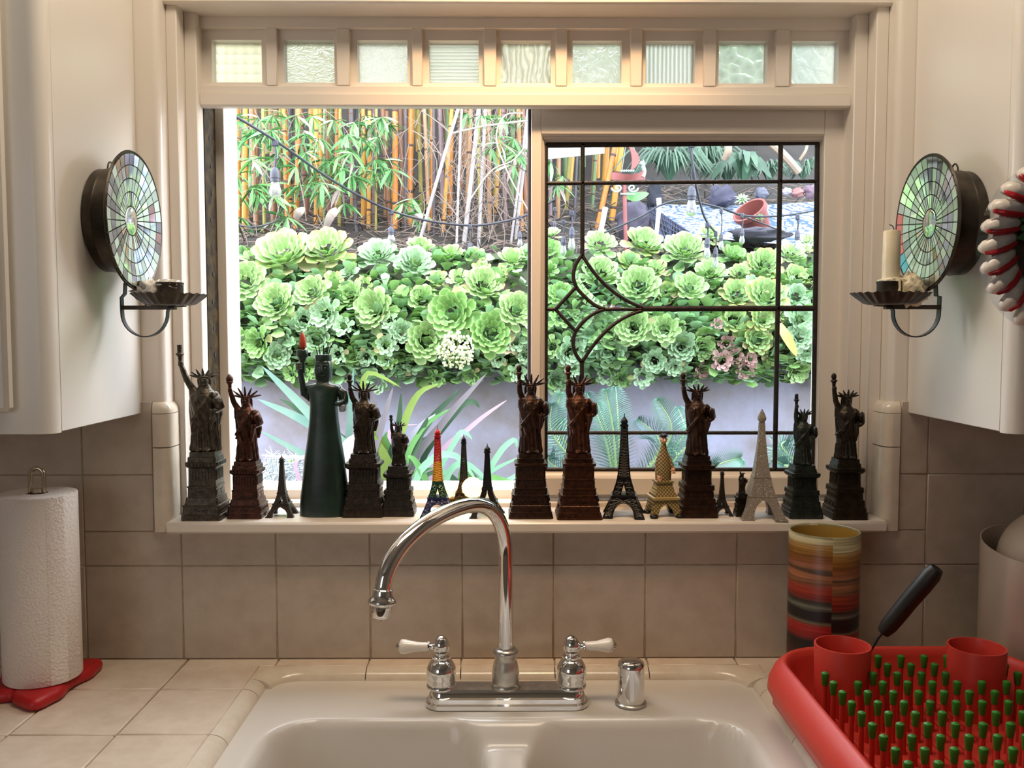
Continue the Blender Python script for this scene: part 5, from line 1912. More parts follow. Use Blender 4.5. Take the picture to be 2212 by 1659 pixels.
def ysurf(py):
    return interp([(490, 2.20), (560, 2.04), (620, 1.88), (700, 1.755), (780, 1.765), (830, 1.80), (900, 1.86)], py)[0]


ROS = []       # px, py, radius px, tint
c5 = [(490, 300, 240, 'y'), (900, 250, 200, 'y'), (130, 560, 170, 'g'), (420, 760, 165, 'g'), (1380, 300, 150, 'b'), (1110, 480, 80, 'b'), (760, 660, 140, 'g'), (880, 860, 130, 'b'),
      (1130, 700, 130, 'g'), (1350, 820, 165, 'g'), (680, 920, 100, 'b'), (800, 1110, 120, 'b'), (250, 1140, 120, 'd'), (100, 1100, 90, 'd'), (430, 1260, 110, 'b'), (500, 1130, 90, 'b'),
      (1050, 980, 80, 'b'), (1130, 1270, 80, 'd'), (1270, 1270, 80, 'b'), (1430, 1180, 90, 'd'), (560, 1430, 70, 'd'), (1370, 1510, 95, 'b'), (1000, 1250, 80, 'b'), (190, 330, 90, 'y'),
      (1450, 1300, 60, 'b'), (700, 1440, 60, 'd'), (960, 560, 90, 'y'), (1250, 600, 80, 'y')]
c6 = [(340, 380, 145, 'b'), (380, 230, 110, 'd'), (660, 310, 115, 'd'), (550, 540, 90, 'y'), (740, 530, 90, 'g'), (980, 590, 155, 'g'), (230, 700, 90, 'g'), (410, 730, 120, 'g'), (680, 860, 190, 'd'),
      (1290, 830, 150, 'g'), (900, 310, 90, 'd'), (1250, 340, 110, 'g'), (1380, 300, 80, 'd'), (1050, 1050, 175, 'd'), (440, 1120, 160, 'g'), (90, 940, 70, 'b'), (210, 1030, 95, 'b'), (60, 1160, 90, 'b'),
      (320, 1340, 85, 'b'), (860, 1450, 75, 'd'), (550, 1480, 65, 'd'), (1280, 1130, 90, 'b'), (1300, 1420, 75, 'b'), (1370, 1260, 70, 'b'), (200, 1400, 70, 'b'), (70, 1310, 70, 'd'), (960, 440, 80, 'y'), (1150, 470, 60, 'y'), (1120, 1290, 70, 'b')]
c7 = [(90, 260, 110, 'd'), (90, 110, 80, 'g'), (550, 200, 130, 'g'), (970, 200, 165, 'y'), (1300, 230, 125, 'g'), (560, 480, 150, 'g'), (830, 380, 110, 'y'), (920, 600, 165, 'g'), (180, 680, 105, 'd'), (60, 450, 80, 'd'),
      (1060, 450, 105, 'y'), (870, 990, 140, 'g'), (650, 1230, 130, 'b'), (270, 1230, 115, 'b'), (100, 1180, 85, 'g'), (1160, 1010, 115, 'g'), (1310, 1160, 125, 'b'), (1060, 1310, 95, 'b'), (130, 1500, 105, 'b'),
      (610, 1450, 80, 'b'), (760, 1480, 80, 'd'), (950, 1460, 90, 'b'), (640, 1060, 85, 'g'), (300, 1380, 70, 'b'), (1190, 670, 95, 'y'), (1250, 1370, 75, 'b'), (170, 900, 85, 'd'), (450, 1170, 65, 'b')]
c8 = [(130, 260, 170, 'g'), (370, 480, 130, 'g'), (600, 320, 125, 'd'), (180, 620, 135, 'g'), (650, 490, 95, 'y'), (880, 400, 140, 'y'), (620, 680, 135, 'y'), (900, 700, 165, 'y'), (1130, 300, 115, 'g'), (1170, 520, 110, 'y'),
      (1290, 180, 85, 'y'), (1180, 700, 105, 'b'), (760, 560, 60, 'b'), (370, 120, 100, 'y'), (1260, 260, 65, 'y'), (1310, 520, 80, 'y'), (100, 1190, 115, 'b'), (300, 1180, 105, 'g'), (590, 920, 115, 'y'), (860, 920, 105, 'y'),
      (810, 1110, 120, 'y'), (520, 1140, 75, 'p'), (480, 1310, 85, 'p'), (610, 1260, 65, 'p'), (700, 1390, 80, 'p'), (290, 1400, 65, 'p'), (1220, 920, 115, 'b'), (1210, 1090, 105, 'b'), (1260, 1230, 85, 'b'),
      (1190, 1400, 105, 'g'), (230, 1550, 55, 'b'), (950, 1260, 75, 'y'), (60, 1000, 75, 'g'), (1040, 860, 65, 'y'), (60, 1350, 80, 'b'), (440, 960, 50, 'p'), (750, 1290, 55, 'p')]
for lst, ox, oy in ((c5, 500, 480), (c6, 820, 480), (c7, 1170, 480), (c8, 1450, 480)):
    for x, y, r, t in lst:
        ROS.append((ox + x / 4.366, oy + y / 4.366, r / 4.366, t))
TINT = {'g': ('green', 'mid green'), 'b': ('blue', 'bluish green'), 'y': ('yellow', 'yellow-edged'), 'd': ('deep', 'bright green'), 'p': ('pink', 'pinkish')}
rows = [('top row', 0, 555), ('second row', 555, 625), ('third row', 625, 690), ('fourth row', 690, 755), ('lowest row', 755, 2000)]
parts_lr = [('in the open half', 0, 1150), ('behind the leaded glass', 1150, 3000)]
lab = {}
for rn, a, b in rows:
    for pn, xa, xb_ in parts_lr:
        sel = sorted([r for r in ROS if a <= r[1] < b and xa <= r[0] < xb_])
        for i, r in enumerate(sel):
            sz = 'large' if r[2] > 31 else 'mid-sized' if r[2] > 21 else 'small'
            lab[r] = '%s %s succulent rosette, %s from left, %s %s' % (sz, TINT[r[3]][1], ORD[i], rn, pn)
rr_ = random.Random(3)
for r in ROS:
    px, py, rp, tn = r
    Y = ysurf(py) + rr_.uniform(-.03, .03) - (0.03 if rp > 30 else 0)
    P = atY(px, py, Y)
    Rm = rp * (Y - CAM.y) / F_PX * 1.50
    el = interp([(500, 52), (560, 40), (620, 24), (700, 8), (780, -10), (840, -22)], py)[0] + rr_.uniform(-10, 10)
    az = rr_.uniform(-22, 22)
    axis = Vector((math.sin(R(az)) * math.cos(R(el)), -math.cos(R(az)) * math.cos(R(el)), math.sin(R(el))))
    t = thing('succulent_rosette', lab[r], 'succulent', P - axis * Rm * 0.15, 'succulent rosettes spilling over the garden wall')
    t.rotation_euler = axis.to_track_quat('Z', 'Y').to_euler()
    n = 38 if rp > 31 else 29 if rp > 21 else 20
    ph = rr_.uniform(0, 6)
    main = TINT[tn][0]
    for i in range(n):
        f = (i + .5) / n
        tipr = Rm * (.07 + .93 * f ** .60)
        Lf = Rm * (.17 + .50 * f ** .65)
        tilt = R(70 * (1 - f) ** 1.0 + 6 + rr_.uniform(-4, 4) - (14 if f > .88 else 0))
        base = max(tipr - Lf * math.cos(tilt), 0.01 * Rm)
        h = Rm * (.10 * (1 - f) + .02) - (Rm * .10 if f > .85 else 0)
        mk = main
        if f > .82 and rr_.random() < (.55 if tn == 'y' else .18): mk = 'old' if tn != 'p' else 'pink'
        if tn == 'y' and f < .6: mk = 'green'
        wscale = 0.80 + .25 * (1 - f) + rr_.uniform(-.06, .06)
        m = Matrix.Rotation(ph + i * GA, 4, 'Z') @ Matrix.Translation((base, 0, h)) @ Matrix.Rotation(-tilt, 4, 'Y') @ Matrix.Diagonal((Lf, Lf * wscale, Lf, 1))
        inst(LEAF[i % 2][mk], 'leaf', t, m)

# mat of stems and small offsets under the rosettes
MATM = M('stem_mat', hexc('#4c5f3c'), 0.9, var=(14, hexc('#3a2f25'), 0.9), bump=(40, 0.6))
mb = MB()
rings = []
for i in range(60):
    px = 120 + (2150 - 120) * i / 59
    ring = []
    low = 790 + 22 * noise.noise(Vector((px * .02, 0, 0)))
    for py in (548, 575, 600, 640, 690, 740, low):
        Y = ysurf(py) + 0.075 + 0.03 * noise.noise(Vector((px * .03, py * .03, 1)))
        ring.append(atY(px, py, Y))
    ring.append(Vector((ring[-1].x, YW - .01, ring[-1].z)))
    ring.append(Vector((ring[0].x, YW - .01, Z_WT + .012)))
    ring.append(Vector((ring[0].x, YW + .5, Z_WT + .012)))
    rings.append(ring)
mb.loft(rings)
mound = mb.build('stem_mound', MATM, ang=80)
fix_normals(mound)
mound['kind'] = 'stuff'; mound['label'] = 'tangled succulent stems and soil filling the gaps between rosettes on the wall'; mound['category'] = 'undergrowth'
lv = LEAF[0]['green']
base_v = [Vector(v.co) for v in lv.vertices][:35]
base_f = [tuple(p.vertices) for p in lv.polygons if max(p.vertices) < 35]
for nm, mk, cnt, sd in (('small_offset_leaves', 'blue', 2700, 1), ('small_offset_foliage', 'green', 2700, 2)):
    rg = random.Random(sd)
    mb = MB()
    for i in range(cnt):
        px, py = rg.uniform(150, 2130), min(815, 540 + 290 * rg.random() ** .7)
        P = atY(px, py, ysurf(py) + .055 + rg.uniform(-.03, .03))
        L_ = rg.uniform(.03, .062)
        d = Vector((rg.uniform(-1, 1), rg.uniform(-1.2, -.1), rg.uniform(-.8, 1)))
        q = Matrix.Translation(P) @ d.to_track_quat('X', 'Z').to_matrix().to_4x4() @ Matrix.Scale(L_, 4)
        mb.add([q @ v for v in base_v], base_f)
    o = mb.build(nm, LM[mk], ang=80, kind='stuff')
    o['label'] = ('small bluish offset leaves' if mk == 'blue' else 'small bright offset leaves') + ' crowded between the large rosettes'; o['category'] = 'foliage'

# ---------------- blades: curved strips with a fold


def blade(path, w_, fold=0.25, tw=0.0, side=None):
    """path: world points; returns MB of a tapering folded leaf with two faces"""
    path = [Vector(p) for p in path]
    n = len(path)
    mb = MB()
    rows_ = []
    for i in range(n):
        t = (path[min(i + 1, n - 1)] - path[max(i - 1, 0)]).normalized()
        sd = side if side is not None else Vector((0, -1, 0.3)).cross(t)
        sd = sd.normalized() if sd.length > 1e-6 else Vector((1, 0, 0))
        nr = t.cross(sd).normalized()
        f = i / (n - 1)
        ww = w_ * (0.55 + 0.9 * f if f < .5 else 1.0 * math.cos((f - .5) * PI) ** .8 + .02)
        ww = w_ * (0.6 + .4 * math.sin(min(f / .5, 1) * PI / 2)) if f < .5 else w_ * max(math.cos((f - .5) * PI), 0.0) ** .75 + w_ * .02
        rows_.append([path[i] - sd * ww + nr * ww * fold, path[i] - nr * .0008, path[i] + sd * ww + nr * ww * fold, path[i] + nr * .0012])
    mb.loft(rows_, True, True)
    return mb


def smooth_path(pts, n=12):
    pts = [Vector(p) for p in pts]
    out = []
    m = len(pts) - 1
    for i in range(n + 1):
        u = i / n * m
        k = min(int(u), m - 1)
        f = u - k
        p0, p1, p2, p3 = pts[max(k - 1, 0)], pts[k], pts[k + 1], pts[min(k + 2, m)]
        out.append(0.5 * ((2 * p1) + (-p0 + p2) * f + (2 * p0 - 5 * p1 + 4 * p2 - p3) * f * f + (-p0 + 3 * p1 - 3 * p2 + p3) * f ** 3))
    return out


# ---------------- bamboo
BC = {k: M('culm_' + k, hexc(a), 0.4, var=(7, hexc(b), .8)) for k, a, b in (
    ('orange', '#d98a2a', '#b8642a'), ('amber', '#dca038', '#c88a30'), ('tan', '#b98c5e', '#8f6a4c'), ('brown', '#93603c', '#5d4034'), ('olive', '#a09438', '#76702e'), ('green', '#6d8a52', '#4c6a44'),
    ('dark', '#4a4048', '#2c2628'), ('white', '#b4aeb0', '#948c8e'), ('mauve', '#8a6e72', '#5d4c52'))}
NODEM = M('culm_node', hexc('#5a4238'), 0.7)
BLM = [M('bamboo_leaf_' + k, hexc(c), 0.5, rnd=0.25) for k, c in (('light', '#6fa95c'), ('mid', '#4f8c4a'), ('pale', '#93b884'))]
DEADL = M('dead_bamboo_leaf', hexc('#a0948a'), 0.8)
node_me = MB().lathe([(0.98, -.5), (1.10, -.2), (1.12, .2), (0.98, .5)], 12).mesh('node')
node_me.materials.append(NODEM)
bl = MB()
rings = []
for i in range(6):
    u = i / 5
    w_ = .085 * math.sin(PI * (u * .94 + .04)) ** .8
    z = -.25 * u * u
    rings.append([(u, -w_, z + w_ * .35), (u, 0, z - .004), (u, w_, z + w_ * .35), (u, 0, z + .008)])
bl.loft(rings)
BLADES = []
for m_ in BLM + [DEADL]:
    me = bl.mesh('leaf', smooth=False); me.materials.append(m_); BLADES.append(me)
CULMS = []


def culm(xt, xb_, yb_, wpx, col, Y, label=None, group=None, yt=236, top=3.3, nodes=True):
    """bamboo stem whose line passes picture points (xt, yt) and (xb, yb) on the vertical plane at depth Y"""
    a, b = atY(xt, yt, Y), atY(xb_, yb_, Y)
    d = (a - b)
    ttop = (top - b.z) / d.z if d.z > .02 else 1.0
    gz = hill(b.x, Y)
    tlo = (gz - 0.05 - b.z) / d.z if (d.z > .02 and b.z > gz) else 0.0
    p0, p1 = b + d * tlo, b + d * ttop
    r = wpx * .55 * (Y - CAM.y) / F_PX
    t = thing('bamboo_culm', label or '', 'bamboo', p0, group)
    t['label'] = label or 'bamboo'
    n = 9
    bow = Vector((rng.uniform(-.02, .02), 0, 0))
    pts = [p0 + (p1 - p0) * (i / n) + bow * math.sin(PI * i / n) for i in range(n + 1)]
    MB().tube(pts, [r * (1.05 - .25 * i / n) for i in range(n + 1)], 10).build('stalk', BC[col], t, ang=60)
    if nodes:
        L_ = (p1 - p0).length
        q = (p1 - p0).to_track_quat('Z', 'Y').to_matrix().to_4x4()
        s_ = rng.uniform(.05, .2)
        while s_ < min(L_, 1.05):
            f = s_ / L_
            pp = (p1 - p0) * f + bow * math.sin(PI * f)
            rr = r * (1.05 - .25 * f)
            inst(node_me, 'node', t, Matrix.Translation(pp) @ q @ Matrix.Diagonal((rr, rr, max(rr * 1.0, .007), 1)))
            s_ += rng.uniform(.17, .28)
    CULMS.append((p0, p1, t))
    return t


front = [(497, 508, 560, 9, 'tan'), (530, 528, 560, 11, 'amber'), (512, 548, 560, 8, 'tan'), (545, 556, 530, 11, 'tan'), (571, 572, 520, 7, 'olive'), (588, 590, 500, 11, 'brown'), (613, 622, 520, 9, 'orange'), (620, 632, 510, 8, 'amber'),
         (650, 645, 500, 8, 'tan'), (657, 666, 500, 11, 'brown'), (696, 696, 520, 9, 'amber'), (702, 701, 520, 5, 'green'), (752, 760, 520, 7, 'tan'), (768, 774, 560, 8, 'dark'), (786, 788, 500, 9, 'orange'), (806, 806, 530, 7, 'mauve'),
         (815, 812, 520, 5, 'olive'), (829, 842, 470, 10, 'brown'), (849, 853, 520, 12, 'orange'), (893, 886, 520, 11, 'orange'), (900, 911, 480, 8, 'olive'), (912, 925, 480, 8, 'tan'), (926, 932, 440, 8, 'orange'), (934, 937, 560, 6, 'dark'),
         (951, 959, 490, 10, 'mauve'), (981, 957, 510, 8, 'amber'), (1013, 1008, 470, 10, 'tan'), (1086, 1070, 480, 7, 'amber'), (1091, 1093, 500, 8, 'mauve'), (1112, 1120, 480, 8, 'green'), (1135, 1138, 500, 9, 'brown'), (676, 682, 520, 9, 'amber'), (722, 726, 510, 8, 'orange'), (738, 733, 520, 7, 'olive'), (797, 796, 500, 8, 'amber'), (868, 872, 500, 9, 'brown'), (1042, 1040, 490, 8, 'olive'), (1062, 1058, 480, 9, 'tan'), (505, 516, 560, 9, 'orange'), (602, 606, 500, 7, 'dark'), (640, 636, 520, 8, 'orange'), (710, 712, 500, 8, 'brown'), (778, 783, 520, 8, 'amber'), (836, 832, 500, 7, 'tan'), (878, 876, 520, 6, 'dark'), (968, 972, 480, 8, 'orange'), (1125, 1128, 480, 9, 'orange')]
canes = [(1030, 997, 570, 9), (997, 906, 530, 7), (1053, 1035, 520, 7), (1004, 988, 520, 5), (1150, 1112, 540, 7), (1138, 1103, 530, 5)]
right_p = [(1324, 1290, 495, 11, 'orange', 310), (1347, 1318, 505, 12, 'amber', 310), (1212, 1205, 480, 9, 'tan', 310), (1228, 1222, 470, 8, 'olive', 310), (1196, 1190, 480, 8, 'mauve', 310), (1283, 1278, 470, 7, 'green', 310), (1245, 1240, 470, 6, 'dark', 310), (1262, 1258, 480, 8, 'green', 310)]
CW = {'orange': 'orange', 'amber': 'golden', 'tan': 'tan', 'brown': 'brown', 'olive': 'olive', 'green': 'green', 'dark': 'blackish', 'mauve': 'mauve-grey', 'white': 'white'}
for i, (a, b, c, w_, col) in enumerate(sorted(front)):
    culm(a, b, c, w_, col, 2.95 + 0.30 * ((i * 7) % 5) / 5, '%s bamboo culm, %s from left of the front stems in the open half' % (CW[col], ORD[i]), 'front bamboo culms in the open half')
for i, (a, b, c, w_) in enumerate(sorted(canes)):
    culm(a, b, c, w_, 'white', 2.55 + .06 * i, 'dead white cane, %s from left of the slanting white canes' % ORD[i], 'dead white canes', nodes=False)
for i, (a, b, c, w_, col, yt) in enumerate(sorted(right_p)):
    culm(a, b, c, w_, col, 3.0 + .12 * (i % 3), '%s bamboo stem, %s from left behind the leaded glass' % (CW[col], ORD[i]), 'bamboo stems behind the leaded glass', yt=yt)
for i in range(60):
    x = 480 + 850 * (i + rng.random()) / 60
    c_ = rng.choice(['dark', 'green', 'green', 'olive', 'brown', 'tan', 'amber'])
    culm(x, x + rng.uniform(-14, 14), rng.uniform(430, 500), rng.uniform(8, 14), c_, rng.uniform(3.3, 4.4), '%s bamboo culm, %s from left of the shaded culms at the back' % (CW[c_], ORD[i]), 'shaded bamboo culms at the back', nodes=False)

sprays = [(500, 300), (515, 420), (560, 262), (545, 345), (590, 250), (570, 290), (610, 300), (640, 250), (660, 290), (690, 300), (720, 260), (745, 300), (765, 265), (790, 250), (700, 345), (730, 340), (650, 400), (690, 415), (620, 440), (705, 400), (760, 380), (780, 360), (735, 405),
          (805, 370), (800, 270), (520, 250), (560, 340), (640, 360), (660, 330), (760, 330), (780, 300), (820, 255), (840, 265), (520, 470), (590, 480), (620, 470), (890, 430), (905, 460), (870, 440), (1060, 320), (1080, 310), (1100, 330), (1110, 300), (1040, 250), (1075, 250), (1010, 245), (1125, 255),
          (1205, 400), (1215, 380), (1190, 350), (540, 500), (680, 380), (600, 330), (575, 400)]
sprays += [(rng.uniform(495, 850), rng.uniform(240, 440)) for _ in range(38)] + [(rng.uniform(1040, 1140), rng.uniform(240, 360)) for _ in range(6)]
for k, (px, py) in enumerate(sprays):
    Y = 2.62 + .3 * rng.random()
    P = atY(px, py, Y)
    best = min(CULMS, key=lambda c: (c[0].x + (c[1].x - c[0].x) * .3 - P.x) ** 2 + (c[0].y - P.y) ** 2 * .3)
    nl = rng.randint(6, 9)
    a0 = rng.uniform(-.6, .6)
    for j in range(nl):
        an = a0 + R(-165 + 330 * (j + .5) / nl) * .5 - PI / 2 + rng.uniform(-.25, .25)
        d = Vector((math.cos(an), rng.uniform(-.6, .3), math.sin(an) * .9 + .12))
        L_ = rng.uniform(.060, .110)
        q = Matrix.Translation(P - best[2].location) @ d.to_track_quat('X', 'Z').to_matrix().to_4x4() @ Matrix.Rotation(rng.uniform(-.9, .9), 4, 'X') @ Matrix.Diagonal((L_, L_ * 1.15, L_, 1))
        inst(BLADES[rng.choice([0, 0, 1, 1, 2]) if rng.random() < .93 else 3], 'leaf', best[2], q)

# leafy canopy of the bamboo overhead, above the window's view, shading the slope
mb = MB()
rg = random.Random(77)
bv, bf = [Vector(v) for v in bl.v], bl.f
for i in range(4200):
    y = 3.2 + 3.4 * rg.random() ** 1.2
    P = Vector((rg.uniform(-3.2, 1.5 + .25 * (y - 2.7)), y, max(2.72 + .26 * (y - 3.0), 2.70) + rg.random() ** 1.5 * 1.3))
    an = rg.uniform(0, 2 * PI)
    d = Vector((math.cos(an), math.sin(an), rg.uniform(-.7, .1)))
    L_ = rg.uniform(.10, .20)
    q = Matrix.Translation(P) @ d.to_track_quat('X', 'Z').to_matrix().to_4x4() @ Matrix.Rotation(rg.uniform(-.6, .6), 4, 'X') @ Matrix.Diagonal((L_, L_ * 1.5, L_, 1))
    mb.add([q @ v for v in bv], bf)
o = mb.build('bamboo_foliage', BLM[1], smooth=False, kind='stuff'); o['label'] = 'leafy bamboo canopy overhead shading the slope behind the transom'; o['category'] = 'foliage'

# tangle of dry twigs and vines in front of the bamboo
TW = M('dry_twig', hexc('#9c8c84'), 0.85, var=(5, hexc('#6e5c52'), .8))
mb = MB()
for i in range(330):
    if rng.random() < .62: px, py = rng.gauss(1030, 75), rng.uniform(235, 520)
    else: px, py = rng.uniform(490, 1140), rng.uniform(235, 520)
    if px > 1290: continue
    Y = rng.uniform(2.5, 3.1)
    P = atY(px, py, Y)
    an = rng.gauss(PI / 2, .75)
    L_ = rng.uniform(.05, .28)
    d = Vector((math.cos(an), rng.uniform(-.2, .2), math.sin(an))) * L_
    c = Vector((rng.uniform(-.3, .3), 0, rng.uniform(-.2, .2))) * L_
    mb.tube(smooth_path([P - d * .5, P + c * .5, P + d * .5], 5), rng.uniform(.0008, .0021), 4)
o = mb.build('dry_twig_tangle', TW, ang=80, kind='stuff'); o['label'] = 'tangle of pale dry twigs in front of the bamboo'; o['category'] = 'twigs'
VINE = M('pale_vine', hexc('#b4a99c'), 0.7)
for i, (nm, pts) in enumerate((('pale dry vine arching in front of the bamboo next to the sash stile', [(1150, 470), (1100, 380), (1072, 300), (1090, 250), (1130, 245)]),
                              ('long straight white twig crossing near the top of the bamboo', [(976, 288), (1050, 272), (1145, 260)]),
                              ('curved bare vine looping low across the white canes', [(1010, 440), (1060, 370), (1110, 345), (1145, 300)]))):
    o = MB().tube(smooth_path([atY(a, b, 2.5) for a, b in pts], 16), .0042 if i == 1 else .0032, 7).build('dry_vine', VINE)
    o['label'] = nm; o['category'] = 'vine'
for k, (px, py, w_, h_) in enumerate(((715, 470, 12, 22), (718, 465, 9, 16), (648, 460, 10, 12), (905, 470, 8, 8))):
    P = atY(px, py, 2.5)
    s_ = (2.5 - CAM.y) / F_PX
    o = blade(smooth_path([P + Vector((-w_ * s_, 0, -h_ * s_)), P + Vector((0, -.02, 0)), P + Vector((w_ * s_, 0, h_ * s_))], 8), 9 * s_, .2, side=Vector((.75, .3, -.6))).build('dead_leaf', DEADL)
    o['label'] = 'pale curled dead leaf, %s from left at the foot of the bamboo' % ORD[(1, 2, 0, 3)[k]]; o['category'] = 'leaf'; o['group'] = 'dead leaves under the bamboo'

# ---------------- string lights
CABLE = M('black_cable', hexc('#2c2e3a'), 0.5)
SOCK = M('black_socket', hexc('#353848'), 0.45)
BULB = bpy.data.materials.new('bulb_glass'); BULB.use_nodes = True
nt = BULB.node_tree
p_ = nt.nodes['Principled BSDF']; p_.inputs['Base Color'].default_value = (.80, .82, .86, 1); p_.inputs['Roughness'].default_value = .18; p_.inputs['Transmission Weight'].default_value = .85; p_.inputs['IOR'].default_value = 1.3
for nm, pts, rad in (('black string light cable sagging across the open window half', [(440, 205, 1.35), (487, 238, 1.42), (594, 303, 1.55), (700, 378, 1.8), (780, 425, 2.0), (845, 455, 2.2), (925, 477, 2.28), (1015, 487, 2.32), (1080, 480, 2.4), (1143, 462, 2.5), (1200, 430, 2.5)], .0048),
                     ('grey string light cable swinging low across the patterned hammock', [(1305, 503, 2.0), (1380, 470, 2.0), (1430, 442, 2.0), (1480, 433, 2.0), (1560, 450, 2.0), (1610, 466, 2.0), (1690, 466, 2.0), (1775, 452, 2.0)], .0038),
                     ('cable dropping steeply from the clamped bulb to the crowded bulbs', [(1486, 300, 1.72), (1496, 350, 1.72), (1503, 395, 1.72), (1517, 455, 1.75), (1528, 480, 1.78), (1546, 502, 1.8)], .0042),
                     ('thin cable branching down over the terracotta pot', [(1558, 450, 2.02), (1590, 462, 2.02), (1640, 480, 2.02), (1690, 500, 2.02)], .003),
                     ('short black cable pair low at the jamb before the bamboo', [(500, 484, 2.3), (545, 490, 2.3), (580, 484, 2.3), (602, 474, 2.3)], .003)):
    o = MB().tube(smooth_path([atY(*q) for q in pts], 40), rad, 8).build('string_light_cable', CABLE)
    o['label'] = nm; o['category'] = 'cable'
blist = [(594, 362, 427, 26, 1.55, 308, 'biggest string light bulb hanging in the open half'), (845, 489, 526, 18, 2.2, 458, 'string light bulb in the open half, before the bright orange bamboo'),
         (1015, 524, 566, 15, 2.32, 490, 'string light bulb in the open half, beside the thick white cane'), (1123, 500, 535, 12, 2.35, 470, 'string light bulb in the open half, closest to the sash stile'),
         (1494, 402, 466, 24, 1.72, 312, 'largest string light bulb behind the leaded glass, under the clamp'), (1235, 490, 541, 16, 1.80, 460, 'bulb behind the leaded glass next to the vertical lead line, higher of two'),
         (1217, 510, 552, 14, 1.82, 480, 'bulb behind the leaded glass next to the stile, lower of two'), (1198, 478, 503, 11, 2.2, 452, 'small bulb behind the leaded glass closest to the sash stile'),
         (1528, 512, 560, 15, 1.78, 486, 'first of three crowded bulbs over the succulents behind the leaded glass'), (1546, 534, 580, 13, 1.80, 504, 'lowest of three crowded bulbs over the succulents behind the leaded glass'),
         (1558, 503, 540, 11, 1.95, 455, 'last and smallest of three crowded bulbs behind the leaded glass'), (1603, 494, 527, 12, 1.95, 465, 'bulb hanging in front of the black driftwood'),
         (1723, 497, 542, 14, 1.92, 468, 'bulb hanging beyond the lead line near the sash edge')]
for px, y0, y1, wpx, Y, yc, lb in blist:
    s_ = (Y - CAM.y) / F_PX
    P = atY(px, y0, Y)
    h = (y1 - y0) * s_
    r = wpx * .5 * s_
    t = thing('string_light_bulb', lb, 'light bulb', P, 'string light bulbs over the garden')
    MB().lathe([(r * .30, 0), (r * .55, -h * .05), (r * .78, -h * .16), (r * .82, -h * .30), (r * .86, -h * .31), (r * .86, -h * .35), (r * .78, -h * .36), (r * .80, -h * .46), (r * .70, -h * .47)], 20, P).build('socket', SOCK, t, ang=35)
    MB().lathe([(r * .62, -h * .45), (r * .70, -h * .55), (r * .95, -h * .72), (r * 1.0, -h * .82), (r * .85, -h * .93), (r * .45, -h * .99), (r * .05, -h)], 20, P).build('glass_bulb', BULB, t, ang=80)
    c0 = atY(px, yc, Y)
    MB().tube([c0, (c0 + P) / 2 + Vector((.003, 0, 0)), P], .0035 if wpx > 13 else .0025, 6).build('drop_cord', CABLE, t)
    MB().box(c0.x - .011 * r / .02, c0.x + .011 * r / .02, Y - .006, Y + .006, c0.z - .012, c0.z + .008, .002).build('cable_clip', SOCK, t)

# ---------------- plants in front of the garden wall
PC = {k: M('blade_' + k, hexc(a), 0.45, var=(5, hexc(b), .8)) for k, a, b in (
    ('teal', '#6f9a90', '#8fb4a4'), ('green', '#5a9a52', '#79b868'), ('dark', '#2c5038', '#446a48'), ('lime', '#76933c', '#8fae52'), ('purple', '#7a7480', '#8d8a90'), ('pink', '#c9a6c4', '#d9bcd4'), ('mint', '#86c9a4', '#a6dcb8'), ('lilac', '#b4b4cc', '#c9c9da'), ('petal', '#ecd9e4', '#e2b8cf'))}


def strap_plant(name, label, cat, leaves, Y, base):
    B_ = atY(base[0], base[1], Y); B_.z = 0.5
    t = thing(name, label, cat, B_)
    for k, (pts, wpx, col) in enumerate(leaves):
        pp = []
        for i, q in enumerate(pts):
            pp.append(atY(q[0], q[1], Y + (q[2] if len(q) > 2 else (-.05 + .10 * ((k * 3) % 5) / 4))))
        b0 = Vector((B_.x + (pp[0].x - B_.x) * .3, B_.y, 0.52))
        pp = [b0] + pp
        blade(smooth_path(pp, 16), wpx * .5 * (Y - CAM.y) / F_PX, .22).build('leaf', PC[col], t, ang=60)
    return t


strap_plant('flax_plant', 'spiky variegated flax with long green and purple blades before the garden wall', 'plant', [
    ([(800, 1040), (680, 905), (565, 790)], 24, 'teal'), ([(800, 1050), (690, 930), (556, 862)], 24, 'teal'), ([(800, 1070), (690, 1000), (560, 930)], 18, 'teal'), ([(780, 1000), (650, 890), (603, 860)], 12, 'dark'),
    ([(840, 1010), (788, 880), (795, 806), (868, 838)], 14, 'lime'), ([(850, 1040), (872, 920), (905, 850), (950, 830)], 16, 'lime'), ([(860, 1040), (920, 920), (998, 838)], 18, 'dark'), ([(880, 1040), (960, 910), (1052, 806)], 17, 'purple'),
    ([(900, 1030), (985, 890), (1020, 868), (1036, 880)], 15, 'dark'), ([(930, 1020), (1020, 920), (1096, 864)], 11, 'pink'), ([(870, 1040), (910, 930), (975, 882)], 12, 'green'), ([(760, 1050), (756, 900), (764, 795)], 14, 'teal'),
    ([(800, 1050), (825, 920), (850, 835)], 15, 'purple'), ([(815, 1050), (812, 900), (802, 830)], 12, 'purple'), ([(835, 1050), (860, 930), (866, 850)], 16, 'dark'), ([(870, 1050), (900, 960), (925, 900)], 20, 'dark'), ([(850, 1050), (890, 940), (960, 880)], 12, 'lilac'),
    ([(845, 1050), (800, 950), (805, 930)], 34, 'lime'), ([(860, 1050), (838, 960), (852, 930)], 34, 'green'), ([(870, 1060), (890, 980), (930, 940)], 22, 'dark'), ([(640, 1020), (690, 992), (560, 985)], 9, 'pink'), ([(700, 1000), (660, 985), (620, 1000)], 12, 'lime'),
    ([(880, 1040), (840, 935), (905, 917)], 8, 'pink'), ([(820, 1040), (780, 930), (735, 830)], 16, 'lilac')], 1.48, (860, 1090))
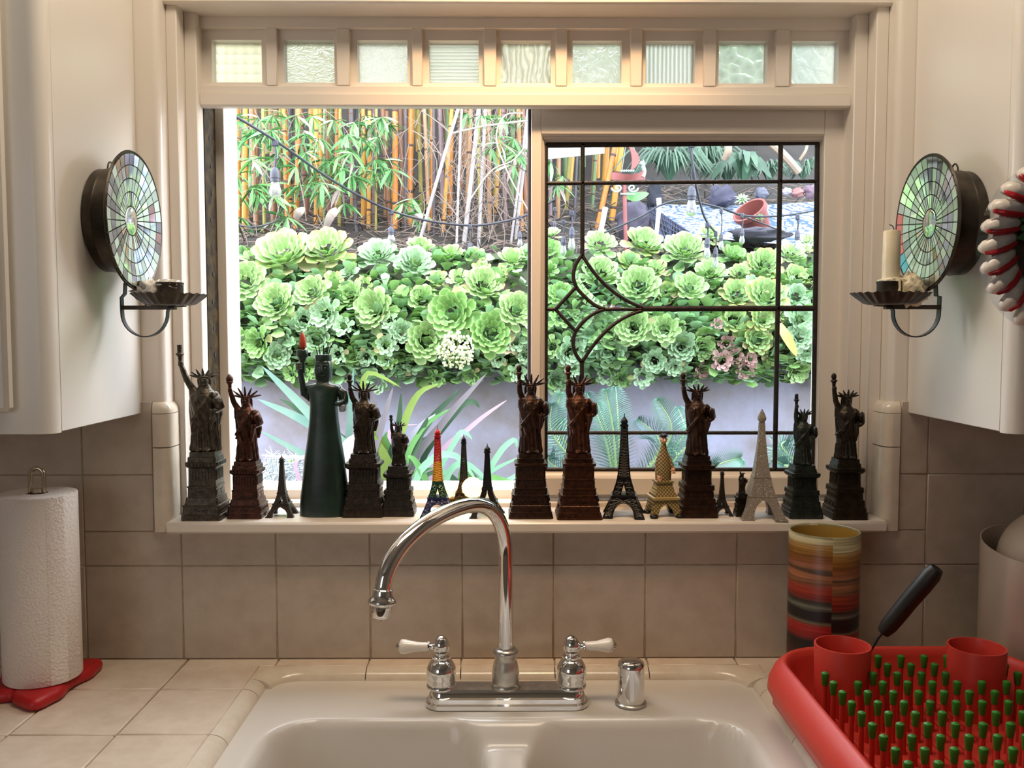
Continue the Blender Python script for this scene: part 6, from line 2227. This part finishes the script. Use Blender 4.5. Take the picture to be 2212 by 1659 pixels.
strap_plant('lily_plant', 'soft mint green lily leaves arching low behind the black towers', 'plant', [
    ([(900, 1075), (930, 995), (985, 985), (1030, 1040)], 16, 'mint'), ([(1040, 1075), (1075, 985), (1110, 950), (1116, 968)], 13, 'mint'), ([(960, 1075), (1000, 1000), (1075, 1060)], 14, 'mint'), ([(1020, 1075), (1060, 1020), (1130, 985)], 10, 'mint'),
    ([(940, 1075), (985, 950), (1005, 935), (1020, 950)], 12, 'mint'), ([(890, 1075), (880, 1030), (940, 1010)], 14, 'green'), ([(1000, 1075), (940, 1020), (890, 1060)], 12, 'dark'), ([(1090, 1075), (1060, 1030), (1130, 1050)], 12, 'green'),
    ([(1015, 1080), (1008, 1025), (1012, 1004)], 42, 'green'), ([(1080, 1080), (1110, 1030), (1150, 1020)], 10, 'mint'), ([(930, 1075), (900, 1000), (880, 985)], 14, 'green'), ([(985, 1078), (965, 1030), (950, 1010)], 16, 'mint')], 1.36, (1010, 1100))
strap_plant('pink_canna_leaf', 'pale pink translucent upright leaf beside the carved lady', 'plant', [([(768, 1070), (762, 1010), (752, 968), (772, 938)], 40, 'petal'), ([(748, 1070), (745, 1010), (756, 975)], 22, 'petal')], 1.40, (762, 1090))
# silvery low foliage
SIL = M('silver_foliage', hexc('#c9d6dc'), 0.7)
mb = MB()
rg = random.Random(8)
for i in range(420):
    px, py = (rg.uniform(575, 650), rg.uniform(985, 1070)) if rg.random() < .7 else (rg.uniform(790, 850), rg.uniform(1000, 1075))
    P = atY(px, py, rg.uniform(1.45, 1.75))
    an = rg.uniform(0, 2 * PI)
    d = Vector((math.cos(an), rg.uniform(-.3, .3), math.sin(an))) * rg.uniform(.012, .045)
    mb.tube([P - d, P + d * .3 + Vector((0, 0, .004)), P + d], [.001, .0028, .0008], 4)
o = mb.build('silver_foliage', SIL, kind='stuff', ang=80); o['label'] = 'silvery fine foliage low in front of the garden wall'; o['category'] = 'foliage'

# sago palms: each frond one part
FRD = [M('frond_green', hexc('#4b7a6e'), 0.5, rnd=.2), M('frond_light', hexc('#6ea48a'), 0.5, rnd=.2)]
RACH = M('frond_rib', hexc('#a9c88c'), 0.5)


def sago(label, base, Y, tips, L=1.0):
    B_ = atY(base[0], base[1], Y)
    t = thing('sago_palm', label, 'palm', (B_.x, B_.y, 0.5))
    MB().lathe([(.07, 0), (.085, .1), (.08, B_.z - .5), (.03, B_.z - .46)], 14, (B_.x, B_.y, .5)).build('trunk', M('palm_trunk', hexc('#6a5442'), .9, bump=(40, .8)), t)
    for k, (tx_, ty_, bow) in enumerate(tips):
        T_ = atY(tx_, ty_, Y - .12 + .24 * ((k * 5) % 7) / 6)
        mid = B_ * .5 + T_ * .5 + Vector((bow * .1, -.04, .05))
        path = smooth_path([B_, mid, T_], 24)
        mb = MB()
        n = len(path)
        for i in range(3, n):
            f = i / (n - 1)
            tt = (path[min(i + 1, n - 1)] - path[i - 1]).normalized()
            sd = Vector((0, -1, 0)).cross(tt).normalized()
            ll = .070 * math.sin(PI * (f * .80 + .14)) + .010
            for sg in (-1, 1):
                for dd in (0.0, .5):
                    p0 = path[i] + (path[i - 1] - path[i]) * dd
                    tip_ = p0 + sd * sg * ll * .80 + tt * ll * .62 + Vector((0, -.02, -.010))
                    wv = tt * .0016
                    m1 = (p0 + tip_) / 2 + Vector((0, -.006, .004))
                    mb.add([p0 - wv, p0 + wv, m1 + wv * .9, tip_, m1 - wv * .9], [(0, 1, 2, 4), (4, 2, 3)])
        mb.build('frond', FRD[k % 2], t, smooth=False)
        MB().tube(path, [.006 - .0045 * i / (n - 1) for i in range(n)], 5).build('frond_rib', RACH, t)


sago('spiky sago palm with feathery fronds between the statuettes behind the leaded glass', (1335, 1085), 1.55, [(1192, 872, -1), (1215, 905, -1), (1268, 850, 0), (1308, 842, 0), (1330, 836, 0), (1290, 870, 0), (1378, 905, 1), (1420, 862, 1), (1465, 880, 1), (1490, 905, 1), (1186, 985, -1), (1190, 1030, -1), (1500, 985, 1), (1600, 988, 1), (1545, 1010, 1), (1240, 960, -1), (1440, 960, 1), (1210, 850, -1)])
sago('small pale sago palm at the sash edge behind the short statuette', (1765, 1040), 1.5, [(1692, 1003, -1), (1700, 965, -1), (1725, 948, -1), (1752, 940, 0)])

# umbel of cream flowers, stray yellow leaf
FLW = M('cream_flower', hexc('#e9edc4'), 0.6)
t = thing('flower_cluster', 'creamy white flower cluster hanging among the rosettes in the open half', 'flower', atY(985, 760, 1.66))
mb = MB()
rg = random.Random(2)
for i in range(230):
    a, r_ = rg.uniform(0, 2 * PI), rg.random() ** .6
    P = atY(985 + 40 * r_ * math.cos(a), 757 + 42 * r_ * math.sin(a), 1.64 - .04 * (1 - r_) + rg.uniform(-.02, .02))
    mb.ball(P, rg.uniform(.0035, .0062), 5, 3)
mb.build('floret', FLW, t, kind='stuff', smooth=False)
for i in range(9):
    a = 2 * PI * i / 9
    MB().tube([atY(985, 790, 1.72), atY(985 + 18 * math.cos(a), 765 + 16 * math.sin(a), 1.68), atY(985 + 34 * math.cos(a), 757 + 34 * math.sin(a), 1.66)], .0022, 5).build('flower_stem', PC['lime'], t)
o = blade(smooth_path([atY(1682, 700, 1.70), atY(1700, 730, 1.67), atY(1722, 770, 1.70)], 8), 11 * 3.05 / F_PX, .2).build('dry_leaf', M('dry_yellow_leaf', hexc('#d9b45c'), .6))
o['label'] = 'curled yellow dry leaf among the rosettes near the sash edge'; o['category'] = 'leaf'

# ---------------- things on the terrace behind the leaded glass
Yb = 2.55
sB = (Yb - CAM.y) / F_PX
TERR = M('terracotta', hexc('#8f4a42'), .7, var=(8, hexc('#7a3c38'), .8))
RUSTP = M('rusty_pink_metal', hexc('#a8605c'), .6, var=(12, hexc('#8a4a44'), .8))
SCR = M('pale_scroll_metal', hexc('#b9d2cc'), .5)
bt = thing('boat_ornament', 'rusty pink metal boat with crescent sail hanging behind the leaded glass', 'ornament', atY(1358, 385, Yb))
mb = MB()
rings = []
for i in range(13):
    f = i / 12
    x = 1320 + 74 * f
    zt = 376 - 3 * math.cos(f * PI * 2) - (4 if f > .9 else 0)
    zb_ = 391 - 3 * (abs(f - .5) * 2) ** 2
    wd = .03 * math.sin(PI * (f * .9 + .05))
    a, b = atY(x, zt, Yb), atY(x, zb_, Yb)
    rings.append([a + Vector((0, -wd, 0)), a + Vector((0, wd, 0)), b + Vector((0, wd * .5, 0)), b + Vector((0, -wd * .5, 0))])
mb.loft(rings)
mb.build('hull', RUSTP, bt, ang=40)
path = [atY(*q, Yb) for q in ((1388, 382), (1392, 370), (1388, 358))]
MB().tube(smooth_path(path, 8), [.012, .011, .010, .009, .009, .009, .009, .010, .011], 8).build('prow_neck', SCR, bt)
mb = MB().ball(atY(1387, 353, Yb), (.014, .010, .010), 12, 8)
mb.tube([atY(1384, 353, Yb), atY(1379, 354, Yb)], [.007, .003], 8); mb.tube([atY(1389, 350, Yb), atY(1391, 345, Yb)], [.004, .001], 6)
mb.build('prow_head', SCR, bt)
outer = bez((1358, 316), (1388, 332), (1386, 360), (1360, 370), 12)
inner = bez((1362, 368), (1366, 352), (1366, 336), (1358, 318), 10)
poly = [atY(a, b, Yb) for a, b in outer + inner]
mb = MB().loft([[p_ + Vector((0, -.014, 0)) for p_ in poly], [p_ + Vector((0, .006, 0)) for p_ in poly]])
mb.build('crescent_sail', RUSTP, bt, smooth=False)
for i in range(6):
    MB().ball(atY(1343 + i * 5, 369, Yb - .03), .0052, 10, 6).build('bead', SCR, bt)
for a, b in (((1352, 312), (1343, 372)), ((1366, 312), (1384, 352))):
    MB().tube([atY(*a, Yb), atY(*b, Yb)], .0012, 5).build('hanging_wire', SCR, bt)
pl = thing('scroll_post', 'thin rusty post with pale scroll bracket standing before the grey boulder', 'post', atY(1351, 545, Yb))
MB().tube([atY(1353, 548, Yb), atY(1350, 470, Yb), atY(1349, 400, Yb)], 5.5 * .5 * sB * 1.6, 10).build('post', RUSTP, pl)
for sgn in (-1, 1):
    pts = []
    for k in range(22):
        a = k / 21 * 2.6 * PI
        r_ = 12 * (1 - k / 26)
        pts.append(atY(1352 + sgn * (16 - 4 * k / 21 + r_ * math.cos(a) * .9) - (4 if sgn < 0 else 0), 406 + r_ * .8 * math.sin(a), Yb - .01))
    MB().tube(pts, .0042, 7).build('scroll', SCR, pl)
MB().tube([atY(1340, 419, Yb - .01), atY(1372, 420, Yb - .01)], .004, 7).build('cross_bar', SCR, pl)
o = blade(smooth_path([atY(1348, 420, 2.62), atY(1372, 426, 2.6), atY(1402, 418, 2.62)], 8), 10 * sB, .15, side=Vector((0, .2, 1))).build('broad_leaf', PC['green'])
o['label'] = 'single broad green leaf beside the scroll bracket'; o['category'] = 'leaf'


def rock(label, px, py, rx, ry, Y, col, seed, cat='rock', name='garden_rock', group=None):
    P = atY(px, py, Y)
    s_ = (Y - CAM.y) / F_PX
    mb = MB()
    off = Vector((seed * 3.1, 0, 0))
    n, m = 22, 14
    rings = []
    for i in range(m + 1):
        t = -PI / 2 + PI * (.02 + .96 * i / m)
        ring = []
        for k in range(n):
            a = 2 * PI * k / n
            d = Vector((math.cos(t) * math.cos(a), math.cos(t) * math.sin(a), math.sin(t)))
            f = 1 + .42 * noise.noise(d * 1.8 + off) + .20 * noise.noise(d * 5 + off)
            ring.append((P.x + d.x * rx * s_ * f, P.y + d.y * (rx + ry) * .4 * s_ * f, P.z + d.z * ry * s_ * f))
        rings.append(ring)
    mb.loft(rings)
    o = mb.build(name, M('stone_' + col.strip('#'), hexc(col), .85, var=(14, tuple(x * .55 for x in hexc(col)), .8), bump=(50, .6)), ang=60)
    o['label'] = label; o['category'] = cat
    if group: o['group'] = group


rock('big mauve-grey boulder behind the rusty post', 1365, 482, 38, 42, 2.75, '#565062', 1)
rock('tall dark slate-blue rounded stone behind the boulder', 1414, 425, 17, 34, 2.9, '#2c303c', 2)
rock('purple-grey layered slab rock behind the pale agave', 1560, 424, 30, 24, 2.9, '#565468', 3)
rock('pale grey rock beside the terracotta pot', 1645, 418, 14, 12, 2.85, '#747686', 4)
rock('whitish round rock, first of three beyond the last lead line', 1700, 414, 11, 8, 2.75, '#b0a8ae', 5)
rock('rosy rock in the middle of three beyond the last lead line', 1723, 416, 14, 10, 2.75, '#a06e6c', 6)
rock('mauve rock closest to the sash edge of the three', 1752, 414, 16, 13, 2.75, '#856c7c', 7)
rock('jagged black driftwood lump under the terracotta pot', 1640, 508, 58, 17, 2.12, '#3a3844', 8, 'driftwood', 'driftwood')
# terracotta pot on its side, agave
tp = thing('terracotta_pot', 'tipped terracotta pot on the patterned hammock behind the driftwood', 'pot', atY(1630, 478, 2.35))
q = Matrix.Translation(atY(1640, 492, 2.38)) @ Matrix.Rotation(R(-38), 4, 'Y') @ Matrix.Rotation(R(24), 4, 'X')
s_ = 3.8 / F_PX
mb = MB().lathe([(22 * s_, -8 * s_), (30 * s_, 20 * s_), (34 * s_, 40 * s_), (38 * s_, 41 * s_), (38 * s_, 50 * s_), (33 * s_, 50 * s_), (28 * s_, 20 * s_), (1 * s_, 4 * s_)], 28, mat=q, cap1=False)
o = mb.build('pot_body', TERR, tp, ang=40); fix_normals(o)
AG = M('pale_agave', hexc('#d3dcc0'), .5)
for nm, px, py, rp, Y, lb in (('agave_rosette', 1604, 432, 20, 2.45, 'pale cream-edged agave rosette growing over the terracotta pot'), ('agave_rosette', 1642, 470, 12, 2.2, 'small dull succulent at the mouth of the terracotta pot')):
    P = atY(px, py, Y)
    t = thing(nm, lb, 'succulent', P)
    t.rotation_euler = Vector((0.1, -.8, .6)).to_track_quat('Z', 'Y').to_euler()
    Rm = rp * (Y - CAM.y) / F_PX
    for i in range(26):
        f = (i + .5) / 26
        q = Matrix.Rotation(i * GA, 4, 'Z') @ Matrix.Rotation(-R(75 * (1 - f) + 5), 4, 'Y') @ Matrix.Diagonal((Rm * (.5 + .5 * f), Rm * 1.3 * (.5 + .5 * f), Rm, 1))
        m_ = BLADES[2] if nm and rp > 15 else BLADES[1]
        inst(m_, 'leaf', t, q)
# patterned hammock with a dark netted end
HAM = bpy.data.materials.new('ikat_fabric'); HAM.use_nodes = True
nt = HAM.node_tree; N, L = nt.nodes, nt.links
tc = N.new('ShaderNodeTexCoord'); wv = N.new('ShaderNodeTexWave'); wv.bands_direction = 'DIAGONAL'; wv.inputs['Scale'].default_value = 5; wv.inputs['Distortion'].default_value = 16; wv.inputs['Detail'].default_value = 3; wv.inputs['Detail Scale'].default_value = 2.5
L.new(tc.outputs['Object'], wv.inputs['Vector'])
cr = N.new('ShaderNodeValToRGB'); cr.color_ramp.elements[0].position = .32; cr.color_ramp.elements[0].color = hexc('#34507c') + (1,); cr.color_ramp.elements[1].position = .5; cr.color_ramp.elements[1].color = hexc('#a9b6c6') + (1,)
L.new(wv.outputs['Fac'], cr.inputs['Fac']); L.new(cr.outputs['Color'], N['Principled BSDF'].inputs['Base Color']); N['Principled BSDF'].inputs['Roughness'].default_value = .9
hm = thing('patterned_hammock', 'blue and white patterned hammock cloth stretched across the terrace behind the bulbs', 'hammock', atY(1580, 520, 2.6))
vs, fs = [], []
nu, nv_ = 24, 10
for side_ in (0, 1):
    for j in range(nv_ + 1):
        for i in range(nu + 1):
            u_, v_ = i / nu, j / nv_
            top_ = (1398 + (1790 - 1398) * u_, 440 - 6 * u_ + 6 * math.sin(PI * u_))
            bot_ = (1502 + (1790 - 1502) * u_, 512 + 24 * u_)
            px, py = top_[0] + (bot_[0] - top_[0]) * v_, top_[1] + (bot_[1] - top_[1]) * v_
            P = atY(px, py, 2.95 - .6 * v_ + .03 * math.sin(7 * u_ + 3 * v_) + .01 * side_)
            vs.append(P)
M_ = (nu + 1) * (nv_ + 1)
for side_ in (0, 1):
    for j in range(nv_):
        for i in range(nu):
            a = side_ * M_ + j * (nu + 1) + i
            qd = (a, a + 1, a + nu + 2, a + nu + 1)
            fs.append(qd if side_ else qd[::-1])
MB().add(vs, fs).build('fabric', HAM, hm, ang=80)
NETM = M('navy_cord', hexc('#3c4460'), .8)
mb = MB()
for i in range(22):
    f = i / 21
    a = atY(1396 + 106 * f, 440 + 70 * f, 2.94 - .58 * f)
    b = atY(1424 + 60 * f, 520 + 20 * f, 2.5 - .14 * f)
    mb.tube([a, (a + b) / 2 + Vector((.01 * math.sin(i), 0, -.01)), b], .0032, 4)
for j in range(6):
    f0 = j / 5
    pts = []
    for i in range(12):
        f = i / 11
        a = atY(1396 + 106 * f, 440 + 70 * f, 2.94 - .58 * f)
        b = atY(1424 + 60 * f, 520 + 20 * f, 2.5 - .14 * f)
        pts.append(a + (b - a) * f0)
    mb.tube(pts, .004 if j == 0 else .0025, 4)
mb.build('end_netting', NETM, hm, ang=80)
o = MB().tube([atY(1423, 428, 2.3), atY(1424, 445, 2.3), atY(1416, 528, 2.28)], [.011, .010, .008], 10).build('white_stake', M('white_plastic', hexc('#eef0f2'), .4)); o['label'] = 'thin white stake holding the cable before the hammock'; o['category'] = 'stake'
o = MB().tube([atY(1308, 448, 2.5), atY(1302, 480, 2.5), atY(1294, 515, 2.5)], [.012, .011, .012], 8).build('white_stake', M('white_plastic', hexc('#eef0f2'), .4)); o['label'] = 'short white stub leaning on the paired bamboo stems'; o['category'] = 'stake'
# pale printed board top corner of the leaded sash
BRD = bpy.data.materials.new('printed_board'); BRD.use_nodes = True
nt = BRD.node_tree; N, L = nt.nodes, nt.links
tc = N.new('ShaderNodeTexCoord'); ns = N.new('ShaderNodeTexNoise'); ns.inputs['Scale'].default_value = 9; L.new(tc.outputs['Object'], ns.inputs['Vector'])
cr = N.new('ShaderNodeValToRGB'); cr.color_ramp.elements[0].position = .34; cr.color_ramp.elements[0].color = hexc('#7fe0de') + (1,); cr.color_ramp.elements[1].position = .66; cr.color_ramp.elements[1].color = hexc('#f0b4d8') + (1,)
e_ = cr.color_ramp.elements.new(.42); e_.color = hexc('#f6f6fa') + (1,); e_ = cr.color_ramp.elements.new(.60); e_.color = hexc('#f6f6fa') + (1,)
L.new(ns.outputs['Fac'], cr.inputs['Fac']); L.new(cr.outputs['Color'], N['Principled BSDF'].inputs['Base Color'])
c = [atY(1150, 300, 2.05), atY(1306, 296, 2.05), atY(1306, 331, 2.05), atY(1150, 347, 2.05)]
o = MB().loft([[p_ for p_ in c], [p_ + Vector((0, .008, 0)) for p_ in c]]).build('printed_board', BRD, smooth=False); fix_normals(o)
o['label'] = 'white board with pale cyan and pink print at the top corner of the leaded sash'; o['category'] = 'sign'
MB_ = None
# dark strap-leaved clumps on the slope
for k, (px, py, Y, n_, L_, wd, col, lb) in enumerate(((1445, 385, 2.95, 90, .34, .0048, 'dark', 'grassy dark strap-leaved clump beside the boat ornament'), (1525, 372, 3.1, 70, .30, .0048, 'dark', 'second grassy clump behind the clamped bulb'),
                                                     (1608, 380, 2.85, 22, .24, .018, 'dark', 'broad-leaved dark green rosette plant over the agave'), (1572, 390, 3.0, 50, .22, .005, 'dark', 'fine green tuft between the grassy clump and the broad-leaved plant'), (1735, 380, 3.0, 30, .20, .005, 'dark', 'sparse greyish tuft beyond the last lead line'), (1660, 385, 3.1, 40, .22, .0048, 'dark', 'thin dark tuft next to the last lead line'))):
    P = atY(px, py + 12, Y)
    t = thing('strap_leaf_clump', lb, 'plant', P)
    for i in range(n_):
        a = rng.uniform(0, 2 * PI)
        sp = rng.uniform(.3, 1.0)
        l = L_ * rng.uniform(.6, 1)
        d = Vector((math.cos(a) * sp, math.sin(a) * sp * .7 - .1, 0))
        blade(smooth_path([P, P + d * l * .45 + Vector((0, 0, l * .55)), P + d * l * .95 + Vector((0, 0, l * (.55 - .5 * sp)))], 7), wd, .2).build('leaf', PC[col], t, ang=60)
BRN2 = M('dead_branch', hexc('#a8947e'), .85)
for a, b, r_, lb in (((1655, 300), (1725, 372), .02, 'thick pale dead branch leaning at the top corner near the sash edge'), ((1572, 305), (1566, 345), .018, 'short pale stump on the slope over the broad-leaved plant'), ((1745, 305), (1728, 345), .007, 'thin white twig hooked over the dead branch')):
    o = MB().tube(smooth_path([atY(*a, 2.9), atY((a[0] + b[0]) / 2 + 4, (a[1] + b[1]) / 2, 2.88), atY(*b, 2.9)], 8), r_, 8).build('dead_branch', BRN2)
    o['label'] = lb; o['category'] = 'branch'
